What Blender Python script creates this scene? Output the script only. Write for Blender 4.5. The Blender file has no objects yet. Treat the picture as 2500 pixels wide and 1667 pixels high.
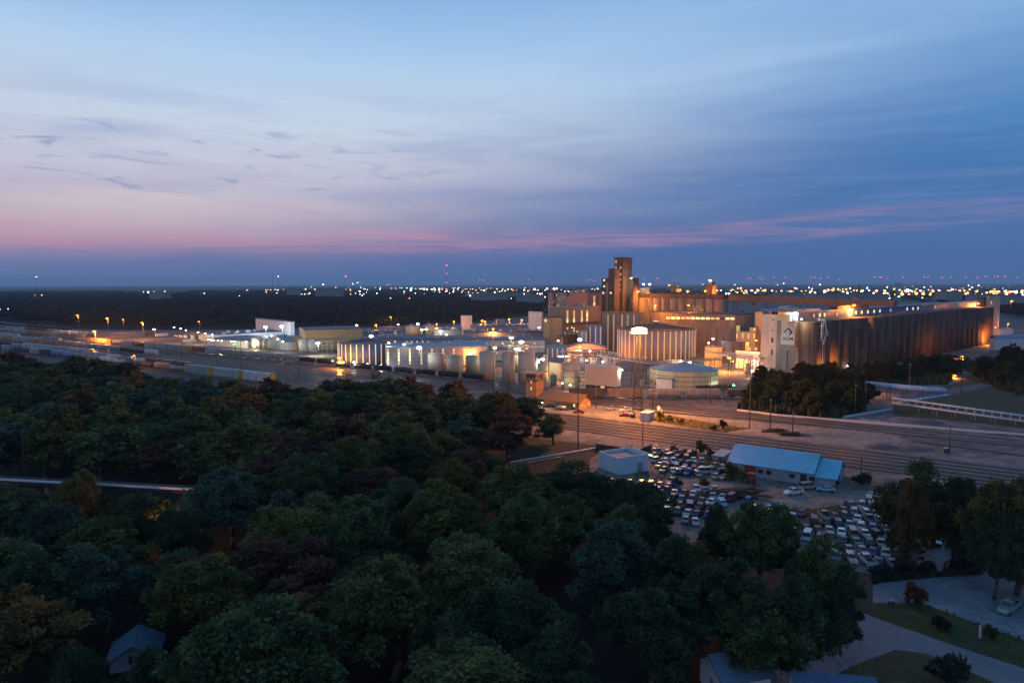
import bpy, math, random
import numpy as np
from mathutils import Matrix, Vector
random.seed(7)
rng = np.random.default_rng(7)
SC = bpy.context.scene
COL = SC.collection
R_ = math.radians
# ---------------------------------------------------------------- camera, sky, exposure
H = 55.0
F, CX, CY = 1700.0, 1250.0, 833.5          # focal length and centre in pixels of the 2500 px wide photograph
pitch, roll = math.atan((833.5-693)/1700.0), R_(0.1375)
Fw = Vector((0, math.cos(pitch), -math.sin(pitch)))
Rt0 = Vector((1, 0, 0)); Up0 = Rt0.cross(Fw)
Rt = (Rt0*math.cos(roll) - Up0*math.sin(roll)).normalized()
Up = Rt.cross(Fw).normalized()
cam_d = bpy.data.cameras.new('camera'); cam = bpy.data.objects.new('camera', cam_d); COL.objects.link(cam)
m = Matrix((Rt, Up, -Fw)).transposed().to_4x4(); m.translation = Vector((0, 0, H)); cam.matrix_world = m
cam_d.sensor_width = 36; cam_d.lens = 36*F/2500; cam_d.clip_end = 80000; cam_d.clip_start = 1
SC.camera = cam
SC.view_settings.view_transform = 'Standard'; SC.view_settings.look = 'None'
SC.view_settings.exposure = 0; SC.view_settings.gamma = 1
SC.cycles.max_bounces = 5; SC.cycles.diffuse_bounces = 2; SC.cycles.glossy_bounces = 2
SC.cycles.volume_bounces = 2; SC.cycles.transparent_max_bounces = 16; SC.cycles.sample_clamp_indirect = 4
SC.cycles.use_denoising = True

W = bpy.data.worlds.new('World'); SC.world = W; W.use_nodes = True
nt = W.node_tree; nt.nodes.clear()
def N(nt, t, **k):
    n = nt.nodes.new(t)
    for a, b in k.items():
        if a == 'inp':
            for i, v in b.items(): n.inputs[i].default_value = v
        else: setattr(n, a, b)
    return n
def ramp(nt, stops, interp='LINEAR'):
    r = nt.nodes.new('ShaderNodeValToRGB'); r.color_ramp.interpolation = interp
    e = r.color_ramp.elements
    while len(e) > 1: e.remove(e[-1])
    e[0].position = stops[0][0]; c = stops[0][1]; e[0].color = (*c, 1) if len(c) == 3 else c
    for p, c in stops[1:]:
        q = e.new(p); q.color = (*c, 1) if len(c) == 3 else c
    return r
def math_(nt, op, a, b=None, clamp=False):
    n = nt.nodes.new('ShaderNodeMath'); n.operation = op; n.use_clamp = clamp
    for i, v in ((0, a), (1, b)):
        if v is None: continue
        if isinstance(v, (int, float)): n.inputs[i].default_value = v
        else: nt.links.new(v, n.inputs[i])
    return n.outputs[0]
def mixc(nt, fac, a, b, mode='MIX'):
    n = nt.nodes.new('ShaderNodeMix'); n.data_type = 'RGBA'; n.blend_type = mode
    for i, v in ((0, fac), (6, a), (7, b)):
        if isinstance(v, (int, float)): n.inputs[i].default_value = v
        elif isinstance(v, tuple): n.inputs[i].default_value = (*v, 1)
        else: nt.links.new(v, n.inputs[i])
    return n.outputs[2]
L = nt.links.new
tc = N(nt, 'ShaderNodeTexCoord'); sep = N(nt, 'ShaderNodeSeparateXYZ'); L(tc.outputs['Generated'], sep.inputs[0])
az = math_(nt, 'ARCTAN2', sep.outputs[0], sep.outputs[1])          # 0 straight ahead, + to the right
el = math_(nt, 'ARCSINE', sep.outputs[2])
def cloudnoise(sx, sy, scale, detail, off, dist=0.0, rough=.5):
    cb = N(nt, 'ShaderNodeCombineXYZ')
    L(math_(nt, 'MULTIPLY', az, sx), cb.inputs[0]); L(math_(nt, 'MULTIPLY', el, sy), cb.inputs[1]); cb.inputs[2].default_value = off
    n = N(nt, 'ShaderNodeTexNoise'); n.inputs['Scale'].default_value = scale; n.inputs['Detail'].default_value = detail
    n.inputs['Roughness'].default_value = rough; n.inputs['Distortion'].default_value = dist
    L(cb.outputs[0], n.inputs['Vector']); return n.outputs['Fac']
n_big = cloudnoise(1.0, 5.0, 2.2, 4, 3.1, .4)
n_str = cloudnoise(1.6, 13.0, 1.8, 6, 8.4, .5, .55)
n_fin = cloudnoise(2.6, 48.0, 1.6, 6, 1.7, .9, .6)
elw = math_(nt, 'ADD', el, math_(nt, 'MULTIPLY', math_(nt, 'SUBTRACT', n_big, .5), .05))
e2 = math_(nt, 'DIVIDE', elw, 1.2, True)
def S(v): return max(0.0, v)/1.2
rl = ramp(nt, [(S(0), (.14, .19, .41)), (S(.030), (.18, .21, .42)), (S(.048), (.34, .26, .42)), (S(.064), (.55, .36, .47)), (S(.080), (.60, .46, .55)), (S(.105), (.66, .57, .63)), (S(.125), (.58, .54, .67)),
               (S(.155), (.60, .61, .73)), (S(.21), (.59, .68, .82)), (S(.29), (.45, .64, .88)), (S(.38), (.24, .46, .78)), (S(.6), (.14, .31, .58)), (S(1.15), (.085, .20, .42))])
rr = ramp(nt, [(S(0), (.060, .135, .36)), (S(.05), (.068, .155, .38)), (S(.08), (.085, .18, .41)), (S(.11), (.060, .175, .42)), (S(.17), (.065, .20, .47)), (S(.21), (.085, .25, .55)), (S(.29), (.17, .37, .67)),
               (S(.38), (.18, .39, .71)), (S(.6), (.12, .28, .56)), (S(1.15), (.075, .18, .40))])
L(e2, rl.inputs[0]); L(e2, rr.inputs[0])
# left-to-right blend; the blue bank to the right reaches further left the lower it lies
lim = math_(nt, 'ADD', math_(nt, 'MULTIPLY', el, 2.2), -.42)
fr = math_(nt, 'SUBTRACT', math_(nt, 'ADD', az, math_(nt, 'MULTIPLY', math_(nt, 'SUBTRACT', n_str, .5), .45)), lim)
mr = N(nt, 'ShaderNodeMapRange', interpolation_type='SMOOTHSTEP'); L(fr, mr.inputs[0]); mr.inputs[1].default_value = -.35; mr.inputs[2].default_value = .62
col = mixc(nt, mr.outputs[0], rl.outputs[0], rr.outputs[0])
# pink streaks low over the whole horizon, strongest to the left
def band(lo, mid1, mid2, hi, src=el):
    a = N(nt, 'ShaderNodeMapRange', interpolation_type='SMOOTHSTEP'); L(src, a.inputs[0]); a.inputs[1].default_value = lo; a.inputs[2].default_value = mid1
    b = N(nt, 'ShaderNodeMapRange', interpolation_type='SMOOTHSTEP'); L(src, b.inputs[0]); b.inputs[1].default_value = hi; b.inputs[2].default_value = mid2
    return math_(nt, 'MULTIPLY', a.outputs[0], b.outputs[0])
tilt = math_(nt, 'SUBTRACT', el, math_(nt, 'MULTIPLY', math_(nt, 'MAXIMUM', math_(nt, 'SUBTRACT', az, .15), 0.0), .055))
tilt = math_(nt, 'ADD', tilt, math_(nt, 'MULTIPLY', math_(nt, 'SUBTRACT', n_big, .5), .018))
pb = band(.040, .052, .066, .084, tilt)
st = N(nt, 'ShaderNodeMapRange'); L(n_fin, st.inputs[0]); st.inputs[1].default_value = .40; st.inputs[2].default_value = .62
azf = N(nt, 'ShaderNodeMapRange'); L(az, azf.inputs[0]); azf.inputs[1].default_value = -.62; azf.inputs[2].default_value = .62; azf.inputs[3].default_value = .60; azf.inputs[4].default_value = .34
pf = math_(nt, 'MULTIPLY', math_(nt, 'MULTIPLY', pb, st.outputs[0]), azf.outputs[0])
col = mixc(nt, pf, col, (.60, .29, .42))
# blue-grey streaks of thin cloud in the middle band
mb = band(.075, .10, .20, .30)
s2 = N(nt, 'ShaderNodeMapRange'); L(n_str, s2.inputs[0]); s2.inputs[1].default_value = .45; s2.inputs[2].default_value = .8
col = mixc(nt, math_(nt, 'MULTIPLY', math_(nt, 'MULTIPLY', mb, s2.outputs[0]), .42), col, (.19, .28, .53))
s3 = N(nt, 'ShaderNodeMapRange'); L(n_fin, s3.inputs[0]); s3.inputs[1].default_value = .45; s3.inputs[2].default_value = .75
ab = band(.085, .11, .30, .45)
col = mixc(nt, math_(nt, 'MULTIPLY', math_(nt, 'MULTIPLY', ab, s3.outputs[0]), .13), col, (.36, .44, .68))
n_w = cloudnoise(5.0, 26.0, 2.4, 8, 14.2, 1.2, .62)
wm = N(nt, 'ShaderNodeMapRange', interpolation_type='SMOOTHSTEP'); L(n_w, wm.inputs[0]); wm.inputs[1].default_value = .52; wm.inputs[2].default_value = .70
wa = N(nt, 'ShaderNodeMapRange', interpolation_type='SMOOTHSTEP'); L(az, wa.inputs[0]); wa.inputs[1].default_value = .1; wa.inputs[2].default_value = -.35
col = mixc(nt, math_(nt, 'MULTIPLY', math_(nt, 'MULTIPLY', math_(nt, 'MULTIPLY', band(.10, .125, .17, .235), wm.outputs[0]), wa.outputs[0]), .75), col, (.25, .32, .54))
bg = N(nt, 'ShaderNodeBackground'); L(col, bg.inputs[0]); bg.inputs[1].default_value = 1.0
wo = N(nt, 'ShaderNodeOutputWorld'); L(bg.outputs[0], wo.inputs[0])
W.cycles.sampling_method = 'MANUAL'; W.cycles.sample_map_resolution = 512

# ---------------------------------------------------------------- pixel <-> place
def ray(px, py): return Fw + Rt*((px-CX)/F) + Up*((CY-py)/F)
def G(px, py, z=0.0):
    d = ray(px, py); t = (z-H)/d.z; return Vector((d.x*t, d.y*t, z))
def AT(px, py, Y):
    d = ray(px, py); t = Y/d.y; return Vector((d.x*t, Y, H+d.z*t))
def GY(px, Y):                       # ground point at depth Y in picture column px (column taken at the ground)
    py = 800.0
    for _ in range(4):
        p = AT(px, py, Y); q = Vector((p.x, Y, -H)); py = CY - F*(q.dot(Up))/(q.dot(Fw))
    p = AT(px, py, Y); return Vector((p.x, Y, 0))
def topz(P, py):                     # height above P at which picture row py is met
    k = (CY-py)/F; q = Vector((P.x, P.y, 0))
    A = Up - Fw*k
    return H - q.dot(A)/A.z
def pxof(P):
    q = Vector((P.x, P.y, P.z-H)); w = q.dot(Fw)
    return CX + F*q.dot(Rt)/w, CY - F*q.dot(Up)/w
def reach(C, u, px):                 # distance from C along u to the picture column px
    k = (px-CX)/F; q = Vector((C.x, C.y, C.z-H)); A = Rt - Fw*k
    return -q.dot(A)/u.dot(A)

# ---------------------------------------------------------------- materials
MATS = {}
def mat(name, c=(.5, .5, .5), rough=.8, metal=0.0, emit=0.0, ec=None, noise=.25, nscale=.3, obj=False, streak=0.0, corr=0.0, corrs=3.0, spec=.3, stretch=(1, 1, 1), c2=None, sample=True):
    if name in MATS: return MATS[name]
    m = bpy.data.materials.new(name); m.use_nodes = True; t = m.node_tree; t.nodes.clear()
    out = N(t, 'ShaderNodeOutputMaterial'); b = N(t, 'ShaderNodeBsdfPrincipled'); t.links.new(b.outputs[0], out.inputs[0])
    b.inputs['Roughness'].default_value = rough; b.inputs['Metallic'].default_value = metal
    b.inputs['Specular IOR Level'].default_value = spec
    tcn = N(t, 'ShaderNodeTexCoord')
    base = (*c, 1)
    if obj:
        oi = N(t, 'ShaderNodeObjectInfo'); base = oi.outputs['Color']
    if noise:
        mp = N(t, 'ShaderNodeMapping'); t.links.new(tcn.outputs['Object'], mp.inputs[0]); mp.inputs['Scale'].default_value = stretch
        n = N(t, 'ShaderNodeTexNoise'); n.inputs['Scale'].default_value = nscale; n.inputs['Detail'].default_value = 6; n.inputs['Roughness'].default_value = .65
        t.links.new(mp.outputs[0], n.inputs['Vector'])
        r = ramp(t, [(.3, (1-noise,)*3), (.7, (1+noise*.6,)*3)])
        t.links.new(n.outputs['Fac'], r.inputs[0])
        if c2:
            r2 = ramp(t, [(.38, c), (.62, c2)]); t.links.new(n.outputs['Fac'], r2.inputs[0]); base = r2.outputs[0]
            n2 = N(t, 'ShaderNodeTexNoise'); n2.inputs['Scale'].default_value = nscale*6; n2.inputs['Detail'].default_value = 4
            t.links.new(mp.outputs[0], n2.inputs['Vector']); t.links.new(n2.outputs['Fac'], r.inputs[0])
        mx = N(t, 'ShaderNodeMix', data_type='RGBA', blend_type='MULTIPLY'); mx.inputs[0].default_value = 1
        if isinstance(base, tuple): mx.inputs[6].default_value = base
        else: t.links.new(base, mx.inputs[6])
        t.links.new(r.outputs[0], mx.inputs[7]); base = mx.outputs[2]
    if streak:
        mp = N(t, 'ShaderNodeMapping'); t.links.new(tcn.outputs['Object'], mp.inputs[0]); mp.inputs['Scale'].default_value = (1, 1, .06)
        n = N(t, 'ShaderNodeTexNoise'); n.inputs['Scale'].default_value = .9; n.inputs['Detail'].default_value = 5
        t.links.new(mp.outputs[0], n.inputs['Vector'])
        r = ramp(t, [(.35, (1-streak,)*3), (.65, (1,)*3)]); t.links.new(n.outputs['Fac'], r.inputs[0])
        mx = N(t, 'ShaderNodeMix', data_type='RGBA', blend_type='MULTIPLY'); mx.inputs[0].default_value = 1
        if isinstance(base, tuple): mx.inputs[6].default_value = base
        else: t.links.new(base, mx.inputs[6])
        t.links.new(r.outputs[0], mx.inputs[7]); base = mx.outputs[2]
    if isinstance(base, tuple): b.inputs['Base Color'].default_value = base
    else: t.links.new(base, b.inputs['Base Color'])
    if corr:
        w = N(t, 'ShaderNodeTexWave'); w.inputs['Scale'].default_value = corrs; w.bands_direction = 'DIAGONAL'
        mp = N(t, 'ShaderNodeMapping'); t.links.new(tcn.outputs['Object'], mp.inputs[0]); mp.inputs['Scale'].default_value = (1, 1, 0)
        t.links.new(mp.outputs[0], w.inputs['Vector'])
        bp = N(t, 'ShaderNodeBump'); bp.inputs['Strength'].default_value = corr; bp.inputs['Distance'].default_value = .1
        t.links.new(w.outputs['Fac'], bp.inputs['Height']); t.links.new(bp.outputs[0], b.inputs['Normal'])
    if emit:
        b.inputs['Emission Color'].default_value = (*(ec or c), 1); b.inputs['Emission Strength'].default_value = emit
        if not sample: m.cycles.emission_sampling = 'NONE'
    MATS[name] = m; return m
def mleaf():
    m = bpy.data.materials.new('foliage'); m.use_nodes = True; t = m.node_tree; t.nodes.clear()
    out = N(t, 'ShaderNodeOutputMaterial'); d = N(t, 'ShaderNodeBsdfDiffuse'); tr = N(t, 'ShaderNodeBsdfTranslucent'); ms = N(t, 'ShaderNodeMixShader'); ms.inputs[0].default_value = .22
    oi = N(t, 'ShaderNodeObjectInfo'); g = N(t, 'ShaderNodeTexCoord')
    n = N(t, 'ShaderNodeTexNoise'); n.inputs['Scale'].default_value = .45; n.inputs['Detail'].default_value = 5
    t.links.new(g.outputs['Object'], n.inputs['Vector'])
    r = ramp(t, [(.32, (.8, .84, .9)), (.5, (1.8, 1.8, 1.75)), (.7, (3.0, 2.7, 2.2))]); t.links.new(n.outputs['Fac'], r.inputs[0])
    mx = N(t, 'ShaderNodeMix', data_type='RGBA', blend_type='MULTIPLY'); mx.inputs[0].default_value = 1
    t.links.new(oi.outputs['Color'], mx.inputs[6]); t.links.new(r.outputs[0], mx.inputs[7])
    t.links.new(mx.outputs[2], d.inputs[0]); t.links.new(mx.outputs[2], tr.inputs[0])
    t.links.new(d.outputs[0], ms.inputs[1]); t.links.new(tr.outputs[0], ms.inputs[2]); t.links.new(ms.outputs[0], out.inputs[0])
    return m
LEAF = mleaf()
BARK = mat('bark', (.09, .07, .05), .95)
def glow(name, c, s): return mat(name, c, .5, emit=s, ec=c, noise=0, sample=False)
SODIUM = glow('sodium_lamp_glass', (1, .33, .06), 3.0); WHITE = glow('white_lamp_glass', (1, .96, .80), 14); COOL = glow('cool_lamp_glass', (.80, .93, 1), 14)
RED = glow('red_beacon_glass', (1, .05, .09), 7); GREENL = glow('green_signal_glass', (.1, 1, .3), 6)
WIN = mat('lit_window', (1, .85, .45), .5, emit=1.1, ec=(1, .80, .34), noise=0, sample=False)
WIN2 = mat('dim_lit_window', (.8, .6, .3), .5, emit=.42, ec=(1, .72, .34), noise=0, sample=False)
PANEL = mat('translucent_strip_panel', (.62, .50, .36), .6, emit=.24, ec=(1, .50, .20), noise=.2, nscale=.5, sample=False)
DARKWIN = mat('dark_window_glass', (.03, .035, .05), .15, noise=0, spec=.6)
STEEL = mat('galvanised_steel', (.42, .43, .45), .45, .6, noise=.2)
POLE = mat('pole_timber', (.10, .085, .07), .9); PMETAL = mat('dark_painted_metal', (.07, .07, .075), .6)
CONC = mat('concrete', (.30, .22, .17), .9, noise=.22, nscale=.12, streak=.35)
CONCD = mat('dark_concrete', (.165, .10, .078), .9, noise=.3, nscale=.15, streak=.6)
PALEC = mat('pale_concrete', (.46, .41, .38), .9, noise=.15, nscale=.15, streak=.25)
TAN = mat('tan_cladding', (.46, .34, .19), .7, noise=.12, corr=.4)
WHITEP = mat('white_cladding', (.56, .56, .57), .6, noise=.12, corr=.3)
GREYC = mat('grey_cladding', (.27, .29, .33), .6, noise=.15, corr=.4)
BLUEC = mat('blue_cladding', (.10, .16, .30), .5, noise=.15, corr=.4)
BROOF = mat('blue_grey_roof', (.07, .10, .155), .6, noise=.3, nscale=.08)
LROOF = mat('light_metal_roof', (.20, .27, .36), .5, .1, noise=.15, corr=.3)
DROOF = mat('dark_roof', (.06, .065, .08), .8, noise=.3, nscale=.15)
BRICK = mat('orange_brick', (.52, .25, .10), .9, noise=.2, nscale=.6)
SHINGLE = mat('brown_shingle', (.15, .105, .07), .9, noise=.3, nscale=.7)
TANKW = mat('cream_tank_paint', (.50, .43, .34), .6, noise=.12, nscale=.2, streak=.22)
TANKG = mat('green_grey_tank_paint', (.45, .47, .34), .6, noise=.12, nscale=.2, streak=.2)
RUST = mat('rusty_steel', (.20, .09, .05), .8, noise=.4)
PIPEW = mat('white_pipe_paint', (.60, .62, .68), .5, noise=.15, streak=.1)
# ---------------------------------------------------------------- mesh and object helpers
class MB:
    def __init__(s): s.v = []; s.f = []; s.m = []; s.smooth = []
    def add(s, vs, fs, mi=0, sm=False):
        k = len(s.v); s.v += [tuple(p) for p in vs]
        for f in fs: s.f.append(tuple(k+i for i in f)); s.m.append(mi); s.smooth.append(sm)
        return s
    def box(s, x0, x1, y0, y1, z0, z1, mi=0):
        v = [(x0,y0,z0),(x1,y0,z0),(x1,y1,z0),(x0,y1,z0),(x0,y0,z1),(x1,y0,z1),(x1,y1,z1),(x0,y1,z1)]
        return s.add(v, [(3,2,1,0),(4,5,6,7),(0,1,5,4),(1,2,6,5),(2,3,7,6),(3,0,4,7)], mi)
    def cyl(s, x, y, z0, z1, r, n=16, mi=0, r2=None, caps=True, a0=0):
        r2 = r if r2 is None else r2
        A = [a0+2*math.pi*i/n for i in range(n)]
        v = [(x+r*math.cos(a), y+r*math.sin(a), z0) for a in A]+[(x+r2*math.cos(a), y+r2*math.sin(a), z1) for a in A]
        s.add(v, [(i, (i+1)%n, n+(i+1)%n, n+i) for i in range(n)], mi, n > 8)
        if caps:
            k = len(s.v)-2*n
            s.f.append(tuple(k+n-1-i for i in range(n))); s.m.append(mi); s.smooth.append(False)
            s.f.append(tuple(k+n+i for i in range(n))); s.m.append(mi); s.smooth.append(False)
        return s
    def tube(s, p, q, r, n=6, mi=0, r2=None):
        p = Vector(p); q = Vector(q); d = (q-p)
        if d.length < 1e-6: return s
        d.normalize(); a = d.orthogonal().normalized(); b = d.cross(a); r2 = r if r2 is None else r2
        v = [p+(a*math.cos(t)+b*math.sin(t))*r for t in [2*math.pi*i/n for i in range(n)]]
        v += [q+(a*math.cos(t)+b*math.sin(t))*r2 for t in [2*math.pi*i/n for i in range(n)]]
        return s.add(v, [(i, (i+1)%n, n+(i+1)%n, n+i) for i in range(n)]+[tuple(range(n-1, -1, -1)), tuple(range(n, 2*n))], mi, n > 6)
    def prism(s, pts, y0, y1, mi=0):          # outline in x,z swept along y
        n = len(pts)
        v = [(x, y0, z) for x, z in pts]+[(x, y1, z) for x, z in pts]
        return s.add(v, [(i, (i+1)%n, n+(i+1)%n, n+i) for i in range(n)]+[tuple(range(n-1, -1, -1)), tuple(range(n, 2*n))], mi)
    def prismx(s, pts, x0, x1, mi=0):         # outline in y,z swept along x
        n = len(pts)
        v = [(x0, y, z) for y, z in pts]+[(x1, y, z) for y, z in pts]
        return s.add(v, [((i+1)%n, i, n+i, n+(i+1)%n) for i in range(n)]+[tuple(range(n)), tuple(range(2*n-1, n-1, -1))], mi)
    def mesh(s, name, mats):
        me = bpy.data.meshes.new(name); me.from_pydata(s.v, [], s.f)
        for x in (mats if isinstance(mats, (list, tuple)) else [mats]): me.materials.append(x)
        me.polygons.foreach_set('material_index', s.m); me.polygons.foreach_set('use_smooth', s.smooth)
        me.update(); return me
    def build(s, name, mats, parent=None, **k): return put(name, s.mesh(name, mats), parent, **k)
def put(name, data, parent=None, label=None, loc=None, rz=0.0, color=None):
    o = bpy.data.objects.new(name, data); COL.objects.link(o)
    if parent is not None: o.parent = parent
    if label: o['label'] = label
    if loc is not None: o.location = loc
    if rz: o.rotation_euler = (0, 0, rz)
    if color is not None: o.color = (*color, 1)
    return o
def thing(name, label, cat, loc=(0, 0, 0), rz=0.0, group=None):
    o = bpy.data.objects.new(name, None); COL.objects.link(o); o.location = loc; o.rotation_euler = (0, 0, rz); o.empty_display_size = .5
    tag(o, label, cat, group); return o
def tag(o, label=None, cat=None, group=None, kind=None):
    if label: o['label'] = label
    if cat: o['category'] = cat
    if group: o['group'] = group
    if kind: o['kind'] = kind
    return o
KIDS = {}
def kids(o):
    return [c for c in bpy.data.objects if c.parent == o]
def copy_tree(parts, root, loc, rz, label, group, scale=None, color=None):
    """parts = [(part, [sub-parts])] of the thing root; copies the thing and each of its parts"""
    r = root.copy(); COL.objects.link(r); r.location = loc; r.rotation_euler = (0, 0, rz)
    if scale: r.scale = scale
    r['label'] = label
    if group: r['group'] = group
    for p, subs in parts:
        c = p.copy(); COL.objects.link(c); c.parent = r
        if color: c.color = (*color, 1)
        for q in subs:
            d = q.copy(); COL.objects.link(d); d.parent = c
    return r
ORD = ['zeroth', 'first', 'second', 'third', 'fourth', 'fifth', 'sixth', 'seventh', 'eighth', 'ninth', 'tenth', 'eleventh', 'twelfth', 'thirteenth', 'fourteenth', 'fifteenth', 'sixteenth', 'seventeenth', 'eighteenth', 'nineteenth']
def ordi(n):
    if n < 20: return ORD[n]
    t = {2: 'twenty', 3: 'thirty', 4: 'forty', 5: 'fifty', 6: 'sixty', 7: 'seventy'}[n//10]
    return (t[:-1]+'ieth') if n % 10 == 0 else t+'-'+ORD[n % 10]
# ---------------------------------------------------------------- ground, roads, tracks
TRK = R_(55.8)                                     # yaw of a box whose left face runs along the railway
TD = Vector((-math.sin(TRK), math.cos(TRK), 0))    # along the railway, away to the left
TN = Vector((math.cos(TRK), math.sin(TRK), 0))
PL = R_(42.0)                                      # yaw of the plant
M_GROUND = mat('dark_rough_ground', (.024, .030, .020), .95, noise=.5, nscale=.01, c2=(.035, .036, .024))
M_YARD = mat('yard_gravel', (.095, .08, .08), .95, noise=.5, nscale=.045, c2=(.20, .17, .165))
M_PALE = mat('pale_gravel', (.15, .135, .125), .95, noise=.45, nscale=.09, c2=(.25, .22, .20))
M_BALL = mat('dark_ballast', (.042, .034, .033), .95, noise=.4, nscale=.5)
M_RAIL = mat('polished_rail', (.46, .41, .38), .34, 1.0, noise=0)
M_TIE = mat('weathered_sleeper', (.11, .085, .07), .9, noise=.4, nscale=.6)
M_ASPH = mat('asphalt', (.10, .10, .115), .85, noise=.25, nscale=.15)
M_LOT = mat('lot_dirt', (.13, .105, .09), .95, noise=.4, nscale=.1, c2=(.22, .185, .165))
M_GRASS = mat('mown_grass', (.032, .046, .018), .95, noise=.45, nscale=.35, c2=(.065, .065, .028))
M_DRYG = mat('dry_grass', (.14, .10, .045), .95, noise=.5, nscale=.2, c2=(.08, .085, .035))
M_GLOT = mat('grey_gravel', (.12, .13, .15), .95, noise=.25, nscale=.12, c2=(.20, .21, .235))
M_FIELD = mat('far_fields', (.02, .035, .03), .95, noise=.6, nscale=.0015, c2=(.07, .075, .07))
def sheet(name, pts, z, m, px=True):
    P = [G(*p) for p in pts] if px else [Vector((*p, 0)) for p in pts]
    mb = MB(); mb.add([(p.x, p.y, z) for p in P], [tuple(range(len(P)))])
    me = mb.mesh(name, m)
    if me.polygons[0].normal.z < 0: me.flip_normals()
    o = put(name, me); tag(o, kind='structure'); return o
mb = MB(); mb.add([(-32000, -600, 0), (32000, -600, 0), (32000, 42000, 0), (-32000, 42000, 0)], [(0, 1, 2, 3)])
tag(mb.build('ground', M_GROUND), kind='structure')
sheet('far_fields_land', [(-30000, 2600), (30000, 2600), (30000, 40000), (-30000, 40000)], .3, M_FIELD, False)
sheet('rail_yard_ground', [(-700, 790), (0, 785), (200, 804), (420, 806), (800, 801), (1150, 788), (1500, 745), (2100, 732), (2700, 745), (2700, 860),
       (2420, 890), (2330, 935), (2180, 985), (2180, 1010), (2500, 1045), (2700, 1070), (2750, 1238), (2160, 1178), (1760, 1132), (1560, 1098), (1290, 1068), (1100, 1000), (700, 955), (330, 925), (0, 905), (-700, 860)], .004, M_YARD)
sheet('depot_forecourt', [(1215, 968), (1440, 985), (1560, 1002), (1720, 1035), (2000, 1082), (2240, 1112), (2240, 1098), (2050, 1070), (2120, 1048), (2000, 1044), (1850, 1040), (1790, 1030), (1640, 1000), (1500, 980)][::-1] if 0 else
      [(1180, 978), (1300, 990), (1420, 980), (1560, 994), (1790, 1018), (2050, 1046), (2200, 1062), (2190, 1100), (2040, 1085), (1700, 1046), (1500, 1022), (1270, 996)], .008, M_PALE)
sheet('car_lot_ground', [(1480, 1098), (1760, 1134), (2160, 1180), (2620, 1235), (2620, 1330), (2480, 1330), (2300, 1400), (2130, 1400), (1950, 1370), (1600, 1340), (1440, 1230), (1440, 1120)], .008, M_LOT)
sheet('dirt_lane', [(1560, 1160), (1620, 1160), (1720, 1178), (1860, 1215), (1990, 1225), (2120, 1212), (2120, 1222), (1980, 1240), (1860, 1232), (1720, 1196), (1560, 1176)], .012, M_PALE)
sheet('dry_grass_verge', [(1560, 1098), (1700, 1118), (1780, 1130), (1770, 1140), (1650, 1136), (1600, 1108)], .014, M_DRYG)
sheet('orange_grass_patch', [(1860, 1232), (1990, 1242), (2120, 1222), (2200, 1232), (2120, 1250), (1980, 1262), (1880, 1250)], .014, M_DRYG)
sheet('weedy_ground_patch', [(1590, 1018), (1640, 1015), (1730, 1032), (1790, 1040), (1830, 1046), (1770, 1056), (1700, 1048), (1600, 1030)], .014, M_DRYG)
sheet('pipeline_grass', [(2180, 985), (2330, 935), (2700, 900), (2700, 1050), (2450, 1038), (2300, 1025), (2180, 1015)], .010, M_GRASS)
sheet('gravel_lot', [(2131, 1430), (2174, 1414), (2280, 1408), (2378, 1398), (2560, 1385), (2700, 1500), (2700, 1640), (2500, 1562), (2388, 1522), (2263, 1476), (2216, 1471), (2131, 1471)], .010, M_GLOT)
sheet('lawn', [(2131, 1471), (2216, 1471), (2263, 1476), (2388, 1522), (2500, 1562), (2700, 1640), (2700, 1700), (2500, 1631), (2319, 1572), (2127, 1504)], .012, M_GRASS)
sheet('road', [(2050, 1470), (2127, 1504), (2319, 1572), (2500, 1631), (2700, 1700), (2650, 1780), (2414, 1660), (2361, 1635), (2263, 1595), (2187, 1585), (2098, 1618), (2048, 1641), (1900, 1760), (1780, 1720), (1900, 1625), (1999, 1592), (2098, 1559), (2070, 1530), (2000, 1480)], .016, mat('worn_road', (.15, .15, .175), .85, noise=.18, nscale=.12, c2=(.17, .17, .19)))
sheet('front_lawn', [(2048, 1641), (2098, 1618), (2187, 1585), (2263, 1595), (2361, 1635), (2414, 1660), (2560, 1760), (2000, 1760)], .012, M_GRASS)
def cyl_y(x, c): return 693+(c-693)*(x+1250)/2500.0
def on_track(x, c): return G(x, cyl_y(x, c))
CURV = {}
def track(c, sA, sB):
    """one straight track; sA..sB metres along the railway from the picture column 1250"""
    P = on_track(1250, c)
    mb = MB(); W2 = 1.5
    for side, mi, w, z0, z1 in ((0, 0, W2, .0, .12), (-.72, 1, .09, .12, .30), (.72, 1, .09, .12, .30)):
        a = P+TD*sA+TN*side; b = P+TD*sB+TN*side; n = TN*w
        v = [a-n, a+n, b+n, b-n]
        mb.add([(p.x, p.y, z0+.02) for p in v]+[(p.x, p.y, z1) for p in v], [(4, 5, 6, 7), (0, 1, 5, 4), (1, 2, 6, 5), (2, 3, 7, 6), (3, 0, 4, 7)], mi)
    if c > 940:       # sleepers
        s = max(sA, -300.0)
        while s < 260:
            a = P+TD*s; n = TN*1.3; w_ = TD*.13; j = TN*random.uniform(-.06, .06)
            mb.add([((a+q+j).x, (a+q+j).y, .135) for q in (-n-w_, n-w_, n+w_, -n+w_)], [(0, 1, 2, 3)], 2); s += .62
    tag(mb.build('railway_track', [M_BALL, M_RAIL, M_TIE]), kind='structure')
ALLC = [998.6, 1004.5, 1010.5, 1016.8, 1023, 1029]
for c in ALLC: track(c, -260, 1500)
for c in (950.5, 955, 960): track(c, -420, 1500)
for c in (965, 970, 975, 980.5, 986, 992): track(c, 130, 1500)
for c in (933, 937, 941, 945.5): track(c, -10, 1500)
for c in (913, 917, 921, 925, 929, 892, 896, 900, 904, 908): track(c, 240, 1500)
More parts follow.
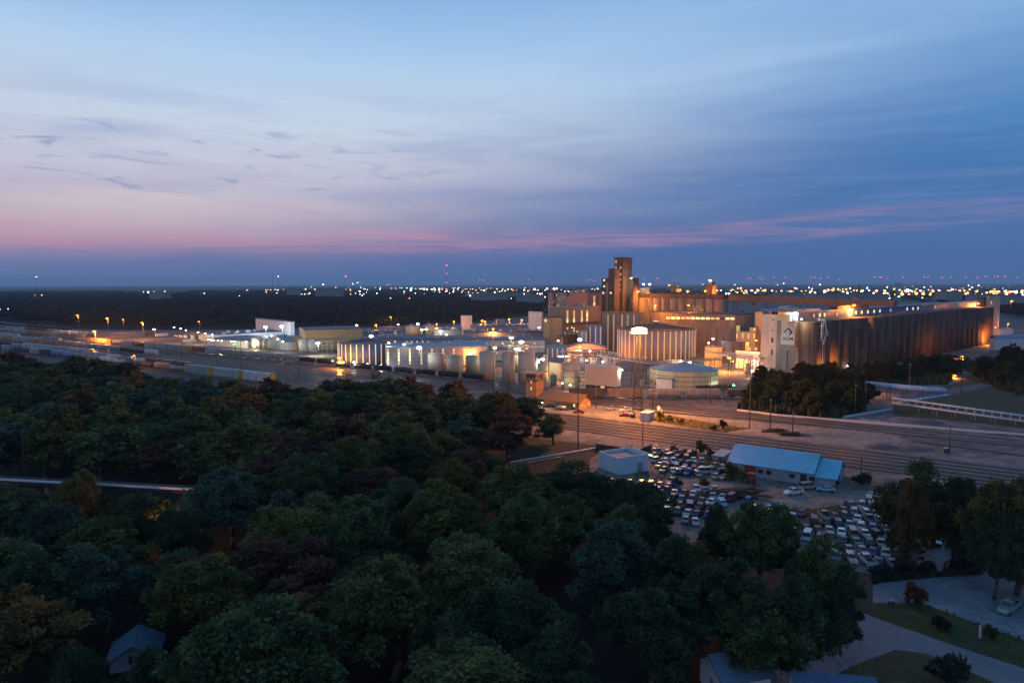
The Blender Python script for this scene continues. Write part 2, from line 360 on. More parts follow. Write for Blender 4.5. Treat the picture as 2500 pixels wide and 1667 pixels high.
# the plant siding that turns to face the camera
def sidetrack(pts):
    for (a, b) in zip(pts[:-1], pts[1:]):
        A = G(*a); B = G(*b); d = (B-A).normalized(); nn = Vector((-d.y, d.x, 0)); mb = MB()
        for side, mi, w, z0, z1 in ((0, 0, 1.5, .01, .13), (-.72, 1, .07, .13, .30), (.72, 1, .07, .13, .30)):
            v = [A+nn*(side-w), A+nn*(side+w), B+nn*(side+w), B+nn*(side-w)]
            mb.add([(p.x, p.y, z0) for p in v]+[(p.x, p.y, z1) for p in v], [(4, 5, 6, 7), (0, 1, 5, 4), (1, 2, 6, 5), (2, 3, 7, 6), (3, 0, 4, 7)], mi)
        tag(mb.build('railway_siding', [M_BALL, M_RAIL]), kind='structure')
sidetrack([(1180, 944), (1420, 966), (1560, 974), (1870, 974)])
sidetrack([(1440, 985), (1620, 1006), (2000, 1040), (2500, 1085)])
sidetrack([(2280, 1062), (2500, 1080)]); sidetrack([(2230, 1076), (2500, 1112)]); sidetrack([(2370, 1050), (2500, 1066)])

# ---------------------------------------------------------------- trees
def crown_mesh(name, seed, nclump, nleaf, leaf, Rx=6.5, z0=1.5, z1=16.0):
    r = np.random.default_rng(seed)
    zc = (z0+z1)/2; hz = (z1-z0)/2
    u = r.normal(size=(nclump, 3)); u /= np.linalg.norm(u, axis=1)[:, None]
    u[:, 2] = np.where(u[:, 2] < -.45, -u[:, 2], u[:, 2])
    # a crown is several leaders of different height and spread, each carrying its own clumps
    nl = int(r.integers(4, 8)); la = r.uniform(0, 6.28, nl); ld = Rx*r.uniform(.18, .62, nl); ld[0] = Rx*.1
    lr = Rx*r.uniform(.30, .56, nl); lr[0] = Rx*.5; lt = z0+(z1-z0)*r.uniform(.52, .93, nl); lt[0] = z1
    li = r.integers(0, nl, nclump); rad = .55+.45*r.random(nclump)
    lh = (lt[li]-z0)*.5
    C = np.stack([np.cos(la[li])*ld[li]+u[:, 0]*rad*lr[li], np.sin(la[li])*ld[li]+u[:, 1]*rad*lr[li], z0+lh*1.05+u[:, 2]*rad*lh*.85], 1)
    cr = Rx*(.10+.17*r.random(nclump)**1.4)
    k = r.integers(0, nclump, nleaf)
    d = r.normal(size=(nleaf, 3)); d /= np.linalg.norm(d, axis=1)[:, None]; d[:, 2] = np.abs(d[:, 2])*.9-.25*(r.random(nleaf) < .5)
    rr_ = (cr[k]*(.55+.5*r.random(nleaf)))[:, None]
    P = C[k]+d*rr_*np.array([.95, .95, 1.25])
    P += r.normal(scale=leaf*.35, size=P.shape)
    # leaf spray: a bent quad pointing outwards
    out = d+.6*r.normal(size=d.shape); out /= np.linalg.norm(out, axis=1)[:, None]
    t = np.cross(out, r.normal(size=d.shape)); t /= np.linalg.norm(t, axis=1)[:, None]+1e-9
    n2 = np.cross(out, t)
    sz = leaf*(.6+.8*r.random(nleaf))[:, None]
    v0 = P-out*sz*.5; v1 = P+t*sz*.36+n2*sz*.12; v2 = P+out*sz*.75; v3 = P-t*sz*.36+n2*sz*.12
    V = np.stack([v0, v1, v2, v3], 1).reshape(-1, 3)
    me = bpy.data.meshes.new(name); me.vertices.add(len(V)); me.vertices.foreach_set('co', V.astype(np.float32).ravel())
    me.loops.add(len(V)); me.loops.foreach_set('vertex_index', np.arange(len(V), dtype=np.int32))
    me.polygons.add(nleaf); me.polygons.foreach_set('loop_start', np.arange(0, 4*nleaf, 4, dtype=np.int32))
    me.update(calc_edges=True); me.materials.append(LEAF); return me
def trunk_mesh(seed):
    r = random.Random(seed); mb = MB(); p = Vector((0, 0, -.2)); rad = .42
    for i in range(4):
        q = p+Vector((r.uniform(-.5, .5), r.uniform(-.5, .5), 2.7)); mb.tube(p, q, rad, 7, 0, rad*.78); p = q; rad *= .78
        if i > 0:
            for j in range(2):
                a = r.uniform(0, 6.28); q2 = p+Vector((math.cos(a)*r.uniform(2, 3.6), math.sin(a)*r.uniform(2, 3.6), r.uniform(1.2, 2.8))); mb.tube(p, q2, rad*.6, 5, 0, rad*.2)
    return mb.mesh('trunk', BARK)
TR = [trunk_mesh(i) for i in range(3)]
NEAR = [crown_mesh('crown', 10+i, 105+8*i, 32000, .36) for i in range(6)]
MID = [crown_mesh('crown', 30+i, 70+5*i, 8000, .68) for i in range(5)]
FAR = [crown_mesh('crown', 50+i, 26, 1300, 1.5) for i in range(4)]
TREES = []      # (x, y) of every trunk, so that scattered trees keep clear of placed ones
GREENS = [(.040, .058, .030), (.034, .056, .034), (.050, .062, .028), (.036, .052, .040), (.030, .048, .028)]
ODD = {'reddish brown': (.062, .036, .027), 'yellow-green': (.062, .068, .028), 'rusty orange': (.085, .056, .024), 'dark green': (.028, .045, .025), 'blue-green': (.036, .060, .046), 'mid green': (.045, .066, .030), 'olive green': (.062, .068, .026)}
def plant_tree(x, y, hgt, rad, label, group=None, colr=None, lod=None, name='broadleaf_tree', cat='tree', low=False, dim=1.0):
    d = math.hypot(x, y)
    lib = NEAR if d < 190 else MID if d < 420 else FAR
    if lod is not None: lib = lod
    root = thing(name, label, cat, (x, y, 0), random.uniform(0, 6.28), group)
    zs = hgt/16.0; xs = rad/6.2; root.scale = (xs, xs*random.uniform(.92, 1.08), zs)
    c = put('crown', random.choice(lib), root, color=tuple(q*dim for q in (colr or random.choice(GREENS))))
    if low: c.location.z = -3.0; c.scale.z = 1.18
    put('trunk', random.choice(TR), root)
    TREES.append((x, y, rad)); return root
def tree_top(px, top, wpx, hgt, label, colr=None, **k):
    P = G(px, top, hgt); rad = wpx/2*P.y/F
    return plant_tree(P.x, P.y, hgt, rad, label, colr=colr, **k)
C_ = ODD
for a in [
 (660, 1452, 460, 19, 'broad domed tree cut off by the bottom edge right of the roofed hollow', C_['mid green']),
 (60, 1330, 300, 17, 'dark tree at the left edge above the hidden bluish house', C_['dark green']),
 (250, 1290, 290, 17, 'feathery blue-green tree above the hidden bluish house', C_['blue-green']),
 (510, 1345, 280, 16.5, 'olive tree with brownish top just up-left of the big domed foreground tree', C_['olive green']),
 (1235, 1372, 290, 16, 'rounded dull green tree at the bottom centre of the wood', C_['dark green']),
 (1070, 1450, 240, 15, 'low dark tree at the bottom, right beside the broad domed tree', C_['dark green']),
 (890, 1200, 270, 18, 'left half of the big paired crown in the middle of the wood', C_['mid green']),
 (1070, 1170, 280, 18, 'big bright-topped tree in the middle of the wood, right one of the pair', C_['olive green']),
 (960, 1340, 250, 15, 'shaded tree directly below the big paired crowns', C_['dark green']),
 (1480, 1262, 270, 17, 'blue-green rounded tree at the front of the wood below the junkyard', C_['blue-green']),
 (1640, 1295, 220, 16, 'dark tree between the blue-green tree and the tall tree below the junkyard', C_['dark green']),
 (1590, 1430, 270, 15, 'dark tree at the bottom, left of the white-walled house roof', C_['dark green']),
 (1385, 1500, 260, 15, 'almost black tree at the bottom edge right of centre', C_['dark green']),
 (1860, 1218, 210, 19, 'tall dark tree standing in front of the dirt lane of the junkyard', C_['mid green']),
 (1745, 1225, 120, 16, 'slimmer tree just left of the tall dark tree by the junkyard', C_['dark green']),
 (2005, 1285, 220, 18, 'dark spreading tree whose crown covers the lower left corner of the car rows', C_['mid green']),
 (1780, 1350, 260, 17, 'broad dark tree in the mass left of the gravel lot', C_['dark green']),
 (1950, 1405, 250, 16.5, 'lowest broad tree overhanging the road junction', C_['dark green']),
 (2060, 1390, 140, 13, 'small tree at the left end of the gravel lot', C_['dark green']),
 (1250, 1128, 260, 18, 'dull green tree below the overhead pipe, left of the parapet roof', C_['olive green']),
 (1410, 1112, 250, 16.5, 'dark tree directly in front of the flat roofed white building', C_['dark green']),
 (1535, 1163, 190, 15, 'dark tree with car reflections glinting through, left of the junkyard', C_['dark green']),
 (560, 1132, 250, 18, 'pale blue-green tree right of the gap showing the road barrier', C_['blue-green']),
 (690, 1180, 180, 16, 'dark blue-green tree beside the deep shadow left of centre', C_['blue-green']),
 (205, 1138, 150, 16, 'yellow-green tree rising over the road barrier at the left', C_['yellow-green']),
 (70, 1205, 190, 14, 'dark tree in the left corner below the road barrier', C_['dark green']),
 (330, 1212, 190, 14, 'low tree in front of the gap showing the road barrier', C_['dark green']),
 (420, 1235, 160, 14, 'low dark tree beside the orange lamp glow', C_['dark green']),
 (850, 1058, 210, 18, 'brownish green tree high in the middle of the wood', C_['olive green']),
 (740, 1092, 190, 17, 'dull green tree left of the brownish one in the middle of the wood', C_['mid green']),
 (990, 1060, 190, 17, 'dark tree right of the brownish one in the middle of the wood', C_['dark green']),
 (1140, 1085, 200, 16, 'tree with a reddish tinge left of the overhead pipe', C_['reddish brown']),
 (1290, 962, 130, 15, 'dark tree at the right tip of the wood beside the depot yard', C_['dark green']),
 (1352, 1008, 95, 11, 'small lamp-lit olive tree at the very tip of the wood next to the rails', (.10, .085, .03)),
 (1215, 950, 130, 16, 'dark tree in front of the depot tower', C_['dark green']),
 (1240, 1010, 150, 15, 'reddish dark tree below the depot yard', C_['reddish brown']),
 (1585, 1205, 150, 15, 'dark tree covering the left end of the car packs', C_['dark green']),
 (1510, 1225, 180, 15, 'dull green tree below the parapet building', C_['mid green']),
 (1700, 1318, 180, 14, 'dull green tree filling the hollow below the car packs', C_['olive green']),
 (1655, 1400, 220, 14, 'dark tree above the white-gabled house', C_['dark green']),
 (1845, 1440, 220, 14, 'mid green tree right above the white-gabled house', C_['mid green']),
 (1497, 1138, 165, 15, 'dark tree half covering the white parapet building', C_['dark green']),
 (15, 1199, 150, 10, 'low tree in the corner just below the bridge parapet', C_['dark green']),
 (118, 1203, 120, 10, 'second low tree just below the bridge parapet', C_['blue-green']),
 (292, 1206, 130, 10, 'third low tree just below the bridge parapet', C_['dark green']),
 (392, 1208, 140, 10, 'fourth low tree just below the bridge parapet', C_['mid green']),
 (345, 1560, 170, 11, 'small dark tree right of the hidden bluish roof', C_['dark green']),
 (165, 1570, 150, 11, 'small dark tree left of the hidden bluish roof', C_['dark green']),
]:
    tree_top(*a)
tree_top(2285, 1090, 240, 22, 'tall spreading tree with yellowing left side standing alone in the junkyard', (.040, .050, .024), low=True)
tree_top(2225, 1150, 110, 19, 'smaller orange-brown tree leaning against the lone junkyard tree', (.060, .044, .022), low=True)
tree_top(2350, 1150, 120, 18, 'dark narrow tree touching the right side of the lone junkyard tree', C_['dark green'], low=True)
tree_top(2500, 1140, 230, 23, 'tall dark tree filling the right edge above the gravel lot', C_['olive green'], low=True)
tree_top(2440, 1230, 150, 17, 'lower dark tree in front of the tall one at the right edge', C_['dark green'], low=True)
def inpoly(x, y, poly):
    c = False; j = len(poly)-1
    for i in range(len(poly)):
        xi, yi = poly[i]; xj, yj = poly[j]
        if (yi > y) != (yj > y) and x < (xj-xi)*(y-yi)/(yj-yi)+xi: c = not c
        j = i
    return c
def wpoly(pts): return [(G(*p).x, G(*p).y) for p in pts]
WOODPX = [(-330, 905), (0, 912), (200, 925), (330, 952), (560, 992), (720, 1000), (900, 988), (1060, 996), (1240, 1050), (1290, 1085), (1400, 1130), (1500, 1200), (1620, 1345), (1900, 1380), (2120, 1420), (2040, 1500), (1985, 1570), (1870, 1640), (1780, 1800), (900, 2600), (-900, 2300)]
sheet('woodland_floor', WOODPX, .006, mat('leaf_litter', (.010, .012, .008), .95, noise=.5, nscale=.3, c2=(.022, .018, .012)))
WOOD = wpoly([(-330, 905), (0, 912), (200, 925), (330, 952), (560, 992), (720, 1000), (900, 988), (1060, 996), (1240, 1050), (1290, 1085), (1180, 1130), (1260, 1200), (1450, 1300), (1600, 1400), (1900, 1450), (1985, 1500), (1800, 1560), (1630, 1640), (1480, 1900), (900, 2300), (-600, 1900)])
GAPS = [wpoly([(-80, 1192), (270, 1200), (270, 1218), (-80, 1212)]), wpoly([(270, 1198), (460, 1206), (450, 1235), (280, 1228)]), wpoly([(1150, 1118), (1480, 1085), (1480, 1100), (1180, 1140)]), wpoly([(150, 1480), (400, 1480), (430, 1950), (120, 1950)])]
cells = []
step = 14.6; y = 62
row = 0
while y < 520:
    row += 1; x = -400+((row % 2)*step/2)
    while x < 120:
        X = x+random.uniform(-3.6, 3.6); Y = y+random.uniform(-3.2, 3.2)
        px, py = pxof(Vector((X, Y, 10)))
        if inpoly(X, Y, WOOD) and not any(inpoly(X, Y, g) for g in GAPS) and -140 < px < 2300 and py < 1800 and not (px < 520 and Y < 172 and py < 1190):
            if all(math.hypot(X-t[0], Y-t[1]) > .62*(t[2]+5.5) for t in TREES[:60]): cells.append((X, Y, row))
        x += step
    y += step*(1+y/1500)
print('wood trees', len(cells))
def zone(py):
    return ('wood fringe by rail yard', 'back of the wood', 'middle of the wood', 'front half of wood', 'nearest part of wood')[0 if py < 930 else 1 if py < 985 else 2 if py < 1080 else 3 if py < 1250 else 4]
tmp = []
for X, Y, row in cells:
    hgt = random.uniform(11.5, 19.0) - (2.0 if Y > 300 else 0)
    px, py = pxof(Vector((X, Y, hgt))); k = random.random()
    cn = 'reddish brown' if k < .06 else 'yellow-green' if k < .12 else 'rusty orange' if k < .14 else 'blue-green' if k < .32 else 'olive green' if k < .60 else 'mid green' if k < .8 else 'dark green'
    tmp.append((zone(py), px, X, Y, hgt, cn))
tmp.sort(key=lambda t: (t[0], t[1]))
cnt = {}
for z, px, X, Y, hgt, cn in tmp:
    cnt[(z, cn)] = cnt.get((z, cn), 0)+1
    c = ODD[cn]; f = random.uniform(.8, 1.2)
    plant_tree(X, Y, hgt, random.uniform(8.2, 12.4), '%s tree, %s from left of such, %s' % (cn, ordi(cnt[(z, cn)]), z), 'trees of the near wood', tuple(v*f for v in c))
# tree belts between the tracks and the long silo row, and at the right edge
belt = []
for poly, n, hh, tagname in ((wpoly([(1800, 1000), (1850, 950), (1980, 940), (2110, 955), (2110, 1005), (2040, 1022), (1900, 1012)]), 24, (12, 16), 'dark thicket below the banner wall'),
                        (wpoly([(1970, 948), (2100, 925), (2330, 893), (2330, 922), (2200, 938), (2000, 962)]), 22, (9, 13), 'belt at the foot of the silo row'),
                        (wpoly([(2330, 885), (2700, 860), (2700, 950), (2480, 955), (2400, 935)]), 20, (11, 16), 'clump beyond the pipe bridge')):
    xs = [p[0] for p in poly]; ys = [p[1] for p in poly]; k = 0; tries = 0; loc = []
    while k < n and tries < 4000:
        tries += 1; X = random.uniform(min(xs), max(xs)); Y = random.uniform(min(ys), max(ys))
        if inpoly(X, Y, poly) and all(math.hypot(X-a, Y-b) > 7.5 for a, b in loc): loc.append((X, Y)); k += 1
    loc.sort(key=lambda p: pxof(Vector((p[0], p[1], 8)))[0])
    for i, (X, Y) in enumerate(loc):
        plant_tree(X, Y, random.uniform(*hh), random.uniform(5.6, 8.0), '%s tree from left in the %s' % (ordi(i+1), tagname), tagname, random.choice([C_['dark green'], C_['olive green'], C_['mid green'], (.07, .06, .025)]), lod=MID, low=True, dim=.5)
# bushes and weeds
BUSH = [crown_mesh('foliage', 70+i, 16, 1500, .34, 1.6, .1, 2.6) for i in range(3)]
def bush(px, py, s, label, colr, group=None):
    P = G(px, py); o = put('bush', random.choice(BUSH), loc=(P.x, P.y, 0), color=colr); o.scale = (s, s, s); tag(o, label, 'bush', group); return o
BU = [(1785, 1170, 1.9, 'tall olive bush in front of the blue-roofed shed beside its red door', (.075, .065, .022)), (1812, 1178, 1.4, 'yellowish bush between the red door and the red tractor', (.10, .085, .025)),
      (1880, 1162, 1.5, 'dark bush against the middle of the shed wall', (.05, .035, .03)), (1898, 1158, 1.6, 'dark green bush right of the shed wall middle', (.045, .05, .02)),
      (1976, 1182, 1.1, 'small bush at the shed wall near the lower roof section', (.035, .045, .03)), (2035, 1190, 1.2, 'dark bush by the gable end of the shed', (.03, .035, .03)), (2105, 1185, 1.8, 'dark bushy clump behind the shed gable', (.03, .04, .035)),
      (1712, 1108, 1.7, 'bush beside the tracks left of the small grey shed', (.075, .07, .025)), (1735, 1118, 1.2, 'low weedy bush just left of the small grey shed', (.08, .07, .02)),
      (1690, 1118, 1.3, 'weedy bush behind the parked junk cars', (.07, .07, .022)), (1668, 1112, 1.1, 'low bush between the junk cars and tracks', (.08, .075, .02)), (1645, 1106, 1.0, 'small bush near the utility pole by the tracks', (.09, .07, .02)),
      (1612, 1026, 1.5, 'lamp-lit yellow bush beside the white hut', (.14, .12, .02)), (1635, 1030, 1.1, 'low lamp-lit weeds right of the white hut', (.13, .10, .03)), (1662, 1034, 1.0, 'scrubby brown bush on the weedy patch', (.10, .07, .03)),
      (1765, 1046, 1.3, 'dark scrub at the right of the weedy patch', (.04, .035, .025)), (1742, 1050, 1.0, 'low scrub beside the dark scrub on the weedy patch', (.05, .04, .03)),
      (2236, 1482, 1.6, 'reddish bush between the gravel lot and the lawn', (.07, .04, .022)), (2290, 1534, .8, 'dark low shrub on the lawn', (.02, .025, .018)), (2308, 1540, .8, 'second dark low shrub on the lawn, nearer the white post', (.022, .024, .018)),
      (2316, 1664, 1.9, 'rounded dark shrub on the front lawn below the road', (.022, .034, .028)), (2420, 1562, .9, 'green shrub right of the white lawn post', (.035, .05, .022)),
      (2210, 1405, 1.6, 'dark bush at the far edge of the gravel lot', (.03, .03, .025)), (2260, 1402, 1.3, 'dark bush beside the pale shed at the lot edge', (.028, .03, .025)), (2350, 1398, 1.8, 'dark bush under the lone tree by the lot edge', (.03, .028, .025)), (2150, 1410, 1.4, 'dark bush at the left corner of the gravel lot', (.03, .032, .028)),
      (1720, 1190, 1.0, 'green bush between the junk cars near the lane', (.06, .065, .02)), (1655, 1192, 1.1, 'bush growing among the junk cars', (.06, .06, .02)), (1830, 1290, 2.2, 'dark shrub mass below the lane', (.035, .04, .022)), (1530, 1110, 1.5, 'dry bush behind the white building', (.08, .06, .03))]
for b in BU: bush(*b)
def leafstuff(name, pts, n, size, hgt, colr, label):
    poly = wpoly(pts); xs = [p[0] for p in poly]; ys = [p[1] for p in poly]; mb = MB(); k = 0
    while k < n:
        X = random.uniform(min(xs), max(xs)); Y = random.uniform(min(ys), max(ys))
        if not inpoly(X, Y, poly): continue
        k += 1; a = random.uniform(0, 3.14); h = hgt*random.uniform(.3, 1); w = size*random.uniform(.5, 1)
        dx, dy = math.cos(a)*w, math.sin(a)*w; ox, oy = random.uniform(-.3, .3), random.uniform(-.3, .3)
        mb.add([(X-dx, Y-dy, .02), (X+dx, Y+dy, .02), (X+dx*.5+ox, Y+dy*.5+oy, h), (X-dx*.5+ox, Y-dy*.5+oy, h*.8)], [(0, 1, 2, 3)])
    o = mb.build(name, LEAF, color=colr); tag(o, label, kind='stuff'); return o
leafstuff('weeds', [(1590, 1100), (1790, 1128), (1770, 1145), (1700, 1140), (1620, 1112)], 1500, .25, .8, (.09, .075, .025), 'weeds between the junk cars and the main tracks')
leafstuff('weeds', [(1590, 1018), (1640, 1015), (1730, 1032), (1830, 1046), (1770, 1056), (1600, 1030)], 1500, .2, .6, (.11, .08, .03), 'dry weeds on the patch right of the white hut')
leafstuff('weeds', [(1860, 1232), (1990, 1242), (2120, 1222), (2200, 1232), (2120, 1250), (1980, 1262), (1880, 1250)], 1500, .18, .45, (.13, .08, .035), 'dry orange grass along the dirt lane')
leafstuff('grass', [(2131, 1471), (2216, 1471), (2388, 1522), (2500, 1562), (2560, 1590), (2500, 1625), (2319, 1568), (2137, 1504)], 2500, .09, .16, (.06, .075, .025), 'rough lawn between the gravel lot and the road')
leafstuff('weeds', [(1550, 1150), (1620, 1155), (1640, 1165), (1600, 1200), (1550, 1190)], 700, .2, .5, (.09, .07, .03), 'dry grass around the left end of the lane')
leafstuff('undergrowth', [(2130, 1395), (2400, 1380), (2400, 1402), (2250, 1412), (2130, 1425)], 1500, .4, 1.3, (.03, .032, .028), 'dark undergrowth along the top of the gravel lot')
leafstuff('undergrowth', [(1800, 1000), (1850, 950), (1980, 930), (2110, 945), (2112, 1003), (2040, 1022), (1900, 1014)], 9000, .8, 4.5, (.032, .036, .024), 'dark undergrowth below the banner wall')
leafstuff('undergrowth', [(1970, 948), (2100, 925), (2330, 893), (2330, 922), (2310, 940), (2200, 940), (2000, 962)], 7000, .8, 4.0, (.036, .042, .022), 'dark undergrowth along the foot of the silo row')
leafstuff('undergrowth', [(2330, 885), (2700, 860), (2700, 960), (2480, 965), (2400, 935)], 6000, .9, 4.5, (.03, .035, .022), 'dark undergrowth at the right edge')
# far woodland: one mass of crowns to the horizon
def far_wood():
    proto = crown_mesh('proto', 99, 14, 120, 2.5); V = np.empty(len(proto.vertices)*3, np.float32); proto.vertices.foreach_get('co', V); V = V.reshape(-1, 3); bpy.data.meshes.remove(proto)
    VN = yardline
    pos = []; d = 560.0
    r = np.random.default_rng(5)
    while d < 6500:
        cell = 11.5*max(1.0, d/700)**.95; nth = int(1.45*d/cell)
        for i in range(nth):
            th = -.72+1.44*(i+r.random())/nth; dd = d+r.uniform(0, cell); X = dd*math.sin(th); Y = dd*math.cos(th)
            pos.append((X, Y, min(2.2, cell/11.5)))
        d += cell*.95
    out = []
    for X, Y, s in pos:
        px, py = pxof(Vector((X, Y, 0)))
        if not (-80 < px < 2580): continue
        # the front edge of the wood follows the plant
        lim = np.interp(px, [-80, 0, 200, 420, 700, 900, 1150, 1350, 1500, 1900, 2050, 2300, 2600], [781, 784, 802, 805, 800, 800, 788, 765, 735, 724, 724, 745, 800])
        if py > lim: continue
        if px > 1480 and py < 712 and r.random() < .5: continue
        # clearings with yards and roofs
        if 1130 < px < 1300 and 716 < py < 732: continue
        if px > 1650 and 704 < py < 742 and r.random() < .8: continue
        if 300 < px < 460 and 708 < py < 716: continue
        if px > 2180 and 735 < py < 760 and r.random() < .5: continue
        out.append((X, Y, s))
    print('far crowns', len(out))
    A = []
    for X, Y, s in out:
        hz = r.uniform(.75, 1.15); xy = s*r.uniform(.85, 1.3)
        a = r.uniform(0, 6.28); c, sn = math.cos(a), math.sin(a)
        Q = V.copy(); Q[:, 0], Q[:, 1] = (V[:, 0]*c-V[:, 1]*sn)*xy+X, (V[:, 0]*sn+V[:, 1]*c)*xy+Y; Q[:, 2] *= hz
        A.append(Q)
    A = np.concatenate(A); nf = len(A)//4
    me = bpy.data.meshes.new('woodland'); me.vertices.add(len(A)); me.vertices.foreach_set('co', A.ravel())
    me.loops.add(len(A)); me.loops.foreach_set('vertex_index', np.arange(len(A), dtype=np.int32))
    me.polygons.add(nf); me.polygons.foreach_set('loop_start', np.arange(0, 4*nf, 4, dtype=np.int32)); me.update(calc_edges=True); me.materials.append(mat('far_foliage', (.016, .026, .020), .95, noise=.4, nscale=.006, c2=(.020, .029, .024)))
    tag(put('woodland', me), 'dark woodland stretching from the rail yard to the horizon', kind='stuff')
yardline = None
far_wood()
# ---------------------------------------------------------------- buildings
class B: pass
def bld(name, label, cat, px, py, rx, lx, top, yaw, m, Y=None, group=None, body='wall', build=True, z0=0.0, bmax=110.0):
    C = GY(px, Y) if Y else G(px, py)
    b = B(); b.C = C; b.yaw = yaw; b.u = Vector((math.cos(yaw), math.sin(yaw), 0)); b.v = Vector((-math.sin(yaw), math.cos(yaw), 0))
    b.a = reach(C, b.u, rx); b.b = reach(C, b.v, lx); b.h = topz(C, top)
    if not (0 < b.b < bmax): b.b = 34.0
    if b.a <= 0: b.a = 10.0
    b.root = thing(name, label, cat, C, yaw, group)
    if build: MB().box(0, b.a, 0, b.b, z0, b.h).build(body, m, b.root)
    return b
def fx(b, face, px): return reach(b.C, b.u if face == 'R' else b.v, px)
def fz(b, face, px, py):
    d = fx(b, face, px); return topz(b.C+(b.u if face == 'R' else b.v)*d, py)
def pane(b, face, px, py0, py1, wpx, m, name='window', proud=.14):
    """a window on the right (R) or left (L) face, placed where column px meets it"""
    d = fx(b, face, px); zt = fz(b, face, px, py0); zb = max(.3, fz(b, face, px, py1)); P = b.C+(b.u if face == 'R' else b.v)*d
    w = abs(fx(b, face, px+wpx/2.0)-fx(b, face, px-wpx/2.0))/2
    w = max(.25, w)
    mb = MB()
    if face == 'R': mb.box(d-w, d+w, -proud, .04, zb, zt)
    else: mb.box(-proud, .04, d-w, d+w, zb, zt)
    return mb.build(name, m, b.root)
def roofslab(b, m, t=.5, over=.4, name='roof'):
    return MB().box(-over, b.a+over, -over, b.b+over, b.h+.003, b.h+t).build(name, m, b.root)
def strips(b, face, pxs, py0, py1, wpx, m, name='strip_window'):
    for p in pxs: pane(b, face, p, py0, py1, wpx, m, name)
def seg_strips(b, face, px, py0, py1, wpx, n, bright):     # a tall strip window of n panes, some lit brighter
    for i in range(n):
        a = py0+(py1-py0)*i/n; pane(b, face, px, a+.2*(py1-py0)/n, a+(py1-py0)/n, wpx, WIN if i in bright else WIN2, 'strip_window')
def gable(b, m, rise, axis='R', over=.6, name='roof'):
    """gabled roof; axis R: ridge runs along the right face"""
    mb = MB()
    if axis == 'R':
        o = over; mb.prismx([(-o, b.h-.15), (b.b/2, b.h+rise), (b.b+o, b.h-.15), (b.b+o, b.h+.1), (b.b/2, b.h+rise+.3), (-o, b.h+.1)][::-1], -o, b.a+o)
        mw = MB().prismx([(0.02, b.h), (b.b/2, b.h+rise-.06), (b.b-.02, b.h)][::-1], .02, b.a-.02)
    else:
        o = over; mb.prism([(-o, b.h-.15), (b.a/2, b.h+rise), (b.a+o, b.h-.15), (b.a+o, b.h+.1), (b.a/2, b.h+rise+.3), (-o, b.h+.1)], -o, b.b+o)
        mw = MB().prism([(0.02, b.h), (b.a/2, b.h+rise-.06), (b.a-.02, b.h)], .02, b.b-.02)
    return mb.build(name, m, b.root), mw
def tank(name, label, px, base, wpx, top, m, rise=1.2, Y=None, roofm=None, n=32, ribs=0, ribm=None, rings=0, ladder=False, cat='tank', group=None, ribw=.35, facet=False):
    P = GY(px, Y) if Y else G(px, base); r = wpx/2*P.y/F; r *= 1+r/P.y
    C = P+Vector((0, r, 0)); root = thing(name, label, cat, C, 0, group); h = topz(P, top)
    mb = MB(); mb.cyl(0, 0, 0, h, r, n if not facet else facet); 
    if facet: mb.smooth = [False]*len(mb.smooth)
    mb.build('wall', m, root)
    rb = MB().cyl(0, 0, h+.003, h+rise, r+.15, n if not facet else facet, 0, r*.08); 
    if facet: rb.smooth = [False]*len(rb.smooth)
    rb.build('roof', roofm or m, root)
    MB().cyl(0, 0, h+rise, h+rise+.9, max(.4, r*.07), 10).build('vent', STEEL, root)
    for i in range(ribs):
        a = math.pi+math.pi*(i+.5)/ribs
        if ribm is None: continue
        x, y = math.cos(a)*r, math.sin(a)*r; k = MB(); t = Vector((-math.sin(a), math.cos(a), 0))*ribw; o = Vector((math.cos(a), math.sin(a), 0))*.22; q = Vector((x, y, 0))
        v = [q-t-o, q+t-o, q+t+o, q-t+o]; k.add([(p.x, p.y, .4) for p in v]+[(p.x, p.y, h-.4) for p in v], [(4, 5, 6, 7), (0, 1, 5, 4), (1, 2, 6, 5), (2, 3, 7, 6), (3, 0, 4, 7)])
        k.build('strip_panel', ribm, root)
    if rings:
        k = MB()
        for i in range(1, rings+1): k.cyl(0, 0, h*i/(rings+1)-.12, h*i/(rings+1)+.12, r+.14, n if not facet else facet, caps=False)
        k.build('ring', PMETAL, root)
    if ladder:
        k = MB(); turns = 14
        for i in range(turns):
            a0 = -2.4+1.7*i/turns; a1 = -2.4+1.7*(i+1)/turns; z0 = h*i/turns; z1 = h*(i+1)/turns
            k.tube((math.cos(a0)*(r+.6), math.sin(a0)*(r+.6), z0+.4), (math.cos(a1)*(r+.6), math.sin(a1)*(r+.6), z1+.4), .22, 5)
        k.build('stair', STEEL, root)
    if h > 4:
        k = MB()
        for i in range(n//2):
            a0 = math.pi+2*math.pi*i/n; a1 = math.pi+2*math.pi*(i+1)/n
            k.tube((math.cos(a0)*r, math.sin(a0)*r, h+1.0), (math.cos(a1)*r, math.sin(a1)*r, h+1.0), .06, 4); k.tube((math.cos(a0)*r, math.sin(a0)*r, h), (math.cos(a0)*r, math.sin(a0)*r, h+1.0), .05, 4)
        k.build('handrail', STEEL, root)
    root['h'] = h; return root
def roof_clutter(b, n, seed):
    r = random.Random(seed)
    for i in range(n):
        x = r.uniform(.12, .88)*b.a; y = r.uniform(.12, .88)*b.b; w = r.uniform(.8, 2.2)
        if r.random() < .6: MB().box(x-w, x+w, y-w*.7, y+w*.7, b.h+.1, b.h+r.uniform(1.2, 2.6)).build('rooftop_unit', STEEL, b.root)
        else: MB().cyl(x, y, b.h+.1, b.h+r.uniform(1.5, 4), r.uniform(.25, .6), 10).build('vent_pipe', STEEL, b.root)

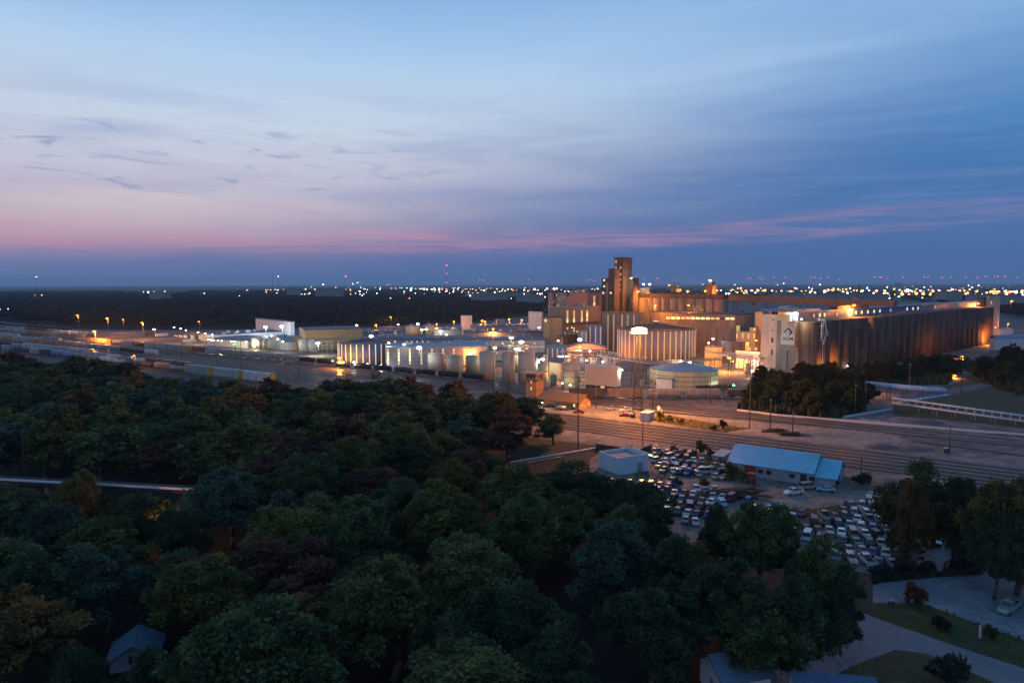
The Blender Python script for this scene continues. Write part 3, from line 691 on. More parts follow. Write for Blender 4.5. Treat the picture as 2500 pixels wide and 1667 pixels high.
# --- lamps
def lamp(name, label, px, py, Y, kind, power, pole=True, r=.45, group=None, arm=None):
    r *= 1.55 if pole else 1.3  # globes enlarged to stand in for the glare round each lamp
    P = AT(px, py, Y); gm, c = {'o': (SODIUM, (1, .33, .055)), 'w': (WHITE, (1, .88, .55)), 'c': (COOL, (.80, .90, 1)), 'r': (RED, (1, .1, .1)), 'g': (GREENL, (.2, 1, .4)), 'y': (WHITE, (.9, 1, .55))}[kind]
    root = thing(name, label, 'lamp', (P.x, P.y, 0 if pole else P.z), 0, group); z = P.z if pole else 0
    if pole:
        MB().tube((0, 1.4, 0), (0, 1.4, z+.9), .16, 6, 0, .10).tube((0, 1.4, z+.85), (0, 0, z+.75), .07, 5).build('pole', PMETAL, root)
    else: MB().box(-.12, .12, 0, .9, z+.45, z+.6).build('bracket', PMETAL, root)
    MB().cyl(0, 0, z+r*.55, z+r*.55+.25, r*.85, 10, 0, r*.4).build('lamp_housing', PMETAL, root)
    mb = MB()
    for i in range(3):
        a = -math.pi/2+i*math.pi/4*1.2; b2 = a+math.pi/4*1.2
        mb.cyl(0, 0, z+r*.5*math.sin(a)*1.0, z+r*.5*math.sin(b2), max(.02, r*math.cos(a)), 12, 0, max(.02, r*math.cos(b2)), caps=(i in (0,)))
    mb.build('globe', gm, root)
    if power:
        ld = bpy.data.lights.new('light', 'POINT'); ld.energy = power*(5.0 if kind == 'o' else .6 if 930 < px < 1480 else 1.0); ld.color = c; ld.shadow_soft_size = r*.8
        lo = bpy.data.objects.new('light', ld); COL.objects.link(lo); lo.parent = root; lo.location = (0, -.15, z-r*1.4-.1)
    return root

# --- the long silo row with the banner
b = bld('grain_elevator', 'very long row of tall grey concrete silos with a windowed gallery on top', 'grain elevator', 1950, 926, 2402, 1942, 787, PL, CONCD, body='infill')
SIL = b; ns = 27; r = b.a/ns/2
b.root.children
for i in range(ns):
    MB().cyl(r+2*r*i, -r*.15, 0, b.h+.4, r*1.02, 20).build('silo', CONCD, b.root)
MB().box(4, b.a-6, 3.5, 11, b.h+.4, b.h+5.2).build('gallery', BLUEC, b.root)
MB().box(3, b.a-5, 2.8, 11.8, b.h+5.2, b.h+5.6).build('gallery_roof', LROOF, b.root)
for p in (1996, 2010, 2022, 2052, 2098, 2112, 2127, 2142, 2156, 2182, 2222, 2236, 2248, 2290): 
    d = fx(b, 'R', p); MB().box(d-.9, d+.9, 3.3, 3.6, b.h+2, b.h+4).build('window', WIN2 if p in (1996, 2052, 2182, 2290) else WIN, b.root)
MB().box(-2, 34, 4, 24, b.h+5.7, b.h+7.2).build('blue_penthouse', BLUEC, b.root)
MB().box(60, 110, 5, 10, b.h+5.7, b.h+7.8).build('roof_conveyor', RUST, b.root)
MB().box(-2.2, -.2, 0, 3, 0, b.h*.55).build('stair_enclosure', CONC, b.root)
k = MB()
for i in range(120):
    d = i*b.a/120; k.tube((d, .5-r, b.h+.4), (d, .5-r, b.h+1.4), .05, 4)
k.tube((0, .5-r, b.h+1.4), (b.a, .5-r, b.h+1.4), .05, 4); k.build('handrail', STEEL, b.root)
# banner block
bb = bld('banner_building', 'tall concrete end block of the silo row carrying the white emblem banner', 'building', 1941.5, 906, 1952, 1903, 770, PL, PALEC, Y=408, build=False)
MB().box(0, bb.a+2, 0, bb.b, 0, bb.h).build('wall', mat('grey_concrete', (.30, .29, .30), .9, noise=.15), bb.root)
w0 = bb.b*.05; w1 = bb.b*.97; zt = bb.h-.6; zb = fz(bb, 'L', 1942, 843)
MB().box(-.45, -.15, w0, w1, zb, zt).build('banner', mat('white_banner', (.60, .63, .70), .6, noise=.05), bb.root)
def flat(pts, m, name, parent):   # outline on the banner: x from its left edge, y from its top, both 0..1
    mb = MB(); n = len(pts); Wd = w1-w0; Hh = zt-zb
    P = [(w1-x*Wd, zt-y*Hh) for x, y in pts]
    mb.add([(-.50, y, z) for y, z in P]+[(-.46, y, z) for y, z in P], [tuple(range(n)), tuple(range(2*n-1, n-1, -1))]+[(i, n+i, n+(i+1) % n, (i+1) % n) for i in range(n)])
    return mb.build(name, m, parent)
NAVY = mat('banner_blue', (.035, .07, .14), .7, noise=0); GREYL = mat('banner_grey', (.26, .32, .42), .7, noise=0)
EMB = flat([(.20, .545), (.52, .39), (.84, .555), (.50, .705), (.60, .60), (.635, .53), (.50, .455), (.23, .585)], NAVY, 'emblem', bb.root)
flat([(.34, .62), (.37, .56), (.45, .52), (.55, .53), (.49, .55), (.42, .58), (.37, .66)], GREYL, 'emblem_leaf', bb.root)
fc = bpy.data.curves.new('lettering', 'FONT'); fc.body = 'ADM'; fc.size = 1; fc.extrude = .01; fc.offset = .022; fc.space_character = 1.02; fc.align_x = 'CENTER'
fo = bpy.data.objects.new('lettering', fc); COL.objects.link(fo); bpy.context.view_layer.update()
fm = bpy.data.meshes.new_from_object(fo.evaluated_get(bpy.context.evaluated_depsgraph_get())); bpy.data.objects.remove(fo); fm.materials.clear(); fm.materials.append(NAVY)
lo = put('lettering', fm, bb.root); tw = max(v.co.x for v in fm.vertices)-min(v.co.x for v in fm.vertices)
sx = (w1-w0)*.72/tw; lo.matrix_local = Matrix.Translation((-.52, (w0+w1)/2, zt-.835*(zt-zb))) @ Matrix(((0, 0, -1, 0), (-1, 0, 0, 0), (0, 1, 0, 0), (0, 0, 0, 1))) @ Matrix.Diagonal((sx, (zt-zb)*.105/.70, 1, 1))
pane(bb, 'L', 1921, 855, 905, 1.6, BLUEC, 'downpipe', .5)
C1 = bb.C+bb.v*(bb.b+.02)-bb.u*5
wb = B(); wb.C = C1; wb.yaw = PL; wb.u, wb.v = bb.u, bb.v; wb.b = reach(C1, wb.v, 1856); wb.h = topz(C1, 768); wb.a = 22
wb.root = thing('elevator_headhouse', 'pale windowless concrete block left of the emblem banner', 'building', C1, PL)
MB().box(0, wb.a, 0, wb.b, 2, wb.h).build('wall', mat('pale_pink_concrete', (.52, .46, .46), .9, noise=.12, streak=.2), wb.root)
MB().box(.6, wb.a, .6, wb.b-.6, 0, 2).build('base', CONCD, wb.root)
for py0, py1, w in ((779, 783, 2.5), (805, 809, 2.5), (824, 836, 5), (853, 867, 4)): pane(wb, 'L', 1883, py0, py1, w, DARKWIN, 'opening', .06)
MB().box(3, 7, wb.b*.5, wb.b*.7, wb.h, wb.h+3.2).build('rooftop_room', PALEC, wb.root)
MB().box(4, 7, wb.b*.25, wb.b*.4, wb.h, wb.h+2.6).build('rooftop_unit', DROOF, wb.root)
# cream bins on the roof of the row
P = SIL.C+SIL.u*3+SIL.v*6
o = thing('rooftop_bin', 'round cream bin standing on the near end of the long silo row', 'bin', (P.x-1, P.y+6, SIL.h+.4), PL)
MB().cyl(0, 0, 3.6, 8.2, 5.2, 24).build('drum', TANKW, o); MB().cyl(0, 0, 8.2, 8.7, 5.3, 24, 0, 1).build('roof', TANKW, o)
MB().box(-4.5, 4.5, -4, 4, 0, 3.6).build('support_room', TANKW, o); MB().box(4.6, 8.5, -3, 3, 0, 3.3).build('side_room', TANKW, o)
# bucket elevator and spouts on the corner of the row
P = SIL.C-SIL.v*.0+SIL.u*8; o = thing('bucket_elevator', 'white lamp-lit spouts and ladder tower on the near corner of the long silo row', 'elevator leg', (P.x, P.y, 0), PL)
k = MB(); z0, z1, yy = SIL.h*.45, SIL.h+2, -r-2.2
for dx in (-1.4, 1.4):
    for dy in (-1.2, 1.2): k.tube((dx, yy+dy, 0), (dx, yy+dy, z1), .12, 4)
z = 2.0
while z < z1-2:
    k.tube((-1.4, yy-1.2, z), (1.4, yy-1.2, z+2), .08, 4); k.tube((1.4, yy-1.2, z), (-1.4, yy-1.2, z+2), .08, 4); k.tube((-1.4, yy-1.2, z), (1.4, yy-1.2, z), .08, 4); z += 2
k.build('frame', STEEL, o)
k = MB(); k.tube((-4, yy, z1), (5, yy+2, z1-1), .35, 6); k.tube((0, yy-1.4, z1), (2.5, yy-1.4, z1-8), .3, 6); k.tube((2.5, yy-1.4, z1-8), (-1, yy-1.4, z1-14), .3, 6); k.tube((-3, yy-1, z1-2), (-3, yy-1, z1-11), .3, 6); k.tube((5, yy+1, z1-1), (9, yy+.5, z1-10), .3, 6); k.build('spout', WHITEP, o)
k = MB()
for zz in (z1, z1-4, z1-8, z1-12): k.box(-2.2, 2.2, yy-2, yy+2, zz-.1, zz+.1)
k.build('platform', STEEL, o)
# the block at the far end of the row
e = bld('elevator_tower', 'square pale tower at the far right end of the long silo row', 'building', 2411, 0, 2437, 2402, 722, PL, PALEC, Y=668)
pane(e, 'R', 2402+13, 735, 742, 3, WIN2); roofslab(e, DROOF)
e = bld('elevator_annex', 'flat topped annex joining the far tower to the silo row', 'building', 2385, 0, 2410, 2378, 728, PL, CONC, Y=660, body='wall'); roofslab(e, DROOF)
e = tank('storage_bin', 'round-topped steel bin behind the far end of the silo row', 2415, 0, 20, 795, GREYC, 2, Y=640)
e = bld('warehouse', 'long white shed with a shallow roof behind the right end of the silo row', 'warehouse', 2430, 855, 2500, 2415, 826, R_(20), WHITEP); gable(e, LROOF, 2.2, 'R')
e = bld('warehouse', 'smaller grey-white shed behind the long white shed at the right edge', 'warehouse', 2440, 0, 2472, 2425, 803, R_(20), WHITEP, Y=640); roofslab(e, LROOF)
# --- workhouse tower and silos
t = bld('elevator_tower', 'tallest dark concrete workhouse tower, standing above the horizon', 'tower', 1519, 0, 1541, 1498, 630, PL, CONCD, Y=640); roofslab(t, DROOF, .8, .3)
for y0, y1 in ((651, 656), (667, 672), (681, 685), (694, 697), (706, 709)): pane(t, 'L', 1513.5, y0, y1, 3, WIN2 if y0 < 670 else PANEL)
pane(t, 'L', 1502, 635, 643, 3.5, PANEL); pane(t, 'L', 1502, 650, 658, 3.5, PANEL)
k = MB()
for x, y, hh in ((2, 3, 7), (3, 8, 5), (6, 2, 3.2), (1, 12, 4)): k.tube((x, y, t.h), (x, y, t.h+hh), .12, 4)
k.build('antenna', PMETAL, t.root)
t2 = bld('stepped_tower', 'lower stepped section leaning against the tallest tower, with lit panes', 'building', 1499, 0, 1512, 1468, 679, PL, CONCD, Y=634)
for x, y0, y1 in ((1474, 682, 686), (1474, 697, 701), (1472, 713, 717), (1490, 713, 717)): pane(t2, 'L', x, y0, y1, 4, WIN)
k = bld('elevator_headhouse', 'small roof room between the tallest tower and its stepped section', 'building', 1500, 0, 1512, 1484, 657, PL, CONCD, Y=636, z0=t2.h-1); roofslab(k, DROOF)
strips(t2, 'L', [1479.5, 1482.5], 690, 760, .9, STEEL, 'downpipe')
o = tank('storage_bin', 'dark round bin just right of the tallest tower', 1551, 0, 17, 679, CONCD, .6, Y=628)
s1 = bld('silo_block', 'row of lamp-lit concrete silos stretching right from the tallest tower', 'silos', 1767, 0, 1775, 1538, 731, PL, CONC, Y=575, body='infill')
n = 11; rr_ = s1.b/n/2
for i in range(n): MB().cyl(0, rr_+2*rr_*i, 0, s1.h+.3, rr_*1.02, 18).build('silo', CONC, s1.root)
MB().box(2, 9, 2, s1.b, s1.h+.35, s1.h+3.6).build('gallery', CONCD, s1.root)
MB().box(1.5, 9.5, 1.5, s1.b+.5, s1.h+3.6, s1.h+4.1).build('gallery_roof', DROOF, s1.root)
k = MB()
for i in range(5):
    y0 = s1.b*(.1+.2*i); k.tube((-rr_-1, y0, 8), (-rr_-1, y0+7, s1.h), .25, 4); k.tube((-rr_-1, y0+7, 8), (-rr_-1, y0+7, s1.h), .2, 4)
k.build('spout', PMETAL, s1.root)
o = thing('rooftop_machine', 'lamp-lit yellow machinery on the hall roof below the silo row', 'machine', AT(1705, 759, 520), PL)
MB().box(-4, 4, -2, 2, 0, 1.6).box(-2, 1, -1.5, 1.5, 1.6, 4).build('housing', mat('yellow_steel', (.5, .36, .12), .6), o); MB().tube((-4, 0, .5), (-7, 0, 4.5), .4).tube((2, 0, 3.5), (5, 0, 3.8), .3).build('duct', STEEL, o)
o = thing('vent_stack', 'dark square stack with a bright white light on top, on the horizon', 'stack', GY(1734, 700), PL)
hz = topz(o.location, 694); MB().box(-4, 4, -4, 4, 0, hz).box(-1.5, 1.5, -1.5, 1.5, hz, hz+3).build('shaft', CONCD, o); MB().tube((5.5, 0, 0), (5.5, 0, hz+2), .9, 10).build('flue', CONCD, o)
o = thing('rooftop_derrick', 'dark steel structure on the silo roof right of the row of white lights', 'rooftop structure', AT(1650, 712, 640), PL)
k = MB(); k.box(-4, 4, -3, 3, 0, 3); k.box(-2, 2, -2, 2, 3, 6)
for x in (-4, 0, 4): k.tube((x, 0, 3), (x, 0, 9), .15, 4)
k.tube((-4, 0, 8), (4, 0, 8), .15, 4); k.build('frame', PMETAL, o)
o = thing('rooftop_platform', 'white-lit steel platform right of the small round bin', 'platform', AT(1573, 717, 640), PL)
k = MB()
for x in range(-7, 8, 2): k.tube((x, 0, 0), (x, 0, 5), .12, 4)
for z in (1.5, 3, 5): k.tube((-7, 0, z), (7, 0, z), .14, 4)
k.box(-7, 7, -2, 2, .1, .4); k.build('frame', STEEL, o)
# --- elevated conveyor gallery
def gallery(name, label, p, q, w, h, m, legs=0, mat2=None, truss=False, cat='conveyor'):
    d = q-p; Lh = math.hypot(d.x, d.y); yaw = math.atan2(d.y, d.x); root = thing(name, label, cat, (p.x, p.y, 0), yaw); z0, z1 = p.z, q.z
    mb = MB()
    if not truss:
        mb.add([(0, -w/2, z0), (Lh, -w/2, z1), (Lh, w/2, z1), (0, w/2, z0), (0, -w/2, z0+h), (Lh, -w/2, z1+h), (Lh, w/2, z1+h), (0, w/2, z0+h)], [(3, 2, 1, 0), (4, 5, 6, 7), (0, 1, 5, 4), (1, 2, 6, 5), (2, 3, 7, 6), (3, 0, 4, 7)])
        mb.build('tunnel', m, root)
    else:
        for s in (-w/2, w/2):
            mb.tube((0, s, z0), (Lh, s, z1), .14, 4); mb.tube((0, s, z0+h), (Lh, s, z1+h), .14, 4); n = max(2, int(Lh/h))
            for i in range(n):
                a, c = i/n, (i+1)/n; mb.tube((Lh*a, s, z0+(z1-z0)*a), (Lh*c, s, z0+(z1-z0)*c+h), .09, 4); mb.tube((Lh*a, s, z0+(z1-z0)*a), (Lh*a, s, z0+(z1-z0)*a+h), .09, 4)
        mb.build('truss', m, root)
        MB().add([(0, -w/2, z0+.1), (Lh, -w/2, z1+.1), (Lh, w/2, z1+.1), (0, w/2, z0+.1)], [(0, 1, 2, 3), (3, 2, 1, 0)][:1]).build('deck', m, root)
    for i in range(legs):
        a = (i+.5)/legs; zz = z0+(z1-z0)*a; k = MB()
        for s in (-w/2, w/2): k.tube((Lh*a, s*1.3, 0), (Lh*a, s, zz), .25, 5)
        z = 3
        while z < zz-3: k.tube((Lh*a, -w*.6, z), (Lh*a, w*.6, z+3), .1, 4); z += 3
        k.build('trestle', PMETAL, root)
    return root
gallery('conveyor_gallery', 'long brown elevated conveyor crossing from the concrete silos to the far silo row', AT(1762, 733, 640), AT(2186, 752, 505), 5, 5.2, mat('brown_cladding', (.20, .12, .08), .8), 5)
# --- grey mill buildings left of the tower
g = bld('mill_building', 'tall grey clad mill building with a strip window, left of the tower', 'building', 1382, 0, 1469, 1338, 715, PL, mat('mauve_cladding', (.29, .22, .21), .8, noise=.12, streak=.15), Y=632); roofslab(g, DROOF, .4, .2)
seg_strips(g, 'R', 1450, 721, 789, 4.5, 12, (3, 4, 5, 6, 7, 8, 9, 10, 11)); pane(g, 'L', 1357, 718, 722, 3, WIN)
for p in (1366, 1376): pane(g, 'L', p, 719, 722, 2.5, DARKWIN)
pane(g, 'L', 1354, 716, 800, 8, CONCD, 'stair_shaft', .5); roof_clutter(g, 8, 2)
g2 = bld('mill_building', 'middle mill building with four lit vertical strip windows', 'building', 1376, 849, 1462, 1342, 751, PL, mat('brown_grey_cladding', (.25, .185, .15), .8, noise=.12, streak=.15), Y=604); roofslab(g2, GREYC, .5, .3)
for p, br in ((1385, (6, 7, 8)), (1401, (6, 7, 8)), (1420, (6, 8)), (1433, (2, 3, 4, 6))): seg_strips(g2, 'R', p, 757, 788, 4, 9, br)
for p, y in ((1396, 798), (1385, 800), (1401, 800), (1401, 806), (1409, 808)): pane(g2, 'R', p, y, y+3, 2.5, WIN)
MB().box(1, g2.a, -2.2, -.02, fz(g2, 'R', 1400, 789), fz(g2, 'R', 1400, 787)).build('catwalk', PMETAL, g2.root); roof_clutter(g2, 6, 3)
g3 = bld('mill_annex', 'narrow tan block at the lower left corner of the mill buildings', 'building', 1341, 849, 1377, 1326, 776, PL, TAN, Y=594); roofslab(g3, DROOF, .4, .2); pane(g3, 'L', 1332, 780, 785, 4, WIN)
g4 = bld('mill_annex', 'white box building with two small lit windows left of the mill', 'building', 1323, 0, 1328, 1290, 762, PL, WHITEP, Y=655); roofslab(g4, LROOF, .4, .2)
for p in (1296, 1306, 1318): pane(g4, 'L', p, 768, 771, 2.2, WIN2)
g5 = bld('process_building', 'dark flat process building in front of the mill buildings', 'building', 1375, 0, 1440, 1360, 820, PL, CONCD, Y=560); roof_clutter(g5, 5, 5)
g6 = bld('ribbed_silo_block', 'blue-grey silo block with three pale joints left of the lamp tower', 'silos', 1470, 0, 1476, 1430, 795, PL, BLUEC, Y=548); strips(g6, 'L', [1441, 1454, 1466], 797, 850, 2.4, PANEL)
g6 = bld('ribbed_silo_block', 'small pale blue silo block with two joints beside the mill', 'silos', 1432, 0, 1436, 1410, 808, PL, GREYC, Y=556); strips(g6, 'L', [1421, 1431], 810, 845, 2, PANEL)
g7 = bld('ribbed_silo_block', 'tall orange-lit silo block directly left of the brightest lamp', 'silos', 1562, 0, 1570, 1469, 765, PL, CONC, Y=545); strips(g7, 'L', [1484, 1498, 1518, 1532, 1547], 767, 872, 2.6, PANEL); roofslab(g7, CONC, .5, .3)
g8 = bld('ribbed_shed', 'low blue shed with a row of pale joints under the tan mill annex', 'shed', 1440, 0, 1446, 1333, 849, PL, BLUEC, Y=470); strips(g8, 'L', [1337, 1349, 1361, 1374, 1388, 1405, 1420], 851, 872, 2.2, PANEL); roofslab(g8, BROOF)
# concrete hall
hll = bld('concrete_hall', 'wide brown concrete hall with a band of lit windows under the roof', 'building', 1793, 0, 1838, 1590, 769, PL, CONC, Y=520); roofslab(hll, DROOF, .8, .3)
for i in range(14):
    p = 1630+i*12; pane(hll, 'L', p, 773.5+i*.15, 779+i*.1, 9, WIN2 if i in (0, 3, 4, 9, 10) else (WIN if i in (1, 2, 5, 6, 7, 8, 12, 13) and i not in (3,) else DARKWIN))
pane(hll, 'R', 1800, 795, 809, 8, WIN2, 'lit_opening')
h2 = bld('process_building', 'low lit building between the concrete hall and the pale headhouse', 'building', 1842, 0, 1858, 1795, 812, PL, TAN, Y=500)
for p in (1798, 1812, 1826, 1840): pane(h2, 'L', p, 814, 826, 2.4, WIN2)
for p in (1829, 1845): pane(h2, 'L', p, 848, 855, 6, WIN2)
h3 = bld('process_tower', 'narrow tan tower hidden behind the pale headhouse', 'building', 1857, 0, 1862, 1841, 762, PL, TAN, Y=505); pane(h3, 'L', 1846, 800, 803, 2, WIN)
h4 = bld('process_tower', 'stepped tan tower left of the narrow tan tower', 'building', 1844, 0, 1850, 1828, 800, PL, TAN, Y=502); pane(h4, 'L', 1840, 802, 806, 2, WIN)
h5 = bld('storage_shed', 'orange-lit low shed at the foot of the concrete hall', 'shed', 1750, 0, 1762, 1720, 848, PL, TAN, Y=455); roofslab(h5, DROOF)
h6 = bld('storage_shed', 'pink-roofed long shed left of the pale headhouse', 'shed', 1853, 0, 1858, 1796, 862, PL, WHITEP, Y=440); roofslab(h6, WHITEP)
h7 = bld('storage_shed', 'wide dark shed right of the concrete hall foot', 'shed', 1818, 0, 1826, 1760, 838, PL, CONCD, Y=470); roofslab(h7, BROOF)
tank('ribbed_storage_tank', 'huge round tank with vertical glowing joints right of the brightest lamp', 1621, 880, 190, 808, mat('mauve_concrete', (.30, .23, .22), .85, noise=.12, streak=.15), 4.6, Y=497, roofm=DROOF, n=72, ribs=21, ribm=PANEL, ribw=.42)
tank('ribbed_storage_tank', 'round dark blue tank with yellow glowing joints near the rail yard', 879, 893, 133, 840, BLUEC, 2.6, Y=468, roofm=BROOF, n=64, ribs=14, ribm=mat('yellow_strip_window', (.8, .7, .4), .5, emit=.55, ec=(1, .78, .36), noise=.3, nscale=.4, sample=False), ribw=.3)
o = thing('arched_store', 'low building with a wide curved orange-lit roof', 'building', GY(1432, 452), R_(-6)); z = topz(o.location, 839)
pts = [(-13+26*i/12, z-3.2+3.2*math.sin(math.pi*i/12)) for i in range(13)]
MB().box(-12.5, 12.5, 0, 16, 0, z-3.3).build('wall', CONCD, o); MB().prism([(-13, z-3.7)]+[(13, z-3.7)]+pts[::-1], -.6, 17).build('roof', mat('pink_sheet_roof', (.50, .26, .20), .6, corr=.4), o)
# long building with strips
l1 = bld('ribbed_warehouse', 'long pale warehouse with strip windows and blue roof right of the blue tank', 'warehouse', 944, 900, 1190, 930, 849, R_(5), mat('pale_blue_cladding', (.25, .23, .26), .7, noise=.12, corr=.3), Y=452); roofslab(l1, LROOF, .5, .5)
for p in (948, 974, 1001, 1029, 1055, 1082, 1108, 1134, 1160): seg_strips(l1, 'R', p, 849.5, 890, 4, 5, (1, 2, 3) if p in (948, 974, 1001) else ())
roof_clutter(l1, 7, 9)
# tan halls and warehouses at the left
k1 = bld('tan_warehouse', 'tan clad warehouse with a blue roof behind the blue ribbed tank', 'warehouse', 745, 0, 886, 706, 806, R_(24), TAN, Y=570); roofslab(k1, BROOF, .6, .4)
k2 = bld('tan_warehouse', 'small tan block at the left end of the tan warehouse', 'warehouse', 724, 855, 748, 703, 826, R_(30), TAN); roofslab(k2, TAN, .3, .2)
for px, lb in ((738, 'left one of two squat white silos in front of the tan warehouse'), (761, 'right one of two squat white silos in front of the tan warehouse')): tank('silo', lb, px, 859, 23, 831, WHITEP, 1.0)
o = thing('loading_frame', 'white steel loading frame lit by a bright lamp beside the squat silos', 'loading frame', G(792, 860), R_(10))
k = MB()
for x in (-6, -2, 2, 6):
    for y in (0, 5): k.tube((x, y, 0), (x, y, 9), .2, 4)
for z in (3, 6, 9): k.box(-6.2, 6.2, -.2, 5.2, z-.12, z+.12)
k.build('frame', WHITEP, o)
w1_ = bld('warehouse', 'huge flat blue-roofed warehouse with floodlit white loading side', 'warehouse', 522, 837, 716, 420, 818, R_(43), WHITEP); roofslab(w1_, BROOF, .5, .8); roof_clutter(w1_, 12, 4)
for p in (430, 441, 453, 470, 490, 506): pane(w1_, 'L', p, 818, 829, 9, mat('dock_door', (.7, .66, .5), .6), 'dock_door')
w2_ = bld('warehouse', 'lower blue-roofed warehouse with a lit loading dock facing the tracks', 'warehouse', 603, 851, 700, 506, 833, TRK, WHITEP); roofslab(w2_, BROOF, .5, 1.2)
for p in (512, 524, 536, 548, 560, 572, 585, 596): pane(w2_, 'L', p, 838, 848, 7, mat('cream_dock_door', (.66, .56, .34), .6), 'dock_door')
w3_ = bld('warehouse', 'raised cream wall with two dazzling floodlights behind the blue roofs', 'warehouse', 709, 0, 720, 625, 786, R_(40), WHITEP, Y=690); roofslab(w3_, BROOF)
w4_ = bld('gabled_shed', 'white gabled shed with three wall lamps between the warehouses', 'shed', 700, 856, 722, 655, 836, R_(45), WHITEP); rf, mw = gable(w4_, LROOF, 5, 'R'); mw.build('gable_wall', WHITEP, w4_.root)
for i, (px, base, w, top) in enumerate(((618, 852, 13, 828), (633, 853, 11, 826), (646, 854, 12, 829))): tank('silo', ['leftmost', 'middle', 'rightmost'][i]+' of three narrow cream silos at the lit loading dock', px, base, w, top, TANKW, .8)
# mid-distance tanks and roofs
tank('storage_tank', 'left pale green floodlit tank with a blue cone roof', 1003, 819, 30, 797, TANKG, 2.4, roofm=LROOF); tank('storage_tank', 'right pale green floodlit tank with a blue cone roof', 1046, 816, 28, 795, TANKG, 2.4, roofm=LROOF)
tank('storage_tank', 'small floodlit drum right of the two blue-coned tanks', 1024, 817, 12, 800, TANKW, .8)
n1 = bld('white_tower', 'white cube-like tower standing alone before the far woods', 'building', 1128, 0, 1153, 1125, 772, R_(10), WHITEP, Y=760); roofslab(n1, WHITEP, .4, .2)
for i, (px, rx, lx, top, Y, lb) in enumerate([(1150, 1310, 1128, 797, 740, 'far long blue-roofed building right of the white cube tower'), (1132, 1330, 1120, 812, 640, 'middle blue-roofed building in front of the far long one'), (1128, 1330, 1124, 832, 560, 'near flat building with a pale fascia behind the tall tanks'),
                                        (1060, 1128, 1050, 806, 690, 'low blue-roofed building right of the coned tanks'), (905, 985, 895, 828, 560, 'low cluttered building behind the blue ribbed tank'), (985, 1120, 975, 829, 540, 'cluttered low roofs behind the long strip-windowed warehouse'), (1205, 1290, 1200, 855, 500, 'small dark pump house row left of the mill'), (880, 960, 872, 812, 640, 'low sheds before the far woods beside orange lamps')]):
    q = bld('flat_roofed_building', lb, 'building', px, 0, rx, lx, top, R_(4), GREYC if i % 2 else mat('grey_wall', (.33, .34, .36), .8, noise=.15), Y=Y); roofslab(q, BROOF, .5, .4); roof_clutter(q, 9, 20+i)
    if i in (2, 4, 5, 6):
        for p in range(int(px+8), int(rx-8), 13): 
            if random.random() < .6: pane(q, 'R', p, top+4, top+8, 3, random.choice([WIN, WIN2]))
q = bld('rooftop_room', 'small pale room on the far blue roof', 'building', 1213, 0, 1233, 1211, 781, R_(4), GREYC, Y=745)
# --- near row of tanks
for px, base, w, top, m_, lb, lad in [(1064, 908, 44, 866, TANKW, 'shorter pinkish tank, first of the near tank row from the left', 0), (1109, 912, 40, 870, TANKW, 'shorter grey tank, second of the near tank row from the left', 0), (1154, 908, 36, 871, TANKG, 'short greenish tank, third of the near tank row, partly behind a tall one', 0),
                            (1189, 928, 39, 861, TANKW, 'leftmost of the three tall cream tanks beside the black tank cars', 0), (1241, 931, 30, 862, TANKW, 'narrow tall cream tank with a slanting stair, between two wider ones', 1), (1286, 934, 42, 863, TANKW, 'widest of the three tall cream tanks, left of the depot tower', 0),
                            (1396, 952, 47, 890, TANKW, 'large cream tank with dark rings left of the pink box building', 0)]:
    tank('storage_tank', lb, px, base, w, top, m_, 1.0 if top < 880 else .7, rings=3 if px > 1390 else 0, ladder=bool(lad))
for px, base, w, top, m_, lb in [(1326, 936, 26, 889, TANKG, 'mossy green tank behind the depot tower'), (1352, 942, 16, 917, mat('teal_tank_paint', (.10, .28, .24), .6), 'small teal drum right of the depot tower'), (1310, 925, 16, 880, TANKG, 'dull tank squeezed behind the widest cream tank'), (1098, 900, 22, 868, mat('ochre_tank', (.42, .28, .08), .6), 'ochre lit tank hidden between the short tanks'),
                           (1452, 905, 34, 877, TANKW, 'left floodlit cream drum behind the pink box building'), (1488, 905, 34, 878, TANKW, 'right floodlit cream drum behind the pink box building'), (1421, 905, 20, 872, GREYC, 'grey drum left of the floodlit cream drums')]:
    tank('storage_tank', lb, px, base, w, top, m_, .7)
ob = bld('orange_building', 'square orange-lit building between the green tank and the ringed tank', 'building', 1368, 935, 1374, 1341, 887, PL, TAN, Y=400); roofslab(ob, DROOF, .5, .8)
tank('polygonal_tank', 'wide many-sided greenish tank with dark rings and a grey-blue roof', 1690, 956, 168, 909, TANKG, 3.0, roofm=LROOF, facet=12, rings=3)
ls = bld('lean_to_shed', 'pale lean-to against the left side of the many-sided tank', 'shed', 1640, 957, 1644, 1602, 927, TRK, WHITEP); roofslab(ls, GREYC)
cs = bld('control_shed', 'low shed with a string of round lamps right of the many-sided tank', 'shed', 1702, 957, 1790, 1700, 944, R_(12), CONCD); roofslab(cs, DROOF)
# cooling / pink box
pk = bld('box_building', 'big windowless pink box building with a dark band along its foot', 'building', 1506, 957, 1515, 1428, 897, TRK, mat('pinkish_cladding', (.52, .40, .36), .8, noise=.1, corr=.25), build=False)
MB().box(0, pk.a, 0, pk.b, 2.6, pk.h).build('wall', mat('pinkish_cladding'), pk.root); MB().box(.4, pk.a, .4, pk.b-.4, 0, 2.6).build('base', CONCD, pk.root); roofslab(pk, WHITEP, .3, .15)
for i in range(6):
    y = pk.b*(.08+.155*i); MB().box(.25, .42, y, y+pk.b*.12, .4, 2.4).build('louvre', DARKWIN if i != 2 else WIN2, pk.root)
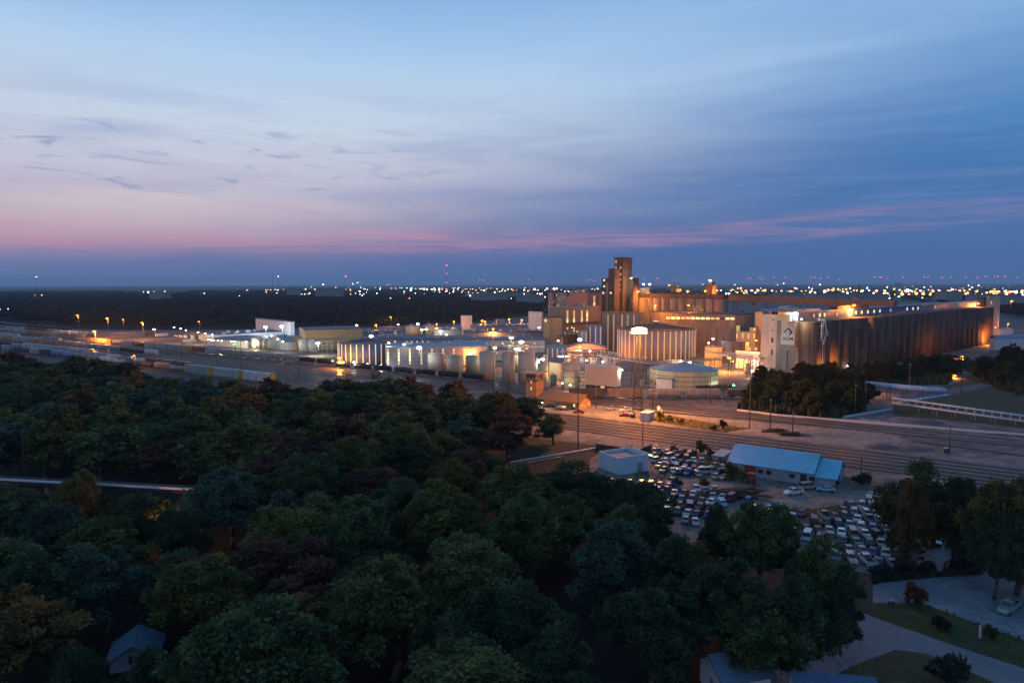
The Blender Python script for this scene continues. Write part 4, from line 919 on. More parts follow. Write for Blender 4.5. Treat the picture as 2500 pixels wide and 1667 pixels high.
# lit stair tower between ringed tank and pink box
o = thing('stair_tower', 'yellow-lit lattice stair tower left of the pink box building', 'stair tower', G(1420, 955), 0); h = topz(o.location, 890)
k = MB()
for x in (-1.8, 1.8):
    for y in (-1.5, 1.5): k.tube((x, y, 0), (x, y, h), .12, 4)
z = 0; s = 1
while z < h-2: k.tube((-1.8*s, -1.5, z), (1.8*s, -1.5, z+2), .15, 4); k.box(-1.9, 1.9, -1.6, 1.6, z-.06, z+.06); s = -s; z += 2
k.build('frame', mat('pale_steel', (.5, .5, .4), .6), o)
gallery('conveyor_bridge', 'white truss conveyor sloping down behind the pink box building', AT(1462, 868, 400), AT(1578, 886, 372), 3, 3.0, STEEL, 2, truss=True)
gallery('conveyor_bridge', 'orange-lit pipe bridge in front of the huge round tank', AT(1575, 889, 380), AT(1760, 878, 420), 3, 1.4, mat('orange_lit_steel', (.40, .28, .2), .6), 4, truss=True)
gallery('pipe_bridge', 'thin pipe bridge right of the huge round tank, by the bright orange lamp', AT(1722, 860, 440), AT(1860, 872, 410), 2, 1.2, STEEL, 3, truss=True)
gallery('pipe_bridge', 'second pipe bridge just below the thin one right of the huge round tank', AT(1760, 868, 425), AT(1855, 880, 400), 2, 1.2, STEEL, 2, truss=True)
def pipes(label, pts, r, n=1, gap=1.2, legs=True, m=STEEL, name='pipe_rack'):
    P = [AT(*p) for p in pts]; root = thing(name, label, 'pipes', (P[0].x, P[0].y, 0)); o0 = Vector((P[0].x, P[0].y, 0))
    for j in range(n):
        k = MB()
        for a, c in zip(P[:-1], P[1:]): k.tube(a-o0+Vector((0, 0, j*gap*.0))+Vector((0, j*gap, 0)), c-o0+Vector((0, j*gap, 0)), r, 8)
        k.build('pipe', m, root)
    if legs:
        for a in P:
            q = a-o0; k = MB(); k.tube((q.x, q.y, 0), (q.x, q.y, q.z), .15, 4); k.tube((q.x, q.y+n*gap, 0), (q.x, q.y+n*gap, q.z), .15, 4); k.build('support', PMETAL, root)
    return root
r2 = random.Random(3)
for i, (x0, x1, y0, y1, Y, c_) in enumerate([(1560, 1612, 893, 925, 385, 'orange-lit'), (1150, 1330, 838, 862, 470, 'rust-coloured'), (1330, 1420, 855, 885, 440, 'grey'), (1800, 1890, 872, 905, 420, 'grey-blue'), (1100, 1180, 830, 850, 500, 'dim'), (900, 985, 800, 825, 620, 'distant'), (1230, 1300, 842, 866, 430, 'pale'), (1390, 1470, 858, 880, 420, 'tangled'), (1560, 1605, 925, 960, 365, 'dark')]):
    root = thing('pipe_rack', '%s pipes and frames %s' % (c_, ['under the brightest lamp', 'behind the tall cream tanks', 'above the ringed tank', 'at the foot of the pale headhouse', 'above the short tanks', 'beside the blue-coned tanks', 'over the widest cream tank', 'left of the white truss conveyor', 'behind the dark wagons'][i]), 'pipework', GY((x0+x1)/2, Y), R_(4)); w = (x1-x0)/2*Y/F; zt = topz(root.location, y0); zb = max(0, topz(root.location, y1))
    for j in range(7):
        z = r2.uniform(zb, zt); xx = r2.uniform(-w, w*.3); y = r2.uniform(-4, 4); k = MB(); k.tube((xx, y, z), (min(w, xx+r2.uniform(.5, 1.5)*w), y, z), r2.uniform(.15, .4), 6); k.build('pipe', r2.choice([STEEL, RUST, PIPEW]) if i else RUST, root)
    for j in range(6):
        x = -w+2*w*(j+.5)/6; k = MB(); k.tube((x, -4, 0), (x, -4, zt), .16, 4).tube((x, 4, 0), (x, 4, zt), .16, 4).tube((x, -4, zt*.8), (x, 4, zt*.8), .14, 4); k.build('post', PMETAL, root)
    for j in range(2): 
        x = r2.uniform(-w, w); rr3 = r2.uniform(1, 2.2); MB().cyl(x, 1, 0, r2.uniform(.5, .95)*zt, rr3, 14).build('vessel', r2.choice([STEEL, TANKW, GREYC]), root)
# --- depot
dt = bld('depot_tower', 'square brick yard tower with a wide orange-lit flat roof', 'tower', 1309, 968, 1327, 1284, 912, TRK, BRICK)
MB().box(-2.2, dt.a+2.2, -2.2, dt.b+2.2, dt.h+.003, dt.h+.45).build('roof', mat('tan_roof_slab', (.5, .36, .24), .8), dt.root)
MB().box(-.9, dt.a+.9, -.9, dt.b+.9, dt.h-3.4, dt.h-3.1).build('balcony', CONC, dt.root)
k = MB(); 
for (x0, y0), (x1, y1) in ((((-.9), -.9), (dt.a+.9, -.9)), ((-.9, -.9), (-.9, dt.b+.9))):
    for z in (dt.h-2.6, dt.h-2.1): k.tube((x0, y0, z), (x1, y1, z), .06, 4)
    for i in range(6): k.tube((x0+(x1-x0)*i/5, y0+(y1-y0)*i/5, dt.h-3.1), (x0+(x1-x0)*i/5, y0+(y1-y0)*i/5, dt.h-2.1), .05, 4)
k.build('handrail', STEEL, dt.root)
for i in range(3): MB().box(dt.a*(.1+.3*i), dt.a*(.1+.3*i)+dt.a*.2, -.06, .05, dt.h-2.9, dt.h-1).build('window', DARKWIN, dt.root); MB().box(-.06, .05, dt.b*(.1+.3*i), dt.b*(.1+.3*i)+dt.b*.2, dt.h-2.9, dt.h-1).build('window', DARKWIN, dt.root)
pane(dt, 'L', 1297, 929, 936, 3.5, WIN2); pane(dt, 'L', 1297, 944, 952, 3.5, WIN2); pane(dt, 'R', 1314, 922, 928, 4, WHITEP, 'notice_board')
dh = bld('depot_building', 'long low brick depot with a brown shingle gable roof and lit gable end', 'building', 1414, 1001, 1443, 1316, 984, TRK, BRICK)
rf, mw = gable(dh, SHINGLE, topz(dh.C+dh.u*(dh.a/2), 964)-dh.h, 'L', 1.0); mw.build('gable_wall', BRICK, dh.root)
pane(dh, 'R', 1427, 990, 997, 2, WHITEP, 'door'); pane(dh, 'R', 1437, 980, 990, 2, WIN2); pane(dh, 'R', 1421, 984, 991, 2, WHITEP, 'window'); pane(dh, 'L', 1402, 986, 993, 3.5, WIN)
pane(dh, 'L', 1380, 988, 993, 4, DARKWIN); pane(dh, 'L', 1360, 984, 989, 4, DARKWIN)
# white hut with a lamp
hut = bld('equipment_hut', 'small white hut with a burning wall lamp beside the tracks', 'hut', 1582, 1030, 1597, 1563, 1010, TRK, WHITEP); roofslab(hut, WHITEP, .25, .25); pane(hut, 'R', 1590, 1014, 1026, 3, GREYC, 'door')
o = thing('propane_tank', 'upright white gas cylinder right of the white hut', 'tank', G(1608, 1016)); MB().cyl(0, 0, .3, 4.0, .72, 14).cyl(0, 0, 4.0, 4.4, .72, 14, 0, .25).build('shell', PIPEW, o); MB().cyl(0, 0, 0, .3, .5, 10).build('base', STEEL, o)
o = thing('propane_tank', 'thinner grey cylinder right of the upright gas cylinder', 'tank', G(1615, 1017)); MB().cyl(0, 0, .2, 2.9, .35, 12).cyl(0, 0, 2.9, 3.1, .35, 12, 0, .1).build('shell', STEEL, o); MB().cyl(0, 0, 0, .2, .3, 8).build('base', STEEL, o)
# --- junkyard sheds
bs = bld('metal_shed', 'long shed with a bright blue metal gable roof beside the junkyard', 'shed', 1978, 1188, 2035, 1775, 1158, TRK, WHITEP, build=False)
def zat(P, py): return topz(P, py)
C = G(2030, 1189); b = bld('metal_shed', 'x', 'shed', 1778, 1140, 1800, 1770, 1120, TRK, WHITEP, build=False); bpy.data.objects.remove(b.root); bpy.data.objects.remove(bs.root)
# the shed runs along the railway: a long axis from its right-hand gable to the left
Cb = G(2038, 1194); TDn = TD; shl = reach(Cb, TDn, 1779); sh = thing('metal_shed', 'long shed with a bright blue metal gable roof beside the junkyard', 'shed', Cb, TRK)
wd = 15.0; eh = 2.9; rg = 3.6
SHW = mat('whitewashed_wall', (.30, .31, .33), .85, noise=.3, nscale=.5); BLUEROOF = mat('bright_blue_metal_roof', (.15, .45, .62), .45, .1, noise=.15, corr=.35, nscale=.25)
s_ = 5.5   # the right-hand part is lower
MB().box(0, wd, s_, shl, 0, eh+.6).build('wall', SHW, sh)
MB().box(.3, wd-.3, 0, s_, 0, eh-.2).build('wall', SHW, sh)
def gr(y0, y1, e, x0, x1, rise): return MB().prism([(x0-.5, e-.2), ((x0+x1)/2, e+rise), (x1+.5, e-.2), (x1+.5, e), ((x0+x1)/2, e+rise+.22), (x0-.5, e)], y0, y1)
gr(s_-.4, shl+.5, eh+.6, 0, wd, rg).build('roof', BLUEROOF, sh); gr(-.6, s_-.41, eh-.2, .3, wd-.3, rg-.3).build('roof', BLUEROOF, sh, label='lower right-hand section of the blue roof')
MB().prism([(.3, eh-.2), (wd/2, eh+rg-.56), (wd-.3, eh-.2)], .02, s_).prism([(0, eh+.6), (wd/2, eh+.6+rg-.06), (wd, eh+.6)], s_, shl-.02).build('gable_wall', SHW, sh)
MB().box(-.12, .05, shl*.73, shl*.84, 0, 3.2).build('door', mat('faded_red_door', (.26, .05, .04), .8), sh); MB().box(-.1, .05, shl*.42, shl*.5, .1, 2.7).build('door', GREYC, sh); MB().box(-.1, .05, shl*.25, shl*.31, .1, 2.9).build('door', DARKWIN, sh)
for t_ in (.18, .36, .58, .66): MB().box(-.08, .05, shl*t_, shl*t_+1.4, 1.4, 2.5).build('window', DARKWIN, sh)
MB().box(3, 4, -.12, .05, .1, 2.1).build('door', DARKWIN, sh); MB().box(6, 7.2, -.1, .05, 1.2, 2.3).build('window', DARKWIN, sh)
ss = bld('lean_shed', 'small grey shed with a door left of the blue-roofed shed', 'shed', 1764, 1128, 1786, 1739, 1116, TRK, SHW); roofslab(ss, LROOF, .25, .3); pane(ss, 'L', 1758, 1117, 1127, 4, DARKWIN, 'door')
wbld = bld('workshop', 'flat-roofed white building with a sloping parapet at the edge of the wood', 'building', 1512, 1160, 1583, 1462, 1119, R_(28), mat('blue_white_wall', (.52, .55, .62), .8, noise=.12), build=False)
# parapet building: own outline
o = wbld.root; a_ = wbld.a; bl_ = wbld.b; hh = wbld.h; print('workshop', a_, bl_, hh)
WLM = mat('blue_white_wall')
MB().box(0, a_, 0, bl_, 0, hh-1).build('wall', WLM, o); MB().box(.4, a_-.4, .4, bl_-.4, hh-1, hh-.9).build('roof', mat('pink_grey_roofing', (.34, .27, .26), .9), o)
MB().box(0, .35, 0, bl_, hh-1, hh).box(a_-.35, a_, 0, bl_, hh-1, hh+.4).box(.35, a_-.35, 0, .35, hh-1, hh+.2).box(.35, a_-.35, bl_-.35, bl_, hh-1, hh).build('parapet', WLM, o)
MB().box(a_*.6, a_*.8, -.08, .05, .1, 2.8).build('door', GREYC, o)
bk = bld('workshop', 'dark flat shed behind the parapet building next to the tracks', 'building', 1560, 1112, 1590, 1455, 1099, TRK, CONCD); roofslab(bk, mat('rail_side_roof', (.2, .15, .13), .9), .3, .3)
# houses at the bottom
def house(label, px, py, yaw, a, b_, h, rise, wm, rm, axis, cat='house'):
    P = G(px, py); bb_ = B(); bb_.C = P; bb_.yaw = yaw; bb_.u = Vector((math.cos(yaw), math.sin(yaw), 0)); bb_.v = Vector((-math.sin(yaw), math.cos(yaw), 0)); bb_.a, bb_.b, bb_.h = a, b_, h
    bb_.root = thing('house', label, cat, P, yaw); MB().box(0, a, 0, b_, 0, h).build('wall', wm, bb_.root)
    rf, mw = gable(bb_, rm, rise, axis); mw.build('gable_wall', wm, bb_.root)
    MB().box(a*.4, a*.5, -.06, .05, 1, 2.2).build('window', DARKWIN, bb_.root); MB().box(-.06, .05, b_*.4, b_*.55, .1, 2.1).build('door', GREYC, bb_.root); return bb_
SLATE = mat('blue_slate_roof', (.10, .16, .22), .7, noise=.2, nscale=1.5); WW = mat('white_house_wall', (.62, .63, .66), .8, noise=.1)
house('house with a dark blue roof and white gable cut by the bottom edge', 1765, 1722, R_(14), 7, 6, 3.2, 2.0, WW, SLATE, 'R')
house('blue-roofed house cut off by the bottom edge right of the white gable', 1955, 1775, R_(-10), 9, 7, 3.0, 2.2, WW, mat('bluish_shingle', (.07, .12, .20), .8, noise=.2, nscale=1.5), 'R')
house('house hidden among the trees at the lower left, showing a bluish roof', 268, 1645, R_(20), 6.0, 5.5, 1.7, 2.0, mat('dull_house_wall', (.16, .17, .20), .85), SLATE, 'L')
house('pale little shed at the far edge of the gravel lot', 2296, 1404, R_(35), 3.4, 3, 2.8, .8, SHW, mat('shed_roof', (.2, .2, .24), .8), 'R', 'shed')
# ---------------------------------------------------------------- railway wagons
def wagon_proto(kind, Lw):
    """returns (root, parts); local y runs along the track, the wagon stands at z = .3 above the rails"""
    root = thing('railway_wagon', 'x', 'railway wagon', (0, 0, 0)); w = 1.5; parts = []; h = Lw/2
    OBJP = mat('wagon_paint', (.3, .3, .3), .75, obj=True, noise=.3, nscale=.4, streak=.3)
    for s in (-1, 1):
        k = MB(); yc = s*(h-2.3)
        k.box(-1.0, 1.0, yc-1.3, yc+1.3, .55, .8)
        for dy in (-.9, .9):
            for x in (-.72, .72):
                p = Vector((x-.07, yc+dy, .72)); k.tube(p, p+Vector((.14, 0, 0)), .42, 10)
        parts.append((k.build('bogie', PMETAL, root), []))
    k = MB()
    if kind == 'box':
        k.box(-w, w, -h, h, 1.0, 4.6); k.prism([(-w, 4.6), (0, 4.95), (w, 4.6)][::-1], -h, h)
        for i in range(int(Lw/1.6)): y = -h+.8+1.6*i; k.box(-w-.06, w+.06, y-.05, y+.05, 1.1, 4.5)
        b_ = k.build('body', OBJP, root); d = MB().box(-w-.1, -w-.02, -1.4, 1.4, 1.1, 4.3).box(w+.02, w+.1, -1.4, 1.4, 1.1, 4.3).build('door', OBJP, root)
        parts += [(b_, []), (d, [])]
    elif kind == 'auto':
        k.box(-w, w, -h+.3, h-.3, .9, 5.3); k.prism([(-w, 5.3), (-w*.6, 5.75), (w*.6, 5.75), (w, 5.3)][::-1], -h+.3, h-.3)
        for i in range(int(Lw/1.9)): y = -h+1.4+1.9*i; k.box(-w-.05, w+.05, y-.06, y+.06, 1, 5.3)
        b_ = k.build('body', OBJP, root); e = MB().box(-w-.08, w+.08, -h, -h+2.2, .9, 5.55).box(-w-.08, w+.08, h-2.2, h, .9, 5.55).build('end_door', mat('yellow_end_paint', (.50, .30, .05), .7), root)
        parts += [(b_, []), (e, [])]
    elif kind == 'hopper':
        pr = [(-1.3, 1.9), (-w, 2.3), (-w, 3.9), (-1.1, 4.5), (1.1, 4.5), (w, 3.9), (w, 2.3), (1.3, 1.9)][::-1]
        k.prism(pr, -h+1.1, h-1.1)
        for i in range(3):
            yc = (i-1)*(Lw-2.6)/3; q = (Lw-2.6)/6-.2
            k.add([(-1.2, yc-q, 1.9), (1.2, yc-q, 1.9), (1.2, yc+q, 1.9), (-1.2, yc+q, 1.9), (-.5, yc-.4, .8), (.5, yc-.4, .8), (.5, yc+.4, .8), (-.5, yc+.4, .8)], [(0, 1, 5, 4), (1, 2, 6, 5), (2, 3, 7, 6), (3, 0, 4, 7), (7, 6, 5, 4)])
        k.box(-w, w, -h, -h+1.0, 1.0, 1.3); k.box(-w, w, h-1.0, h, 1.0, 1.3)
        b_ = k.build('body', OBJP, root); r_ = MB().box(-.35, .35, -h+1.5, h-1.5, 4.52, 4.8).build('hatch_rail', STEEL, root); parts += [(b_, []), (r_, [])]
        lad = MB()
        for y in (-h+.5, h-.5):
            for x in (-1.2, 1.2): lad.tube((x, y, 1.3), (x, y, 4.3), .06, 4)
            for z in (1.8, 2.5, 3.2, 3.9): lad.tube((-1.2, y, z), (1.2, y, z), .04, 4)
        parts.append((lad.build('ladder', STEEL, root), []))
    elif kind == 'tank':
        n = 14; rr = 1.45; zc = 2.55; ys = [(-h+.7, .55), (-h+1.1, .88), (-h+1.7, 1.0), (h-1.7, 1.0), (h-1.1, .88), (h-.7, .55)]
        v = [(math.cos(2*math.pi*i/n)*rr*f, y, zc+math.sin(2*math.pi*i/n)*rr*f) for y, f in ys for i in range(n)]
        fs = [(j*n+i, (j+1)*n+i, (j+1)*n+(i+1) % n, j*n+(i+1) % n) for j in range(5) for i in range(n)]+[tuple(range(n)), tuple(range(6*n-1, 5*n-1, -1))]
        k.add(v, fs, 0, True); b_ = k.build('barrel', OBJP, root); d = MB().cyl(0, 0, 3.9, 4.5, .45, 10).box(-.8, .8, -1.6, 1.6, 4.0, 4.08).build('dome', PMETAL, root); f_ = MB().box(-.9, .9, -h, h, .95, 1.15).build('frame', PMETAL, root)
        parts += [(b_, []), (d, []), (f_, [])]
    elif kind == 'gondola':
        k.box(-w, w, -h, h, 1.0, 1.2); k.box(-w, -w+.1, -h, h, 1.2, 2.7); k.box(w-.1, w, -h, h, 1.2, 2.7); k.box(-w+.1, w-.1, -h, -h+.1, 1.2, 2.7); k.box(-w+.1, w-.1, h-.1, h, 1.2, 2.7)
        for i in range(int(Lw/1.5)): y = -h+.7+1.5*i; k.box(-w-.08, -w-.01, y-.06, y+.06, 1.1, 2.7)
        parts.append((k.build('body', OBJP, root), []))
    elif kind == 'loco':
        k.box(-w, w, -h, h, 1.0, 1.6); k.box(-.9, .9, -h+1, h-5, 1.6, 4.0); b_ = k.build('body', OBJP, root)
        c_ = MB().box(-1.4, 1.4, h-5, h-2.4, 1.6, 4.5).box(-.9, .9, h-2.4, h-.6, 1.6, 3.0).build('cab', OBJP, root); w_ = MB().box(-1.43, 1.43, h-4.4, h-3, 3.3, 4.0).build('window', DARKWIN, root); parts += [(b_, []), (c_, []), (w_, [])]
        root['category'] = 'locomotive'
    return root, parts
LEN = {'box': 17.0, 'auto': 27.4, 'hopper': 17.6, 'tank': 16.4, 'gondola': 16.5, 'loco': 19.0}
KW = {'box': 'boxcar', 'auto': 'tall vehicle carrier wagon with yellow ends', 'hopper': 'covered hopper wagon', 'tank': 'tank wagon', 'gondola': 'open gondola wagon', 'loco': 'locomotive'}
PW = {k: wagon_proto(k, v) for k, v in LEN.items()}
USEDW = set()
PAINT = {'grey': (.34, .35, .37), 'pale grey': (.50, .50, .50), 'tan': (.42, .31, .22), 'rust-brown': (.20, .09, .06), 'black': (.03, .03, .035), 'blue-grey': (.20, .25, .33), 'white': (.62, .62, .62), 'orange-tan': (.46, .27, .15), 'dark': (.07, .065, .07), 'pink-grey': (.42, .36, .35), 'red-brown': (.26, .08, .06)}
def put_wagon(kind, pos, yaw, label, group, colr):
    root, parts = PW[kind]
    if kind not in USEDW:
        USEDW.add(kind); root.location = pos; root.rotation_euler = (0, 0, yaw); root['label'] = label; root['group'] = group
        for p, s in parts: p.color = (*colr, 1)
        return root
    return copy_tree(parts, root, pos, yaw, label, group, color=colr)
def train(c, x_right, x_left, seq, rowname, gap=1.3):
    """wagons along track c from picture column x_right away to x_left; seq = list of (kind, colour) repeated"""
    P = on_track(x_right, c); i = 0
    while True:
        kind, cn = seq[i % len(seq)]
        if cn is None: P = P+TD*LEN[kind]; i += 1; continue
        mid = P+TD*(LEN[kind]/2)
        px, _ = pxof(mid)
        if px < x_left or i > 60: break
        f = random.uniform(.85, 1.15)
        nm = '%s %s, %s from right in the %s' % (cn, 'yellow-ended carrier wagon' if kind == 'auto' else KW[kind], ordi(i+1), rowname)
        put_wagon(kind, Vector((mid.x, mid.y, .3)), TRK, nm, 'railway wagons', tuple(v*f for v in PAINT[cn]))
        P = P+TD*(LEN[kind]+gap); i += 1
def mixseq(n, pal, seed, kinds=('box', 'hopper', 'tank')):
    r = random.Random(seed); out = []
    while len(out) < n:
        k = r.choice(kinds); c = r.choice(pal); out += [(k, c)]*r.choice([1, 2, 3])
    return out
A_, = (None,)
train(1012.0, 668, -60, [('auto', 'pale grey'), ('auto', 'pale grey'), ('auto', 'grey'), ('tank', 'grey'), ('hopper', 'orange-tan'), ('tank', 'dark'), ('tank', 'dark'), ('tank', 'grey'), ('hopper', 'white'), ('box', 'tan'), ('box', 'tan'), ('hopper', 'blue-grey'), ('hopper', 'blue-grey'), ('box', 'dark')]+mixseq(8, ['grey', 'blue-grey', 'tan', 'dark'], 4), 'row nearest the wood')
train(998.6, 470, -60, mixseq(12, ['grey', 'blue-grey', 'dark', 'white'], 5, ('tank', 'hopper'))+mixseq(14, ['grey', 'blue-grey', 'pale grey', 'dark'], 6), 'second row from the wood')
train(992, 240, -60, mixseq(18, ['grey', 'blue-grey', 'pale grey'], 8, ('hopper', 'gondola', 'box')), 'third row from the wood')
train(964, 385, -60, [('hopper', 'pale grey'), ('tank', 'dark'), ('loco', 'dark'), ('hopper', 'blue-grey'), ('hopper', 'pink-grey'), ('hopper', 'grey'), ('hopper', 'pink-grey'), ('hopper', 'grey'), ('box', 'tan'), ('box', 'orange-tan'), ('box', 'orange-tan'), ('box', 'orange-tan')]+mixseq(6, ['tan', 'orange-tan', 'pink-grey'], 9, ('box',)), 'mid-yard row')
train(950.5, 215, -60, mixseq(14, ['dark', 'pink-grey', 'blue-grey'], 12, ('tank', 'gondola', 'hopper')), 'row beyond the mid-yard row')
train(935, 812, 180, [('tank', 'black'), ('tank', 'black'), ('hopper', 'pink-grey'), ('hopper', 'pink-grey'), ('hopper', 'grey'), ('hopper', 'pink-grey'), ('hopper', 'grey'), ('box', 'grey'), ('box', 'red-brown'), ('box', 'orange-tan'), ('box', 'pink-grey'), ('box', 'grey'), ('box', 'pink-grey'), ('tank', 'dark'), ('box', 'blue-grey'), ('hopper', 'pink-grey'), ('box', 'orange-tan'), ('box', 'orange-tan'), ('box', 'tan'), ('tank', 'grey')], 'row beside the warehouses')
train(938.5, 1182, 838, [('tank', 'black')]*3+[('tank', 'dark')]+[('tank', 'black')]*9, 'train by the tall tanks')
train(926, 205, -60, mixseq(16, ['orange-tan', 'pink-grey', 'grey', 'pale grey'], 15, ('box', 'hopper')), 'far orange-lit row')
train(913, 235, -60, mixseq(18, ['orange-tan', 'white', 'grey', 'red-brown'], 17, ('box', 'hopper')), 'second-farthest row')
train(896, 175, -60, mixseq(20, ['dark', 'black', 'blue-grey'], 18, ('tank', 'gondola', 'hopper')), 'dark far-edge row')
# hopper train facing the camera beside the plant
P = G(1860, 975); d = (G(1555, 974)-P).normalized(); yaw = math.atan2(d.y, d.x)-math.pi/2; i = 0; q = P.copy()
for cn, kd in (('dark', 'hopper'), ('blue-grey', 'hopper'), ('blue-grey', 'hopper'), ('pink-grey', 'box'), ('dark', 'box')):
    m_ = q+d*LEN[kd]/2; put_wagon(kd, Vector((m_.x, m_.y, .3)), yaw, '%s %s, %s from right, train before the many-sided tank' % (cn, KW[kd], ordi(i+1)), 'railway wagons', {'blue-grey': (.22, .22, .26), 'pink-grey': (.20, .15, .14)}.get(cn, PAINT[cn])); q = q+d*(LEN[kd]+1.2); i += 1
# ---------------------------------------------------------------- vehicles
CARP = mat('car_paint', (.4, .4, .4), .32, .25, obj=True, noise=.15, nscale=1.2, spec=.6); TYRE = mat('tyre_rubber', (.015, .015, .016), .8, noise=0)
def car_proto(kind):
    """local x runs forwards"""
    prof = {'sedan': dict(L=4.7, hood=.95, belt=.98, roof=1.42, c0=-1.55, c1=-.95, c2=.45, c3=1.15, tail=.98),
            'estate car': dict(L=4.7, hood=1.0, belt=1.02, roof=1.62, c0=-2.15, c1=-1.85, c2=.40, c3=1.05, tail=1.0),
            'van': dict(L=5.2, hood=1.15, belt=1.15, roof=1.98, c0=-2.5, c1=-2.35, c2=1.0, c3=1.7, tail=1.1),
            'pickup truck': dict(L=5.6, hood=1.12, belt=1.12, roof=1.78, c0=-.75, c1=-.55, c2=.65, c3=1.15, tail=1.1)}[kind]
    L2 = prof['L']/2; w = .9 if kind != 'van' else .97; root = thing('car' if kind != 'pickup truck' else 'pickup_truck', 'x', kind if ' ' not in kind else {'pickup truck': 'pickup truck', 'estate car': 'car'}[kind], (0, 0, 0))
    if kind == 'sedan': root['category'] = 'car'
    if kind == 'van': root.name = 'van'
    # body shell: stations along x with half width and top height
    st = [(-L2, .72, .62), (-L2+.12, .84, prof['tail']-.08), (prof['c0'], w, prof['tail']+.02), (prof['c3'], w, prof['hood']+.02), (L2-.35, .84, prof['hood']-.13), (L2, .70, .58)]
    v = []; 
    for x, hw, z in st: v += [(x, -hw, .28), (x, -hw-.02, .62), (x, -hw*.93, z), (x, hw*.93, z), (x, hw+.02, .62), (x, hw, .28)]
    fs = [(j*6+i, j*6+i+1, (j+1)*6+i+1, (j+1)*6+i) for j in range(5) for i in range(5)]+[(5, 4, 3, 2, 1, 0), tuple(30+i for i in range(6))]+[(j*6+5, j*6, (j+1)*6, (j+1)*6+5) for j in range(5)]
    k = MB().add(v, [f[::-1] for f in fs]); 
    if kind == 'pickup truck':   # open bed: side rails above a lower floor are suggested by raised walls
        k.box(-L2+.1, -.8, -.88, -.80, 1.05, 1.22); k.box(-L2+.1, -.8, .80, .88, 1.05, 1.22); k.box(-L2+.02, -L2+.1, -.88, .88, 1.05, 1.22)
    # roof panel and pillars
    zr = prof['roof']; rw = w*.74
    k.add([(prof['c1'], -rw, zr-.02), (prof['c2'], -rw, zr-.02), (prof['c2'], rw, zr-.02), (prof['c1'], rw, zr-.02), (prof['c1']+.1, -rw*.85, zr+.05), (prof['c2']-.1, -rw*.85, zr+.05), (prof['c2']-.1, rw*.85, zr+.05), (prof['c1']+.1, rw*.85, zr+.05)], [(3, 2, 1, 0), (4, 5, 6, 7), (0, 1, 5, 4), (1, 2, 6, 5), (2, 3, 7, 6), (3, 0, 4, 7)])
    for s in (-1, 1):
        for (x0, x1) in ((prof['c0'], prof['c1']), (prof['c3'], prof['c2'])): k.tube((x0, s*w*.93, prof['belt']-.02), (x1, s*rw, zr), .05, 4)
        k.tube(((prof['c1']+prof['c2'])/2, s*w*.93, prof['belt']-.02), ((prof['c1']+prof['c2'])/2, s*rw, zr), .045, 4)
    parts = [(k.build('body', CARP, root), [])]
    g = MB(); bw = w*.90; zb = prof['belt']-.03; z2 = zr-.025; rw2 = rw*.97
    c0, c1, c2, c3 = prof['c0'], prof['c1'], prof['c2'], prof['c3']
    g.add([(c0, -bw, zb), (c3, -bw, zb), (c3, bw, zb), (c0, bw, zb), (c1, -rw2, z2), (c2, -rw2, z2), (c2, rw2, z2), (c1, rw2, z2)], [(3, 2, 1, 0), (4, 5, 6, 7), (0, 1, 5, 4), (1, 2, 6, 5), (2, 3, 7, 6), (3, 0, 4, 7)])
    parts.append((g.build('windows', DARKWIN, root), []))
    if kind == 'pickup truck': parts.append((MB().box(-L2+.12, -.82, -.78, .78, 1.09, 1.115).build('load_bed', TYRE, root), []))
    for x in (-L2*.62, L2*.64):
        for s in (-1, 1):
            q = MB().tube((x, s*(w-.16), .33), (x, s*(w+.04), .33), .33, 12); parts.append((q.build('wheel', TYRE, root), []))
    return root, parts
CARS = {k: car_proto(k) for k in ('sedan', 'estate car', 'van', 'pickup truck')}; USEDC = set()
def put_car(kind, pos, yaw, label, group, colr):
    root, parts = CARS[kind]
    if kind not in USEDC:
        USEDC.add(kind); root.location = pos; root.rotation_euler = (0, 0, yaw); root['label'] = label
        if group: root['group'] = group
        parts[0][0].color = (*colr, 1); return root
    r = copy_tree(parts, root, pos, yaw, label, group); 
    for c in r.children: pass
    return r
def car_color(r, colr):
    for o in CARKIDS.get(r.name, []): o.color = (*colr, 1)
